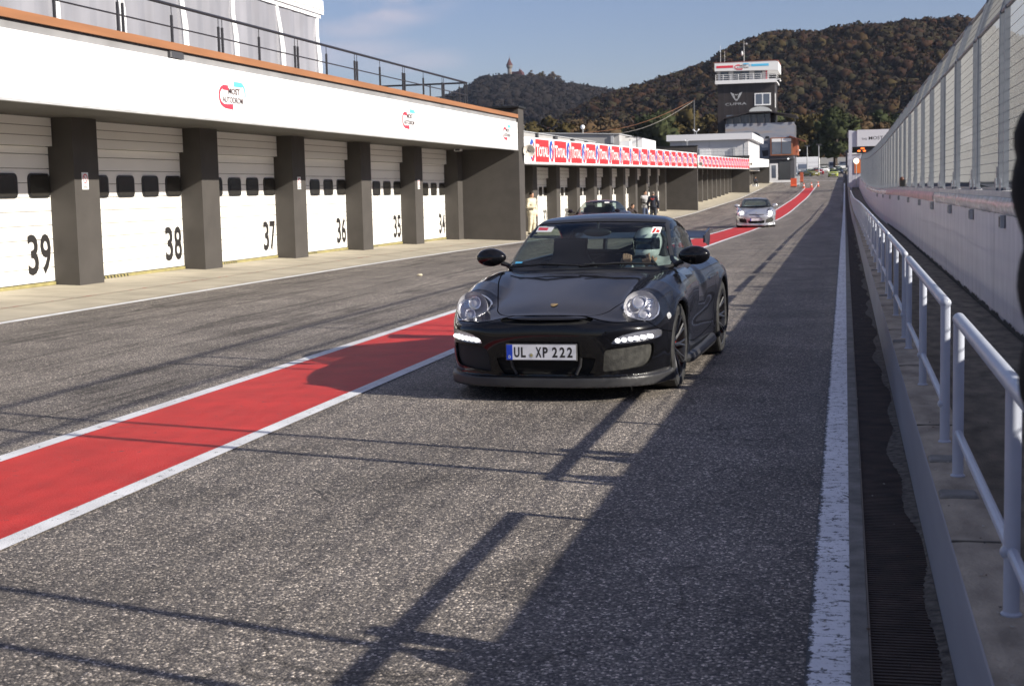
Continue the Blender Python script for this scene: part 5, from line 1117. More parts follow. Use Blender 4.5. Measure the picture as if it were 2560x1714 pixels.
def make_shape(kind):
    if kind == '911':
        side = np.vstack([spline([(.10, .13), (.055, .22), (.03, .34), (.0, .46), (.015, .56), (.075, .615), (.19, .645), (.40, .70), (.70, .765), (1.0, .825), (1.28, .875), (1.45, .90)], 8), spline([(1.45, .90), (2.5, .915), (3.3, .93), (3.6, .90), (3.9, .835), (4.15, .755), (4.32, .66), (4.41, .54), (4.43, .42), (4.38, .28), (4.28, .19)], 6), [(4.2, .15), (.2, .115)]])
        plan = spline([(0, -.0), (.25, .008), (.45, .045), (.60, .11), (.72, .21), (.80, .36), (.855, .60), (.885, .9), (.868, 1.3), (.85, 1.7), (.855, 2.2), (.87, 2.6), (.898, 3.0), (.912, 3.3), (.905, 3.65), (.865, 3.95), (.77, 4.2), (.60, 4.35), (.3, 4.42), (0, 4.43)], 6)
        fend = [((.655, .475, .615), .135), ((.665, .66, .63), .165), ((.68, .9, .65), .185), ((.70, 1.2, .675), .185), ((.70, 1.5, .69), .18), ((.69, 2.0, .70), .165)]
        haun = [((.70, 2.5, .68), .16), ((.715, 2.95, .70), .185), ((.725, 3.3, .71), .19), ((.70, 3.7, .69), .18), ((.62, 4.1, .63), .14)]
        gside = np.vstack([spline([(1.22, .80), (1.33, .895), (1.50, .995), (1.70, 1.11), (1.88, 1.20), (2.03, 1.262), (2.2, 1.305), (2.42, 1.328), (2.7, 1.315), (3.0, 1.26), (3.3, 1.16), (3.6, 1.03), (3.85, .915), (4.05, .81)], 8), [(4.0, .7), (1.3, .7)]])
        gplan = spline([(0, 1.20), (.3, 1.235), (.5, 1.31), (.64, 1.43), (.715, 1.62), (.735, 2.0), (.735, 2.5), (.715, 2.95), (.66, 3.35), (.56, 3.7), (.4, 3.95), (0, 4.08)], 6)
        wheels = [(.90, .325, .235, .866), (3.255, .343, .30, .905)]; r_arch = (.352, .372)
    else:
        side = np.vstack([spline([(.10, .17), (.04, .3), (.02, .45), (.04, .60), (.10, .68), (.3, .74), (.7, .81), (1.1, .865), (1.35, .895)], 8), spline([(1.35, .895), (2.4, .93), (3.4, .96), (3.7, .965), (4.1, .945), (4.3, .90), (4.38, .75), (4.38, .45), (4.3, .25)], 6), [(4.2, .18), (.2, .16)]])
        plan = spline([(0, 0), (.3, .01), (.55, .05), (.70, .13), (.79, .28), (.835, .6), (.855, 1.0), (.86, 1.8), (.865, 2.6), (.86, 3.4), (.83, 3.9), (.76, 4.2), (.6, 4.34), (.3, 4.38), (0, 4.38)], 6)
        fend = [((.66, .6, .62), .10), ((.69, .9, .66), .14), ((.70, 1.6, .70), .14), ((.70, 2.4, .72), .14)]
        haun = [((.70, 2.6, .72), .14), ((.71, 3.4, .74), .16), ((.70, 4.0, .70), .12)]
        gside = np.vstack([spline([(1.15, .80), (1.32, .91), (1.6, 1.09), (1.85, 1.24), (2.05, 1.335), (2.3, 1.375), (2.7, 1.375), (3.05, 1.33), (3.35, 1.22), (3.65, 1.06), (3.9, .93)], 8), [(3.9, .7), (1.3, .7)]])
        gplan = spline([(0, 1.13), (.35, 1.17), (.6, 1.30), (.71, 1.55), (.74, 2.0), (.745, 2.7), (.72, 3.3), (.64, 3.7), (.4, 3.86), (0, 3.9)], 6)
        wheels = [(.85, .315, .22, .835), (3.45, .315, .22, .84)]; r_arch = (.345, .345)
    if abs(plan[0][0]) < 1e-6: plan = np.vstack([plan, plan[::-1]*np.array([-1, 1])])
    gplan = np.vstack([gplan, gplan[::-1]*np.array([-1, 1])])
    TS = Tab(side, (-.4, -.2), (4.8, 1.3)); TP = Tab(plan, (-.2, -.4), (1.3, 4.8)); TG_ = Tab(gside, (.8, .4), (4.4, 1.7)); TGP = Tab(gplan, (-.2, .8), (1.2, 4.4))
    hol = Tab(spline([(1.25, .80), (1.4, .80), (2.2, .86), (3.4, .9), (3.6, .7), (3.4, .3), (1.6, .3), (1.25, .5)], 4, True), (.8, -.2), (4.4, 1.7))
    def body(x, y, z):
        x = np.abs(x)
        tuck = .16*np.clip((z-.52)/.40, 0, 2)**2+.035*np.clip((.42-z)/.3, 0, 2)**2
        d = smax(TP(x+tuck*.9, y), TS(y, z+.035*(x/.6)**2*(1+.8*sm(1.3, .6, y))), .055)
        f_ = capsule_chain(x, y, z, fend); d = smin(d, f_, .07); d = smin(d, capsule_chain(x, y, z, haun), .08)
        d = smax(d, .118-z+.05*sm(.75, .95, x)*0, .02)
        if kind == '911':
            # waist crease and door hollow
            d = d+.012*np.exp(-((z-.47)/.09)**2)*sm(1.35, 1.6, y)*sm(2.9, 2.6, y)
            lip = smax(TP(x-.012, y+.012), np.maximum(z-.185, .105-z), .014); d = np.where(y < .9, smin(d, lip, .012), d)
        for (wy, wz, _, _), ra in zip(wheels, r_arch):
            ra_ = np.sqrt((y-wy)**2+(z-wz)**2)-ra
            d = d-.012*np.exp(-((ra_-.03)/.035)**2)*sm(.72, .8, x)   # flared arch lip
            d = smax(d, -np.maximum(ra_, .50-x), .008)
        return d
    def green(x, y, z):
        x = np.abs(x); zz = np.clip((z-.86)/.40, 0, 1.5); tuck = .155*zz**1.35 if kind == '911' else .19*zz**1.3*.9
        sh = .13*(x/.7)**2*sm(2.5, 1.9, y)
        return smax(TGP(x+tuck*.97, y-.1*zz*0), TG_(y-sh, z+.05*(x/.6)**2), .075)
    return body, green, wheels, TGP
SHELL = {}
def shell(kind, h):
    if (kind, h) not in SHELL:
        body, green, wheels, TGP = make_shape(kind)
        B = surface(body, (-.98, -.06, .06), (.98, 4.5, 1.0), h); G = surface(green, (-.84, 1.05, .72), (.84, 4.2, 1.45), h)
        SHELL[(kind, h)] = (B, G, wheels, TGP)
    return SHELL[(kind, h)]
def P2(P, n=4, closed=True): return spline(P, n, closed)
def fieldpoly(P, a, b):
    P = np.array(P); return poly_sdf(P, a, b)
def wheel(t, x, y, z, R, w, side, rim, steer=0, caliper=True, lab=None):
    """tyre > rim, spokes, disc, caliper. outer face at x (signed by side)"""
    wo = bpy.data.objects.new('wheel', None); COL.objects.link(wo); wo.parent = t; wo.location = (side*(x-w/2), y, z); wo.rotation_euler = (0, 0, steer)
    s = side; hw = w/2; m = MB()
    m.lathe([(R*.70, -hw*s), (R*.93, -hw*s), (R*.985, -hw*.85*s), (R, -hw*.5*s), (R, hw*.5*s), (R*.985, hw*.85*s), (R*.93, hw*s), (R*.78, hw*1.02*s), (R*.745, hw*.96*s)], (0, 0, 0), 'x', 40)
    for q in (-.45, -.15, .15, .45): m.lathe([(R*1.001, (q-.012)*w*s), (R*.985, q*w*s), (R*1.001, (q+.012)*w*s)], (0, 0, 0), 'x', 40)
    m.build('tyre', TYRE, wo, True, local=True)
    m = MB(); m.lathe([(R*.75, hw*.97*s), (R*.72, hw*.93*s), (R*.70, hw*.5*s), (R*.68, -hw*.9*s), (R*.72, -hw*s)], (0, 0, 0), 'x', 36); m.build('rim', rim, wo, True, local=True)
    m = MB()
    for k in range(10):
        a = 2*math.pi*k/10
        for d in (-.10, .10):
            m.tube([(hw*.45*s, R*.14*math.cos(a), R*.14*math.sin(a)), (hw*.72*s, R*.42*math.cos(a+d*.4), R*.42*math.sin(a+d*.4)), (hw*.9*s, R*.715*math.cos(a+d), R*.715*math.sin(a+d))], [.018, .012, .010], 6)
    m.lathe([(0, hw*.62*s), (R*.13, hw*.6*s), (R*.17, hw*.5*s), (R*.2, hw*.3*s)], (0, 0, 0), 'x', 18)
    m.build('spokes', rim, wo, True, local=True)
    m = MB(); m.lathe([(0, hw*.1*s), (R*.56, hw*.1*s), (R*.56, hw*-.05*s), (0, -hw*.05*s)], (0, 0, 0), 'x', 30); m.build('brake_disc', BRK, wo, local=True)
    if caliper:
        m = MB(); P = [(hw*.14*s, R*.50*math.cos(a), R*.50*math.sin(a)) for a in np.linspace(-.5, .5, 6)]; m.tube(P, .035, 8); m.build('brake_caliper', REDC, wo, True, local=True)
    return wo
def car911(loc, rz, lab, black=True, h=.0145):
    t = thing('sports_car', lab, 'car', loc, rz)
    (BV, BT, BN), GRN, wheels, TGP = shell('911', h); mat = PBLK if black else PSIL
    X, Y, Z = BV[:, 0], BV[:, 1], BV[:, 2]; AX = np.abs(X)
    # open the cabin top
    cab = np.maximum(TGP(AX+.035, Y), np.maximum(.80-Z, Y-3.35)); cab = np.maximum(cab, 1.40+.1*AX**2-Y)
    M0 = clip(BV, BT, BN, cab+.02)
    X, Y, Z = M0[0].T; AX = np.abs(X)
    fr = np.where(Y < .75, 0, 9.)
    # openings in the nose, outlines in x, z
    cen = poly_sdf(P2([(-.34, .325), (0, .33), (.34, .325), (.365, .29), (.33, .215), (.27, .20), (0, .197), (-.27, .20), (-.33, .215), (-.365, .29)]), X, Z)+fr
    sid = poly_sdf(P2([(.455, .385), (.60, .405), (.735, .415), (.765, .40), (.755, .31), (.715, .255), (.62, .238), (.50, .225), (.425, .222), (.43, .28)]), AX, Z)+fr
    slot = poly_sdf(P2([(-.33, .612), (-.2, .603), (0, .60), (.2, .603), (.33, .612), (.345, .592), (.27, .572), (0, .563), (-.27, .572), (-.345, .592)]), X, Z)+fr
    drl = poly_sdf(P2([(.50, .425), (.66, .432), (.80, .452), (.812, .50), (.77, .512), (.66, .505), (.56, .482), (.505, .45)]), AX, Z)+fr
    # headlights: ellipse in the plane facing forward and up
    hc = np.array([.655, .385, .668]); hn = np.array([.16, -.86, .50]); hn /= np.linalg.norm(hn); hu = np.cross(hn, [0, 0, 1.]); hu /= np.linalg.norm(hu); hv = np.cross(hu, hn)
    def hl(x, y, z):
        p = np.stack([np.abs(x), y, z], -1)-hc; return np.sqrt((p@hu/.98)**2+(p@hv/1.04)**2)-.140+np.where((np.abs(p@hn) > .22), 9, 0)
    head = hl(X, Y, Z)
    part('inner_shell', clip(BV, BT, BN, np.minimum(cab, hl(BV[:, 0], BV[:, 1], BV[:, 2])-.004)), INNER, t, shift=-.030)
    hood = poly_sdf(spline([(-.69, 1.44), (-.67, 1.33), (-.605, .98), (-.53, .68), (-.465, .44), (-.42, .28), (-.33, .17), (-.15, .13), (.15, .13), (.33, .17), (.42, .28), (.465, .44), (.53, .68), (.605, .98), (.67, 1.33), (.69, 1.44)], 6), X, Y)+np.where(Z < .58, 9, 0)
    keep = np.minimum.reduce([cen, sid, slot, drl, head])
    MB_ = clip(*M0, keep)
    def F(fn, M): return fn(*M[0].T)
    hoodf = lambda M: poly_sdf(spline([(-.69, 1.44), (-.67, 1.33), (-.605, .98), (-.53, .68), (-.465, .44), (-.42, .28), (-.33, .17), (-.15, .13), (.15, .13), (.33, .17), (.42, .28), (.465, .44), (.53, .68), (.605, .98), (.67, 1.33), (.69, 1.44)], 6), M[0][:, 0], M[0][:, 1])+np.where(M[0][:, 2] < .58, 9, 0)
    hd = clip(*MB_, -hoodf(MB_)-.0042); rest = clip(*MB_, hoodf(MB_)-.0042)
    part('hood', hd, mat, t, .006)
    # lower lip in satin
    lipf = lambda M: np.maximum(M[0][:, 2]-(.178+.03*sm(.5, .85, np.abs(M[0][:, 0]))), M[0][:, 1]-.80)
    lp = clip(*rest, -lipf(rest)); rest = clip(*rest, lipf(rest)-.002)
    part('front_lip', lp, SATIN if black else mat, t, .01)
    # bumper / fender split, doors
    bmp = lambda M: np.maximum(M[0][:, 1]-(.58+.0*M[0][:, 2]), M[0][:, 2]-(.575-.10*sm(.70, .86, np.abs(M[0][:, 0]))+.05*sm(.55, .2, np.abs(M[0][:, 0]))))
    bp_ = clip(*rest, -bmp(rest)-.0028); rest = clip(*rest, bmp(rest)-.0028)
    part('front_bumper', bp_, mat, t, .012)
    door = [(1.50, .94), (1.47, .60), (1.50, .30), (2.55, .30), (2.78, .42), (2.83, .70), (2.80, .95)]
    df = lambda M: poly_sdf(P2(door, 3), M[0][:, 1], M[0][:, 2])+np.where(np.abs(M[0][:, 0]) < .55, 9, 0)
    dr = clip(*rest, -df(rest)-.003); rest = clip(*rest, df(rest)-.003)
    for s_ in (1, -1): part('door', clip(*dr, s_*dr[0][:, 0]), mat, t, .006)
    part('body', rest, mat, t, .008)
    # grilles behind the openings
    IN = (BV, BT, BN)
    def region(fn, sh, name, mt, sel=None, sol=0):
        q = clip(*IN, fn); 
        if sel is not None: q = clip(*q, sel(q))
        return part(name, q, mt, t, sol, sh)
    x_, y_, z_ = BV.T; ax_ = np.abs(x_); frr = np.where(y_ < .42, 0, 9.)
    sidp = P2([(.455, .385), (.60, .405), (.735, .415), (.765, .40), (.755, .31), (.715, .255), (.62, .238), (.50, .225), (.425, .222), (.43, .28)])
    for s_ in (1, -1): region(-(poly_sdf(sidp, ax_, z_)+frr), -.022, 'grille', MESHG if s_ > 0 else CABIN, lambda q: s_*q[0][:, 0])
    for sx in (-1, 1):   # vertical strakes of the centre intake
        yy_ = fit_on(IN, [(sx*.25, .26)])[0]; m = MB(); m.tube([(sx*.265, yy_+.0, .325), (sx*.255, yy_+.01, .26), (sx*.225, yy_+.01, .20)], .012, 8); m.build('intake_strake', SATIN, t, True, local=True)
    # daytime running lights
    drp = P2([(.50, .425), (.66, .432), (.80, .452), (.812, .50), (.77, .512), (.66, .505), (.56, .482), (.505, .45)])
    for s_ in (1, -1):
        o = region(-(poly_sdf(drp, ax_, z_)+frr), -.012, 'running_light', CHR, lambda q: s_*q[0][:, 0])
        m = MB(); pts = [(.535+.043*k, .447+.0035*k) for k in range(6)]; ys_d = fit_on(IN, pts)
        for (px_, pz_), py_ in zip(pts, ys_d): m.ball((s_*px_, py_+.002, pz_), .0185, 10, sq=(1.05, .6, .85))
        m.build('led', DRL if black else CHR, o, True, local=True)
        region(-(poly_sdf(drp, ax_, z_)+frr), .001, 'lamp_glass', LENS, lambda q: s_*q[0][:, 0])
    # headlights
    for s_ in (1, -1):
        Hh_ = thing('headlight', None, None); Hh_.parent = t
        for k in ('label', 'category'):
            if k in Hh_: del Hh_[k]
        C = Vector((hc[0]*s_, hc[1], hc[2])); n = Vector((hn[0]*s_, hn[1], hn[2])); n.normalize(); u = Vector((hu[0]*s_, hu[1], hu[2])); v = Vector(hv)
        ring = clip(BV, BT, BN, .0052-np.abs(hl(x_, y_, z_)+.0062)); ring = clip(*ring, s_*ring[0][:, 0]); part('trim_ring', ring, CHR, Hh_, .006, .002)
        ln = clip(BV, BT, BN, -hl(x_, y_, z_)-.012); ln = clip(*ln, s_*ln[0][:, 0])
        off = (ln[0].mean(0) @ np.array(n)) if len(ln[0]) else 0; zc = off-C.dot(n)
        part('lens', ln, LENS, Hh_, 0, .0)
        q = lambda a, b, c: C+u*a+v*b+n*(c+zc)
        m = MB(); nn_ = 28; V = []; 
        prof = [(.130, -.0), (.128, -.02), (.108, -.045), (.06, -.06), (0, -.062)]
        for r, d in prof: V += [q(r*math.cos(2*math.pi*k/nn_), r*1.04*math.sin(2*math.pi*k/nn_), d) for k in range(nn_)]
        m.add(V, [(i*nn_+k, i*nn_+(k+1) % nn_, (i+1)*nn_+(k+1) % nn_, (i+1)*nn_+k) for i in range(len(prof)-1) for k in range(nn_)]); m.build('bowl', CHD, Hh_, True, local=True)
        on = not black
        for (a, b, r) in ((.012, .045, .052), (-.022, -.052, .042)):
            a = a*1.0
            m = MB(); V = []; pr = [(r, -.03), (r*1.08, -.012), (r*.92, -.008), (r*.80, -.022)]
            for rr_, d in pr: V += [q(a+rr_*math.cos(2*math.pi*k/20), b+rr_*math.sin(2*math.pi*k/20), d) for k in range(20)]
            m.add(V, [(i*20+k, i*20+(k+1) % 20, (i+1)*20+(k+1) % 20, (i+1)*20+k) for i in range(3) for k in range(20)]); m.build('reflector_ring', CHR, Hh_, True, local=True)
            m = MB(); V = [q(a, b, -.012)]+[q(a+r*.78*.6*math.cos(2*math.pi*k/20), b+r*.78*.6*math.sin(2*math.pi*k/20), -.016) for k in range(20)]+[q(a+r*.80*math.cos(2*math.pi*k/20), b+r*.80*math.sin(2*math.pi*k/20), -.024) for k in range(20)]
            m.add(V, [(0, 1+k, 1+(k+1) % 20) for k in range(20)]+[(1+k, 21+k, 21+(k+1) % 20, 1+(k+1) % 20) for k in range(20)]); m.build('projector', HLON if on else CHD, Hh_, True, local=True)
        m = MB()
        for k in range(4):
            b = .062-.018*k; m.add([q(-.095+.004*k, b, -.022), q(-.045, b+.004, -.028), q(-.045, b+.011, -.026), q(-.09+.004*k, b+.009, -.02)], [(0, 1, 2, 3)])
        m.build('indicator_fins', CHR, Hh_, local=True)
    # side markers
    for s_ in (1, -1):
        q = clip(BV, BT, BN, -(poly_sdf(P2([(.50, .60), (.56, .612), (.56, .578), (.505, .567)]), y_, z_)+np.where(ax_ < .7, 9, 0))); q = clip(*q, s_*q[0][:, 0]); part('side_marker', q, GREY, t, .004, .003)
    # badge
    yb = .33; k = np.argmin((x_**2)+((y_-yb)**2)*1+np.where(z_ < .6, 9, 0)); zb = z_[k]
    m = MB(); Pb = [(-.028, .035), (0, .040), (.028, .035), (.026, .005), (.012, -.022), (0, -.032), (-.012, -.022), (-.026, .005)]
    m.add([(a, yb+b*.97, zb+b*.25+.004) for a, b in Pb]+[(0, yb, zb+.008)], [(i, (i+1) % 8, 8) for i in range(8)]); m.build('badge', GOLD, t, local=True)
    # licence plate
    po = bpy.data.objects.new('licence_plate', None); COL.objects.link(po); po.parent = t; px0 = -.0; yp = -.028
    m = MB(); m.bbox(-.268, .268, -.004, .012, -.062, .062, .004); m.V = [(v[0], v[1], v[2]) for v in m.V]; m.build('frame', DGREY, po, local=True)
    m = MB(); m.box(-.26, .26, -.0075, -.0045, -.055, .055, 0); m.box(-.26, -.215, -.0085, -.0076, -.055, .055, 1)
    m.add([(-.237+.011*math.cos(a), -.0095, .022+.011*math.sin(a)) for a in np.linspace(0, 6.28, 10)[:-1]], [tuple(range(9))], 1); put_text(m, 'D', (-.245, -.0092, -.045), (1, 0, 0), (0, 0, 1), .016, .022, .02, 0)
    m.build('plate', [PLATE, PBLUE], po, local=True)
    m = MB()
    if black:
        for ch, xa, wd_ in (('U', -.203, .042), ('L', -.150, .036), ('X', -.040, .044), ('P', .014, .038), ('2', .084, .040), ('2', .140, .040), ('2', .196, .040)): put_text(m, ch, (xa, -.0082, -.038), (1, 0, 0), (0, 0, 1), wd_, .076, .03)
    m.build('characters', NUM, po, local=True) if black else None
    if black:
        m = MB(); m.lathe([(0, -.009), (.017, -.0085), (.018, -.0076)], (-.073, 0, -.022), 'y', 16, 0); m.lathe([(0, -.0098), (.0105, -.0094)], (-.073, 0, -.022), 'y', 12, 1); m.build('seal', [GREY, YEL], po, local=True)
    po.location = (px0-.015, yp, .372)
    # greenhouse: glass and frame
    GV, GT, GN = GRN; gx, gy, gz_ = GV.T; gax = np.abs(gx)
    bs = (GV, GT, GN)
    low = lambda M: M[0][:, 2]-(.875+.0*M[0][:, 1])
    bs = clip(*bs, low(bs)+.02)
    wsp = P2([(-.675, .915), (-.4, .905), (0, .90), (.4, .905), (.675, .915), (.670, .96), (.605, 1.13), (.560, 1.228), (.51, 1.25), (0, 1.268), (-.51, 1.25), (-.560, 1.228), (-.605, 1.13), (-.670, .96)], 5)
    wsf = lambda M: poly_sdf(wsp, M[0][:, 0], M[0][:, 2])+np.where(M[0][:, 1] > 2.3, 9, 0)
    dlo = P2([(1.66, .935), (1.82, 1.055), (2.02, 1.17), (2.18, 1.24), (2.45, 1.26), (2.75, 1.24), (3.02, 1.175), (3.27, 1.07), (3.40, .99), (3.33, .955), (2.9, .94), (2.2, .93)], 5)
    dlf = lambda M: poly_sdf(dlo, M[0][:, 1], M[0][:, 2])+np.where(np.abs(M[0][:, 0]) < .42, 9, 0)
    rwp = P2([(-.43, 1.19), (0, 1.20), (.43, 1.19), (.50, 1.02), (.48, .97), (0, .955), (-.48, .97), (-.50, 1.02)], 4)
    rwf = lambda M: poly_sdf(rwp, M[0][:, 0], M[0][:, 2])+np.where(M[0][:, 1] < 2.9, 9, 0)
    ws = clip(*bs, -wsf(bs)); fr_ = clip(*bs, wsf(bs))
    wg = part('windscreen', ws, GLS, t, 0, -.003)
    bandw = clip(*bs, .011-np.abs(wsf(bs)-.011)); part('windscreen_seal', bandw, BLK, t, .004, .0015)
    sd = clip(*fr_, -dlf(fr_)); fr_ = clip(*fr_, dlf(fr_))
    for s_ in (1, -1): part('side_window', clip(*sd, s_*sd[0][:, 0]), GLD, t, 0, -.002)
    rw = clip(*fr_, -rwf(fr_)); fr_ = clip(*fr_, rwf(fr_)); part('rear_window', rw, GLS, t)
    part('roof_and_pillars', fr_, mat, t, .02)
    # wipers and cowl
    for a, b in (((-.62, 1.44, .915), (.0, 1.30, .93)), ((-.02, 1.31, .92), (.60, 1.40, .935))):
        m = MB(); mid_ = ((a[0]+b[0])/2, min(a[1], b[1])+.02, .945); m.tube([a, mid_, b], [.008, .011, .006], 6); m.tube([(b[0]+.0, b[1], b[2]), (a[0]+.05, a[1]-.02, a[2]+.022)], .006, 5); m.build('wiper', BLK, t, True, local=True)
    m = MB(); V = [(x, 1.245+.14*(x/.5)**2*.7, .872-.03*(x/.6)**2) for x in np.linspace(-.66, .66, 13)]+[(x, 1.40+.12*(x/.5)**2*.7, .906-.02*(x/.6)**2) for x in np.linspace(-.66, .66, 13)]
    m.add(V, [(k, k+1, k+14, k+13) for k in range(12)]); m.build('cowl', BLK, t, local=True)
    # door mirrors
    for s_ in (1, -1):
        mo = bpy.data.objects.new('door_mirror', None); COL.objects.link(mo); mo.parent = t; mo.location = (s_*.868, 1.70, .985); mo.scale = (1.0, 1.0, 1.05)
        def mf(x, y, z): return np.sqrt((x/.128)**2+(y/.070)**2+((z+.25*0)/.076)**2)**.9-1+0*x
        def mf2(x, y, z):
            xx = x*s_; w_ = 1+.30*np.clip(-xx/.13, -1, 1)*0-.0; zz = z/(.074-.10*np.clip(-xx-.02, 0, .12)); yy = (y-.25*0*xx)/.072
            e = (np.sqrt((xx/.130)**2+yy**2+zz**2)-1)*.07; return smax(e, y-.030, .012)
        V_, T_, N_ = surface(mf2, (-.15, -.09, -.09), (.15, .05, .09), .010)
        part('housing', (V_, T_, N_), mat, mo)
        m = MB(); m.lathe([(0, .031), (.060, .031)], (0, 0, 0), 'y', 20); m.V = [(v[0]*1.7, v[1], v[2]) for v in m.V]; m.build('glass', CHR, mo, local=True)
        m = MB(); m.tube([(-s_*.09, .0, -.045), (-s_*.135, .0, -.06), (-s_*.175, -.0, -.085)], [.022, .018, .024], 8); m.build('arm', BLK, mo, True, local=True)
    # door handles, fuel flap line, sill
    for s_ in (1, -1): m = MB(); m.tube([(s_*.853, 2.56, .735), (s_*.868, 2.62, .738), (s_*.866, 2.70, .74), (s_*.858, 2.75, .74)], [.010, .014, .014, .008], 8); m.build('door_handle', mat, t, True, local=True)
    for s_ in (1, -1): m = MB(); m.tube([(s_*.80, 1.34, .17), (s_*.852, 1.5, .165), (s_*.858, 2.2, .17), (s_*.865, 2.75, .19), (s_*.83, 2.88, .22)], [.03, .045, .045, .05, .03], 8); m.build('side_sill', SATIN if black else mat, t, True, local=True)
    # wheels
    for i, (wy, wr, ww, wx) in enumerate(wheels):
        for s_ in (1, -1): wheel(t, wx, wy, wr, wr, ww, s_, RIMB if black else RIMS, R_(-2) if i == 0 else 0)
    # black wheel houses so nothing shows through the arches
    for wy, wr, ww, wx in wheels:
        for s_ in (1, -1): m = MB(); m.lathe([(.40, 0), (.40, .02), (0, .02)], (s_*.50, wy, wr), 'x', 24); m.build('wheel_house', INNER, t, local=True)
    # cabin
    m = MB(); m.box(-.66, .66, 1.55, 3.3, .30, .34); m.box(-.68, .68, 3.25, 3.3, .3, .93); m.box(-.70, -.64, 1.5, 3.3, .3, .86); m.box(.64, .70, 1.5, 3.3, .3, .86); m.build('cabin_tub', CABIN, t, local=True)
    m = MB(); V = []; xs_ = np.linspace(-.66, .66, 9)
    for yy_, zz_ in ((1.36, .862), (1.60, .885), (1.78, .87), (1.83, .80), (1.80, .55)): V += [(x, yy_+.09*(x/.6)**2*(yy_ < 1.7), zz_-.015*(x/.6)**2) for x in xs_]
    m.add(V, [(r*9+k, r*9+k+1, (r+1)*9+k+1, (r+1)*9+k) for r in range(4) for k in range(8)]); m.build('dashboard', pm('dash_grey', (.045, .05, .052), .8), t, True, local=True)
    if black:
        for s_, nm in ((-1, 'seat'), (1, 'seat')):
            so_ = bpy.data.objects.new('seat', None); COL.objects.link(so_); so_.parent = t; so_.location = (s_*.36, 2.35, .38)
            def sf(x, y, z):
                yy = y-.32*np.clip((z-.05), 0, 1)*.62-.05; wd_ = .25-.10*sm(.42, .62, z)-.02*sm(.2, .0, z)
                b = np.maximum(np.abs(x)-wd_, np.maximum(np.abs(yy)-.05-.05*(np.abs(x)/.25)**2*sm(.62, .4, z), np.abs(z-.36)-.37)); c_ = np.maximum(np.abs(x)-.24, np.maximum(np.abs(y+.15)-.26, np.abs(z-.02)-.07)); return smin(b, c_, .05)
            sv = surface(sf, (-.3, -.5, -.12), (.3, .5, .8), .025); part('seat_shell', sv, SEATM, so_)
            m = MB(); m.bbox(-.10, .10, .10, .14, .12, .50, .02); m.V = [(v[0], v[1]+.2*(v[2]-.1)*.62-.09, v[2]) for v in m.V]; m.build('seat_insert', SEATG, so_, local=True)
        m = MB(); P = [(.36+.175*math.cos(a), 1.93+.06*math.sin(a), .80+.165*math.sin(a)) for a in np.linspace(0, 2*math.pi, 29)]; m.tube(P, .014, 8, caps=False)
        m.tube([(.36, 1.90, .80), (.36, 1.75, .74)], .03, 8); m.tube([(.20, 1.93, .80), (.52, 1.93, .80)], .014, 6); m.build('steering_wheel', CABIN, t, True, local=True)
        m = MB(); m.ball((0, 1.98, 1.175), 1, 14, sq=(.125, .022, .036)); m.tube([(0, 1.98, 1.20), (0, 2.02, 1.25)], .014, 6); m.build('rear_view_mirror', BLK, t, True, local=True)
        m = MB(); m.tube([(-.52, 2.85, .6), (-.50, 2.85, 1.0), (-.38, 2.80, 1.17), (.38, 2.80, 1.17), (.50, 2.85, 1.0), (.52, 2.85, .6)], .022, 8); m.tube([(-.50, 2.85, .78), (.50, 2.85, .78)], .022, 8); m.tube([(-.48, 2.86, .80), (.42, 2.84, 1.12)], .018, 8); m.build('roll_cage', CABIN, t, True, local=True)
        # stickers on the windscreen
        def on_glass(x, z):
            V_ = ws[0]; k = np.argmin((V_[:, 0]-x)**2+(V_[:, 2]-z)**2); return Vector(V_[k]), Vector(ws[2][k])
        for (xa, xb, za, zb_, cols, nm) in ((-.55, -.39, 1.18, 1.222, (WHITE, LRED), 'red'), (.47, .548, 1.16, 1.208, (WHITE, REDC), 'sq'), (-.63, -.56, .935, .952, (CYANM, WHITE), 'teal')):
            c = [on_glass(x, z) for x, z in ((xa, za), (xb, za), (xb, zb_), (xa, zb_))]; c = [p+n_*.004 for p, n_ in c]
            m = MB(); m.quad(*c, 0)
            L_ = lambda a, b: c[0]*(1-a)*(1-b)+c[1]*a*(1-b)+c[2]*a*b+c[3]*(1-a)*b+Vector((0, -.002, .001))
            if nm == 'red': m.quad(L_(.08, .35), L_(.68, .3), L_(.68, .8), L_(.08, .85), 1)
            if nm == 'sq': m.quad(L_(.1, .1), L_(.35, .15), L_(.45, .8), L_(.25, .8), 1); m.quad(L_(.5, .2), L_(.85, .1), L_(.9, .4), L_(.6, .6), 1)
            m.build('sticker', list(cols), t, local=True)
        # rear wing
        wo = bpy.data.objects.new('rear_wing', None); COL.objects.link(wo); wo.parent = t
        m = MB(); sec = [(3.98, 1.045), (4.08, 1.066), (4.22, 1.085), (4.30, 1.105), (4.30, 1.09), (4.18, 1.06), (4.05, 1.035)]; nx_ = 15; xs_ = np.linspace(-.64, .64, nx_); V = []
        for x in xs_: V += [(x, y-.05*(1-(x/.64)**2), z+.012*(1-(x/.64)**2)) for y, z in sec]
        k7 = len(sec); m.add(V, [(i*k7+j, i*k7+(j+1) % k7, (i+1)*k7+(j+1) % k7, (i+1)*k7+j) for i in range(nx_-1) for j in range(k7)]+[tuple(range(k7)), tuple(range((nx_-1)*k7, nx_*k7))]); m.build('wing_blade', PBLK, wo, True, local=True)
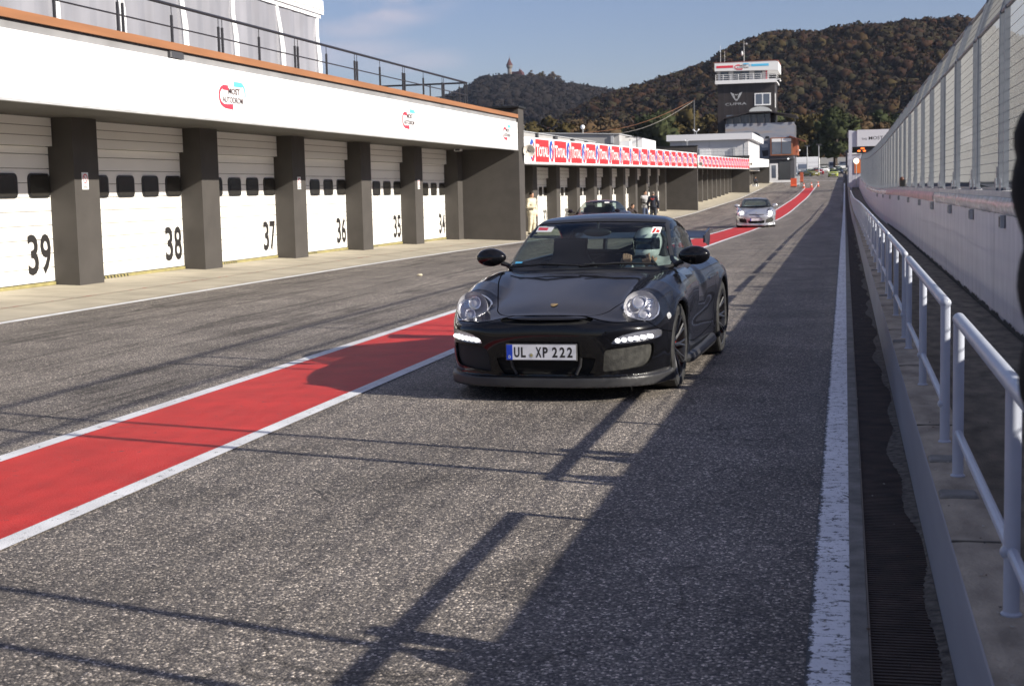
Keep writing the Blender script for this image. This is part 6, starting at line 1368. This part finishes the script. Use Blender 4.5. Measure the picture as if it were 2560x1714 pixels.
        for s_ in (1, -1):
            m = MB(); m.prism([(3.95, 1.00), (3.96, 1.07), (4.10, 1.10), (4.34, 1.13), (4.36, 1.02), (4.28, .96), (4.12, .99)], 0, s_*.64, s_*.655); m.build('end_plate', PBLK, wo, local=True)
            m = MB(); m.prism([(3.92, .80), (4.08, .78), (4.16, 1.06), (4.06, 1.05)], 0, s_*.36-.012, s_*.36+.012); m.build('wing_support', PBLK, wo, local=True)
    for s_ in (1, -1):
        m = MB(); m.ball((s_*.68, 4.27, .66), 1, 14, sq=(.14, .06, .05)); m.build('tail_light', REDC, t, True, local=True)
    return t
def z_at(x, y): return gzf(x, y)
CX, CY = -2.145, 10.40
black = car911((CX, CY, gzf(-2.1, 12)+.002), R_(-2.3), 'black sports car with yellow calipers hidden, daytime lights lit, driving toward the viewer beside the red strip')
black['label'] = 'glossy black sports car with plate UL XP 222 and lit daytime lamps'
silver = car911((-3.9, 67.0, gzf(-4.2, 68)+.002), R_(4), 'silver sports car with headlights on, following on the red strip far behind the black one', black=False, h=.03)
silver['group'] = 'cars driving in the pit lane'; black['group'] = 'cars driving in the pit lane'

def sedan(loc, rz, col, lab, plate=None, h=.03, grp=None, glass=None):
    t = thing('parked_car', lab, 'car', loc, rz, grp); (BV, BT, BN), GRN, wheels, TGP = shell('sedan', h)
    B = (BV, BT, BN); x_, y_, z_ = BV.T; ax_ = np.abs(x_)
    hl = poly_sdf(P2([(.48, .60), (.62, .61), (.74, .63), (.75, .69), (.62, .70), (.50, .68)]), ax_, z_)+np.where(y_ < .6, 0, 9.)
    gr_ = poly_sdf(P2([(-.40, .60), (.40, .60), (.42, .68), (-.42, .68)]), x_, z_)+np.where(y_ < .6, 0, 9.)
    lo_ = poly_sdf(P2([(-.5, .28), (.5, .28), (.55, .40), (-.55, .40)]), x_, z_)+np.where(y_ < .6, 0, 9.)
    part('body', clip(*B, np.minimum.reduce([hl, gr_, lo_])), col, t, 0); part('inner_shell', B, INNER, t, 0, -.04)
    for s_ in (1, -1): q = clip(*B, -hl); q = clip(*q, s_*q[0][:, 0]); part('headlight', q, CHR, t, 0, -.005)
    part('grille', clip(*B, -gr_), BLK, t, 0, -.02); part('lower_grille', clip(*B, -lo_), BLK, t, 0, -.02)
    G = GRN; G = clip(*G, G[0][:, 2]-.86)
    wf = lambda M: poly_sdf(P2([(-.66, .95), (0, .94), (.66, .95), (.55, 1.27), (.48, 1.30), (0, 1.31), (-.48, 1.30), (-.55, 1.27)]), M[0][:, 0], M[0][:, 2])+np.where(M[0][:, 1] > 2.2, 9, 0)
    df = lambda M: poly_sdf(P2([(1.55, .96), (1.95, 1.24), (2.2, 1.31), (2.9, 1.31), (3.3, 1.18), (3.45, 1.0), (2.6, .96)]), M[0][:, 1], M[0][:, 2])+np.where(np.abs(M[0][:, 0]) < .45, 9, 0)
    part('windscreen', clip(*G, -wf(G)), glass or GLD, t, 0, -.003); G = clip(*G, wf(G)); sd = clip(*G, -df(G)); G = clip(*G, df(G))
    rf = lambda M: poly_sdf(P2([(-.52, 1.24), (.52, 1.24), (.58, 1.04), (-.58, 1.04)]), M[0][:, 0], M[0][:, 2])+np.where(M[0][:, 1] < 3.0, 9, 0)
    for s_ in (1, -1): part('side_window', clip(*sd, s_*sd[0][:, 0]), GLD, t, 0, -.003)
    part('rear_window', clip(*G, -rf(G)), GLS, t); G = clip(*G, rf(G))
    part('roof_and_pillars', G, col, t)
    for s_ in (1, -1): m = MB(); m.ball((s_*.93, 1.62, .98), 1, 12, sq=(.11, .05, .07)); m.tube([(s_*.82, 1.62, .94), (s_*.75, 1.62, .92)], .02, 6); m.build('door_mirror', col, t, True, local=True)
    m = MB(); m.bbox(-.26, .26, -.01, .01, .43, .54, .004); m.V = [(v[0], v[1]-.01, v[2]) for v in m.V]; m.build('licence_plate', PLATE, t, local=True)
    m = MB(); m.box(-.6, .6, 2.2, 2.3, .5, 1.12); m.box(-.6, .6, 3.1, 3.3, .5, .98); m.bbox(-.52, -.2, 2.3, 2.42, .9, 1.2, .04); m.bbox(.2, .52, 2.3, 2.42, .9, 1.2, .04); m.build('seats', CABIN, t, local=True)
    for i, (wy, wr, ww, wx) in enumerate(wheels):
        for s_ in (1, -1):
            wo = bpy.data.objects.new('wheel', None); COL.objects.link(wo); wo.parent = t; wo.location = (s_*(wx-ww/2), wy, wr); hw = s_*ww/2
            m = MB(); m.lathe([(0, hw*.6), (wr*.3, hw*.75), (wr*.66, hw*.85), (wr*.70, hw*.98)], (0, 0, 0), 'x', 20); m.build('rim', RIMS, wo, True, local=True)
            m = MB(); m.lathe([(wr*.70, hw*.98), (wr*.9, hw), (wr, hw*.8), (wr, -hw*.8), (wr*.8, -hw)], (0, 0, 0), 'x', 24); m.build('tyre', TYRE, wo, True, local=True)
    return t
dk = sedan((-9.42, 52.6, gzf(-9.4, 54)+.002), R_(-9), paint('paint_dark_violet', (.012, .009, .016), .3), 'dark violet coupe parked before the TOTAL row, partly behind the black sports car', h=.026, glass=GLS)
m = MB(); m.quad((.36, 1.84, 1.245), (.54, 1.90, 1.245), (.52, 1.94, 1.285), (.36, 1.88, 1.285)); m.V = [(v[0], v[1]-.03, v[2]+.02) for v in m.V]; m.build('sticker', WHITE, dk, local=True)
g1c = sedan((-1.95, 258, gzf(-1.9, 260)), 0, paint('paint_lime', (.38, .42, .10), .3), 'pale yellow-green saloon facing the camera at the lane end, right one', h=.04, grp='cars at the far end of the lane')
g2c = sedan((-5.0, 272, gzf(-5, 272)), R_(28), paint('paint_olive', (.20, .19, .04), .3), 'olive-yellow coupe turned to the right, left of the pale green saloon', h=.04, grp='cars at the far end of the lane')
for (x, y, rz, col, lab) in ((-4.6, 293, 20, paint('paint_dark_red', (.25, .02, .03), .3), 'dark red car just behind the olive-yellow coupe'), (-1.1, 290, 0, paint('paint_navy', (.01, .015, .03), .3), 'dark blue car right behind the pale green saloon'), (-3.9, 318, 10, WHITE, 'white car left in the bright row behind the olive coupe'), (-1.5, 322, 0, WHITE, 'white car in the middle of the bright far row')):
    sedan((x, y, gzf(x, y)), R_(rz), col, lab, h=.04, grp='cars at the far end of the lane')
# ================================================================ people
SKIN = pm('skin', (.48, .27, .18), .55); HAIRD = pm('hair_dark', (.02, .014, .01), .7)
def caps(x, y, z, a, b, ra, rb):
    a = np.array(a, float); e = np.array(b, float)-a; q = e@e+1e-9; t = np.clip(((x-a[0])*e[0]+(y-a[1])*e[1]+(z-a[2])*e[2])/q, 0, 1)
    return np.sqrt((x-a[0]-e[0]*t)**2+(y-a[1]-e[1]*t)**2+(z-a[2]-e[2]*t)**2)-(ra+(rb-ra)*t)
def chain(x, y, z, L_, k=.03):
    d = None
    for a, b, ra, rb in L_:
        q = caps(x, y, z, a, b, ra, rb); d = q if d is None else smin(d, q, k)
    return d
def hand_caps(w, dirv, side, s=1.0, curl=.5, up=(0, 0, 1)):
    """palm, four fingers of different length, thumb leaving the side of the palm"""
    w = Vector(w); f = Vector(dirv).normalized(); n = Vector(up); n = (n-f*n.dot(f)).normalized(); l = f.cross(n)*side
    L_ = []; pal = w+f*.05*s
    for k in range(4): L_.append((w+l*(.012-.008*k)*s, w+(f*.085+l*(.030-.020*k))*s, .016*s, .013*s))
    for k, ln in enumerate((.072, .080, .074, .058)):
        b = w+(f*.088+l*(.030-.020*k))*s; c = curl*(.9+.08*k); d1 = (f*math.cos(c)-n*math.sin(c)); d2 = (f*math.cos(2*c)-n*math.sin(2*c))
        m_ = b+d1*ln*.5*s; L_ += [(b, m_, .0095*s, .0088*s), (m_, m_+d2*ln*.5*s, .0088*s, .0075*s)]
    b = w+(f*.03+l*.034)*s; L_ += [(w+f*.015*s+l*.01*s, b, .016*s, .013*s), (b, b+(f*.7+l*.6-n*.4*curl).normalized()*.035*s, .0115*s, .0105*s), (b+(f*.7+l*.6-n*.4*curl).normalized()*.035*s, b+(f*.95+l*.35-n*.7*curl).normalized()*.062*s, .0105*s, .009*s)]
    return [(tuple(a), tuple(c_), r1, r2) for a, c_, r1, r2 in L_]
def head_f(x, y, z, c, f, s=1.0):
    """head facing direction f (unit, horizontal) centred at c: skull, jaw, nose, brow, ears, mouth"""
    f = Vector((f[0], f[1], 0)).normalized(); l = Vector((-f.y, f.x, 0)); X = (x-c[0])*f.x+(y-c[1])*f.y; Y = (x-c[0])*l.x+(y-c[1])*l.y; Z = z-c[2]
    X, Y, Z = X/s, Y/s, Z/s
    d = (np.sqrt((X/.098)**2+(Y/.076)**2+((Z-.025)/.100)**2)-1)*.08
    d = smin(d, (np.sqrt(((X-.018)/.070)**2+(Y/.058)**2+((Z+.055)/.068)**2)-1)*.06, .03)
    d = smin(d, caps(X, Y, Z, (.085, 0, .012), (.106, 0, -.022), .008, .013), .012)
    for q in (-1, 1):
        d = smax(d, -(np.sqrt((X-.094)**2+(Y-q*.030)**2+(Z-.010)**2)-.014), .008)
        d = smin(d, np.sqrt((X-.080)**2+(Y-q*.030)**2+(Z-.010)**2)-.0135, .003)
        d = smin(d, (np.sqrt(((X+.005)/.018)**2+((Y-q*.078)/.008)**2+((Z-.0)/.030)**2)-1)*.01, .006)
    d = smax(d, -caps(X, Y, Z, (.092, -.02, -.056), (.092, .02, -.056), .0045, .0045), .004)
    return d*s
def figure(name, lab, loc, rz, J, clothes, hair=HAIRD, h=.02, grp=None, skin=SKIN, facing=(0, -1), hat=None, headc=None, extra=None, lo=(-.7, -.7, -.05), hi=(.7, .7, 1.95)):
    """J: joints of the pose in local coordinates (front is -y). body is one continuous surface, clothes are its children"""
    t = thing('person', lab, 'person', loc, rz, grp)
    hd = J['head']
    torso = [(J['pelvis'], J['waist'], .125, .115), (J['waist'], J['chest'], .115, .135), (J['chest'], J['neck'], .11, .055), (J['shL'], J['shR'], .062, .062), (J['chest'], J['shL'], .09, .06), (J['chest'], J['shR'], .09, .06), (J['hipL'], J['hipR'], .10, .10)]
    neck = [(J['neck'], hd, .055, .05)]
    arms = []; legs = []; hands = []; shoes = []
    for sd_, sg in (('L', 1), ('R', -1)):
        arms += [(J['sh'+sd_], J['el'+sd_], .052, .040), (J['el'+sd_], J['wr'+sd_], .040, .027)]
        legs += [(J['hip'+sd_], J['kn'+sd_], .088, .058), (J['kn'+sd_], J['an'+sd_], .058, .038)]
        w = Vector(J['wr'+sd_]); e = Vector(J['el'+sd_]); hands += hand_caps(w, w-e if 'hd'+sd_ not in J else J['hd'+sd_], sg, 1.0, J.get('curl', .5))
        fd = Vector(J.get('ft'+sd_, (0, -1, 0))); a = Vector(J['an'+sd_]); shoes += [(tuple(a+Vector((0, 0, -.045))-fd*.03), tuple(a+fd*.15+Vector((0, 0, -.055))), .042, .036)]
    def bodyf(x, y, z):
        d = chain(x, y, z, torso+neck, .05); d = smin(d, chain(x, y, z, arms, .02), .03); d = smin(d, chain(x, y, z, legs, .03), .04); d = smin(d, chain(x, y, z, hands, .006), .010); d = smin(d, chain(x, y, z, shoes), .01)
        return smin(d, head_f(x, y, z, hd, facing), .02)
    part('body', surface(bodyf, lo, hi, h), skin, t)
    for nm, mt, what, grow in clothes:
        def cf(x, y, z):
            d = 9+0*x
            if 'torso' in what: d = smin(d, chain(x, y, z, torso, .05), .03)
            if 'arms' in what: d = smin(d, chain(x, y, z, arms, .02), .04)
            if 'legs' in what: d = smin(d, chain(x, y, z, legs+[(J['hipL'], J['hipR'], .10, .10), (J['pelvis'], J['waist'], .12, .11)], .04), .05)
            if 'shoes' in what: d = np.minimum(d, chain(x, y, z, shoes, .01))
            fold = .004*np.sin(z*55+x*20)*np.sin(x*31+y*27+z*9) if grow > .01 else 0
            return d-grow+fold
        sv = surface(cf, lo, hi, h); part(nm, sv, mt, t)
    if hair is not None:
        f = Vector((facing[0], facing[1], 0)).normalized()
        def hf(x, y, z):
            X = (x-hd[0])*f.x+(y-hd[1])*f.y; Z = z-hd[2]; Y = -(x-hd[0])*f.y+(y-hd[1])*f.x
            d = (np.sqrt((X/.108)**2+(Y/.088)**2+((Z-.032)/.108)**2)-1)*.09; return np.maximum(d, np.maximum(X-.062-.5*(Z-.03)*(Z > .03)-.0, .02-Z+ -.9*(-X)*(X < 0)))
        part('hair', surface(hf, (hd[0]-.16, hd[1]-.16, hd[2]-.16), (hd[0]+.16, hd[1]+.16, hd[2]+.2), .012), hair, t)
    if hat: hat(t, hd)
    return t
def stand(sw=.19, ankle=.13, armw=.30, el=(0, .03), wr=(0, -.03), H=1.76):
    k = H/1.76; g_ = lambda *p: tuple(k*q for q in p)
    return dict(pelvis=g_(0, 0, .95), waist=g_(0, .01, 1.08), chest=g_(0, .01, 1.28), neck=g_(0, .02, 1.50), head=g_(0, -.01, 1.645), shL=g_(sw, .01, 1.42), shR=g_(-sw, .01, 1.42), elL=g_(armw, .04, 1.13), elR=g_(-armw, .04, 1.13), wrL=g_(armw-.02, -.03, .88), wrR=g_(-armw+.02, -.03, .88),
        hipL=g_(.09, 0, .92), hipR=g_(-.09, 0, .92), knL=g_(.11, -.02, .50), knR=g_(-.11, -.02, .50), anL=g_(ankle, .03, .10), anR=g_(-ankle, .03, .10))
OVER = pm('overall_cream', (.62, .56, .42), .8, var=.12, vscale=6); SHOEB = pm('shoe_black', (.02, .02, .02), .6); JEAN = pm('jeans_blue', (.05, .07, .13), .8, var=.2, vscale=12); VEST = pm('vest_grey', (.36, .36, .37), .8); NAVY = pm('jacket_navy', (.012, .015, .028), .8); SLV = pm('sleeve_dark', (.05, .045, .04), .8)
J = stand(H=1.70); J['wrR'] = (-.12, -.20, 1.08); J['elR'] = (-.28, -.02, 1.12)
figure('person', 'man in cream overalls standing by the first pillar of the TOTAL row, looking right', (-12.35, 58.0, gzf(-12.35, 58)), R_(62), J, [('overalls', OVER, ('torso', 'arms', 'legs'), .022), ('shoes', SHOEB, ('shoes',), .008)], h=.022)
J = stand(H=1.80); J['wrL'] = (.10, -.26, 1.12); J['wrR'] = (-.08, -.26, 1.10); J['elL'] = (.28, -.04, 1.16); J['elR'] = (-.28, -.04, 1.16)
figure('person', 'man with grey vest and dark sleeves, hands together, facing the dark-clad man', (-10.93, 82, gzf(-11, 82)), R_(40), J, [('shirt', SLV, ('torso', 'arms'), .010), ('vest', VEST, ('torso',), .028), ('jeans', JEAN, ('legs',), .014), ('shoes', SHOEB, ('shoes',), .008)], h=.022)
J = stand(H=1.76)
pdk = figure('person', 'man in dark jacket with red print on his back, seen from behind by the garages', (-10.42, 81.5, gzf(-10.5, 81)), R_(176), J, [('jacket', NAVY, ('torso', 'arms'), .026), ('trousers', pm('trousers_dark', (.02, .025, .035), .8), ('legs',), .014), ('shoes', SHOEB, ('shoes',), .008)], hair=pm('hair_grey', (.14, .12, .10), .8), h=.022)
m = MB(); 
for a, b, c_, d_ in ((-.10, -.02, 1.36, 1.40), (.02, .10, 1.36, 1.40), (-.06, .06, 1.31, 1.345)): m.box(a, b, .165, .178, c_, d_)
m.build('back_print', pm('print_red', (.6, .06, .05), .6), pdk, local=True)
# crouching person in front of the open garage
J = dict(pelvis=(0, .05, .42), waist=(0, .02, .55), chest=(0, -.12, .72), neck=(0, -.22, .88), head=(0, -.30, .98), shL=(.18, -.16, .82), shR=(-.18, -.16, .82), elL=(.24, -.35, .62), elR=(-.24, -.35, .62), wrL=(.12, -.50, .48), wrR=(-.12, -.50, .48), hipL=(.10, .05, .42), hipR=(-.10, .05, .42), knL=(.20, -.33, .48), knR=(-.2, -.33, .40), anL=(.17, -.05, .11), anR=(-.17, .05, .11))
figure('person', 'person in blue jeans crouching beside the man in the grey vest', (-11.35, 78.5, gzf(-11.3, 78)), R_(50), J, [('sweater', pm('sweater_dark', (.03, .02, .02), .8), ('torso', 'arms'), .016), ('jeans', pm('jeans_light', (.20, .28, .42), .8), ('legs',), .014), ('shoes', SHOEB, ('shoes',), .008)], h=.022)
t = thing('tool_case', 'yellow and white case on the ground by the open garage', 'case', (-11.7, 77.5, gzf(-11.7, 77.5)), R_(20)); m = MB(); m.bbox(-.35, .35, -.2, .2, 0, .30, .03); m.build('body', YEL, t, local=True); m = MB(); m.bbox(-.33, .33, -.19, .19, .302, .46, .03); m.build('lid', WHITE, t, local=True); m = MB(); m.tube([(-.12, 0, .45), (-.1, 0, .52), (.1, 0, .52), (.12, 0, .45)], .014, 6); m.build('handle', LRED, t, local=True)
# seated person far off
J = dict(pelvis=(0, .1, .52), waist=(0, .08, .65), chest=(0, .02, .88), neck=(0, -.03, 1.08), head=(0, -.07, 1.21), shL=(.18, 0, 1.01), shR=(-.18, 0, 1.01), elL=(.26, -.12, .78), elR=(-.26, -.12, .78), wrL=(.12, -.34, .72), wrR=(-.12, -.34, .72), hipL=(.10, .08, .50), hipR=(-.10, .08, .50), knL=(.18, -.36, .52), knR=(-.18, -.36, .52), anL=(.16, -.34, .11), anR=(-.16, -.34, .11))
figure('person', 'person in black clothes sitting on a white box below the white fascia', (-12.0, 205, gzf(-12, 205)), R_(20), J, [('jacket', NAVY, ('torso', 'arms'), .03), ('trousers', SHOEB, ('legs',), .02), ('shoes', SHOEB, ('shoes',), .01)], h=.03)
t = thing('white_box', 'low white box under the seated person', 'box', (-12.05, 205.1, gzf(-12, 205)), R_(20)); m = MB(); m.bbox(-.42, .42, -.12, .38, 0, .40, .03); m.build('body', WHITE, t, local=True); m = MB(); m.box(-.43, .43, -.13, .39, .30, .315); m.build('seam', GREY, t, local=True)

# ---------------------------------------------------------------- driver of the black car (car-local coordinates)
SUIT = pm('suit_pale_grey', (.48, .50, .50), .8, var=.1, vscale=20); HELM = pm('helmet_white', (.80, .82, .80), .15, coat=1); VIS = pm('visor_dark', (.012, .012, .014), .06, coat=1)
dv = thing('person', 'driver with white helmet and dark visor at the wheel of the black sports car', 'person', (CX, CY, gzf(-2.1, 12)), R_(-2.3))
hc_ = (.395, 2.20, 1.065)
arL = [((.56, 2.42, .86), (.60, 2.16, .70), .058, .045), ((.60, 2.16, .70), (.455, 2.00, .855), .043, .03)]
arR = [((.20, 2.42, .86), (.14, 2.15, .70), .058, .045), ((.14, 2.15, .70), (.27, 1.99, .86), .043, .03)]
trs = [((.38, 2.45, .45), (.38, 2.48, .65), .15, .14), ((.38, 2.48, .65), (.38, 2.43, .82), .15, .13), ((.20, 2.42, .86), (.56, 2.42, .86), .065, .065), ((.38, 2.42, .86), (.39, 2.26, 1.0), .06, .055)]
lgs = [((.30, 2.42, .42), (.28, 1.95, .56), .09, .065), ((.46, 2.42, .42), (.48, 1.95, .56), .09, .065)]
hdl = hand_caps((.455, 2.00, .865), (-.35, -.30, .80), 1, 1.0, .95, up=(0, -1, -.25)); hdr = hand_caps((.27, 1.99, .87), (-.1, -.35, .8), -1, 1.0, .95, up=(0, -1, -.2))
def dbody(x, y, z):
    d = chain(x, y, z, trs, .05); d = smin(d, chain(x, y, z, arL, .02), .03); d = smin(d, chain(x, y, z, arR, .02), .03); d = smin(d, chain(x, y, z, hdl, .006), .01); d = smin(d, chain(x, y, z, hdr, .006), .01); d = smin(d, chain(x, y, z, lgs, .03), .04)
    return smin(d, head_f(x, y, z, hc_, (-.12, -1)), .02)
part('body', surface(dbody, (.0, 1.85, .32), (.76, 2.66, 1.22), .0095), SKIN, dv)
def dsuit(x, y, z): return smin(smin(chain(x, y, z, trs[:3], .05), smin(chain(x, y, z, arL, .02), chain(x, y, z, arR, .02), .02), .04), chain(x, y, z, lgs, .03), .04)-.016+.003*np.sin(z*60+x*30)
part('racing_suit', surface(dsuit, (.0, 1.85, .30), (.76, 2.68, 1.05), .013), SUIT, dv)
def helm(x, y, z): X, Y, Z = x-hc_[0], y-hc_[1], z-hc_[2]; d = (np.sqrt((X/.125)**2+((Y-.012)/.150)**2+((Z-.018)/.138)**2)-1)*.135; d = smin(d, (np.sqrt((X/.100)**2+((Y+.055)/.098)**2+((Z+.075)/.062)**2)-1)*.07, .05); return smax(d, -(Z+.135), .02)
HS = surface(helm, (hc_[0]-.2, hc_[1]-.24, hc_[2]-.2), (hc_[0]+.2, hc_[1]+.22, hc_[2]+.2), .011)
ang = np.arctan2(HS[0][:, 0]-hc_[0]+.01, -(HS[0][:, 1]-hc_[1])); zz_ = HS[0][:, 2]-hc_[2]
vf = np.minimum(np.minimum(zz_+.038, .052-zz_+.0*ang), (1.15-np.abs(ang))*.1)
part('helmet', clip(*HS, -vf), HELM, dv, .008); part('visor', clip(*HS, vf+.004), VIS, dv, 0, .004)
m = MB(); m.box(hc_[0]-.07, hc_[0]-.02, hc_[1]-.165, hc_[1]-.15, hc_[2]-.02, hc_[2]+.01); 

# ---------------------------------------------------------------- onlooker in the black quilted jacket at the right edge
QB = pm('quilted_black', (.006, .006, .007), .8, spec=.2, bump=.2, bscale=30)
J = dict(pelvis=(0, 0, .95), waist=(0, 0, 1.06), chest=(0, 0, 1.26), neck=(0, .0, 1.51), head=(0, -.03, 1.66), shL=(.20, 0, 1.47), shR=(-.235, 0, 1.47), elL=(.27, -.12, 1.20), elR=(-.25, -.10, 1.20), wrL=(.14, -.32, 1.32), wrR=(-.16, -.30, 1.32), hipL=(.09, 0, .92), hipR=(-.09, 0, .92), knL=(.1, -.02, .5), knR=(-.1, -.02, .5), anL=(.11, .03, .10), anR=(-.11, .03, .10))
J = {k: tuple(q*1.07 for q in v) for k, v in J.items()}; OX, OY = .564, 1.95
ob = figure('person', 'onlooker in a black quilted jacket, cut by the right edge of the picture', (OX, OY, .0), R_(0), J, [('trousers', SHOEB, ('legs',), .014), ('shoes', SHOEB, ('shoes',), .008)], h=.022, facing=(0, -1), hi=(.7, .7, 2.05))
def quilt(x, y, z):
    tr = [(J['pelvis'], J['waist'], .15, .15), (J['waist'], J['chest'], .15, .16), (J['chest'], J['neck'], .14, .07), (J['shL'], J['shR'], .09, .09)]
    ar = [(J['sh'+q], J['el'+q], .090, .075) for q in 'LR']+[(J['el'+q], J['wr'+q], .070, .05) for q in 'LR']
    d = smin(chain(x, y, z, tr, .05), chain(x, y, z, ar, .02), .03)-.012
    return d-.011*np.abs(np.sin(z*3.14159/.105))+.008
part('quilted_jacket', surface(quilt, (-.6, -.6, .8), (.6, .4, 1.95), .016), QB, ob)
# ================================================================ cones, barriers, far vehicles
CONE = pm('cone_orange', (.55, .085, .03), .5); CONEW = pm('cone_white', (.8, .8, .8), .5)
def cone(x, y, lab):
    t = thing('traffic_cone', lab, 'cone', (x, y, gzf(x, y)), 0, 'orange cones at the far end of the red strip')
    m = MB(); m.lathe([(.17, .03), (.11, .30)], (0, 0, 0), n=14); m.lathe([(.085, .42), (.04, .68), (0, .69)], (0, 0, 0), n=14); m.build('body', CONE, t, True, local=True)
    m = MB(); m.lathe([(.11, .30), (.085, .42)], (0, 0, 0), n=14); m.build('reflective_band', CONEW, t, True, local=True)
    m = MB(); m.bbox(-.2, .2, -.2, .2, 0, .03, .01); m.build('base', CONE, t, local=True)
cone(-5.15, 193, 'leftmost of the three orange cones at the end of the red strip'); cone(-4.25, 196, 'middle one of the three orange cones at the end of the red strip'); cone(-3.45, 199, 'rightmost orange cone, on the white line at the end of the red strip')
def barrier(x, y, w_, h, mt, lab, rz=0):
    t = thing('plastic_barrier', lab, 'barrier', (x, y, gzf(x, y)), rz, 'plastic barriers beside the billboard house')
    m = MB(); m.prism([(-.25, 0), (.25, 0), (.22, .15), (.1, .35), (.07, h), (-.07, h), (-.1, .35), (-.22, .15)], 0, -w_/2, w_/2); m.build('body', mt, t, local=True, bevel=.02)
    m = MB(); m.box(-w_/2+.1, w_/2-.1, -.27, -.252, .04, .10); m.build('foot_slot', DGREY, t, local=True)
barrier(-6.7, 201, .8, 1.15, CONE, 'orange plastic barrier nearest the camera at the billboard house'); barrier(-6.4, 207, .7, 1.3, GREY, 'grey-white plastic barrier between the two orange ones'); barrier(-6.35, 226, .5, 1.5, pm('barrier_brown', (.4, .09, .04), .5), 'tall dark orange barrier right of the grey one')
# white refrigerated container / trailer
t = thing('box_trailer', 'long bright white box trailer behind the billboard house', 'trailer', (-8, 305, gzf(-6, 305)))
m = MB(); m.prism([(0, 0), (0, 0), (0, 0)], 1, 0, 0) if False else None
TR = MB(); ZT = gzf(-6, 305)
TR.bbox(-10.5, -5.15, 305, 317, ZT+.5, ZT+3.4, .06); TR.build('box', pm('trailer_white', (.85, .86, .88), .4), t)
m = MB()
for z in (1.5, 2.3): m.box(-10.45, -5.2, 304.97, 304.998, ZT+z, ZT+z+.04)
m.build('side_rib', GREY, t)
for x in (-9.6, -8.7, -6.4): m = MB(); m.lathe([(.0, -.12), (.45, -.12), (.48, 0), (.45, .12), (0, .12)], (x, 305.3, ZT+.48), 'y', 16); m.build('wheel', BLK, t, True)
def van(x, y, rz, col, lab, grp):
    t = thing('van', lab, 'van', (x, y, gzf(x, y)), rz, grp); w_ = .95
    m = MB(); P = [(0, .35), (0, .95), (.25, 1.15), (.95, 2.0), (1.4, 2.15), (4.9, 2.15), (5.0, .35)]; m.prism(P, 0, -w_, w_); m.build('body', col, t, local=True, bevel=.07)
    m = MB(); m.quad((-.8, .27, 1.2), (.8, .27, 1.2), (.72, .92, 1.98), (-.72, .92, 1.98)); V = m.V; m.V = [(v[0], v[1]-.04, v[2]+.03) for v in V]; m.build('windscreen', TG, t, local=True)
    for sx in (-1, 1):
        m = MB(); m.box(sx*.6-.2, sx*.6+.2, -.03, .02, .72, .9); m.build('headlight', WHITE, t, local=True)
        for yy_ in (.85, 4.1): m = MB(); m.lathe([(0, -.1), (.3, -.1), (.33, -.05), (.33, .1), (0, .1)], (sx*.88, yy_, .33), 'x', 16); m.build('wheel', BLK, t, True, local=True)
    m = MB(); m.box(-.6, .6, -.03, .02, .42, .58); m.build('grille', BLK, t, local=True)
    return t
van(-8.1, 296, 0, pm('van_grey', (.22, .24, .27), .35), 'grey van parked in front of the white trailer', 'vans at the lane end')
van(-8.75, 256, .2, pm('van_blue_grey', (.09, .12, .16), .35), 'blue-grey van half hidden behind the billboard house corner', 'vans at the lane end')
van(-2.7, 350, 0, WHITE, 'white van in the row far behind the yellow-green cars', 'vans at the lane end'); van(-.3, 345, 0, WHITE, 'white van farthest right below the pale hoarding', 'vans at the lane end')
t = thing('hoarding', 'long pale hoarding behind the far white vans', 'wall', (-2.5, 365, 4.8)); m = MB(); m.box(-7, 2.2, 365, 365.3, 4.5, 7.7); m.build('panel', pm('hoarding_pale', (.42, .42, .44), .7), t); m = MB(); m.box(-7, 2.2, 364.9, 364.99, 6.0, 6.12); m.build('rail', DGREY, t)

# litter on the lane
t = MB(); t.ball((0, 0, .02), .05, 8, sq=(1.2, .8, .5)); o = t.build('litter', pm('paper', (.65, .58, .42), .7)); o.location = (-7.95, 26.9, gzf(-8, 27)+.008); tag(o, 'small crumpled pale paper lying on the left lane', 'litter')
# ---------------------------------------------------------------- hazy autumn air
hz = MB(); hz.box(-2600, 2600, -70, 3400, -3, 700); ho = hz.build('haze', bpy.data.materials.new('haze_air')); tag(ho, kind='stuff')
ho['label'] = 'pale thin haze lying over the valley and the far hills'; ho['category'] = 'haze'
hm = ho.data.materials[0]; hm.use_nodes = True; ht = hm.node_tree; ht.nodes.clear(); ho_ = N(ht, 'ShaderNodeOutputMaterial'); pv = N(ht, 'ShaderNodeVolumePrincipled')
pv.inputs['Color'].default_value = (.62, .74, 1.0, 1); pv.inputs['Density'].default_value = .000045; pv.inputs['Anisotropy'].default_value = .0
ht.links.new(pv.outputs[0], ho_.inputs['Volume'])
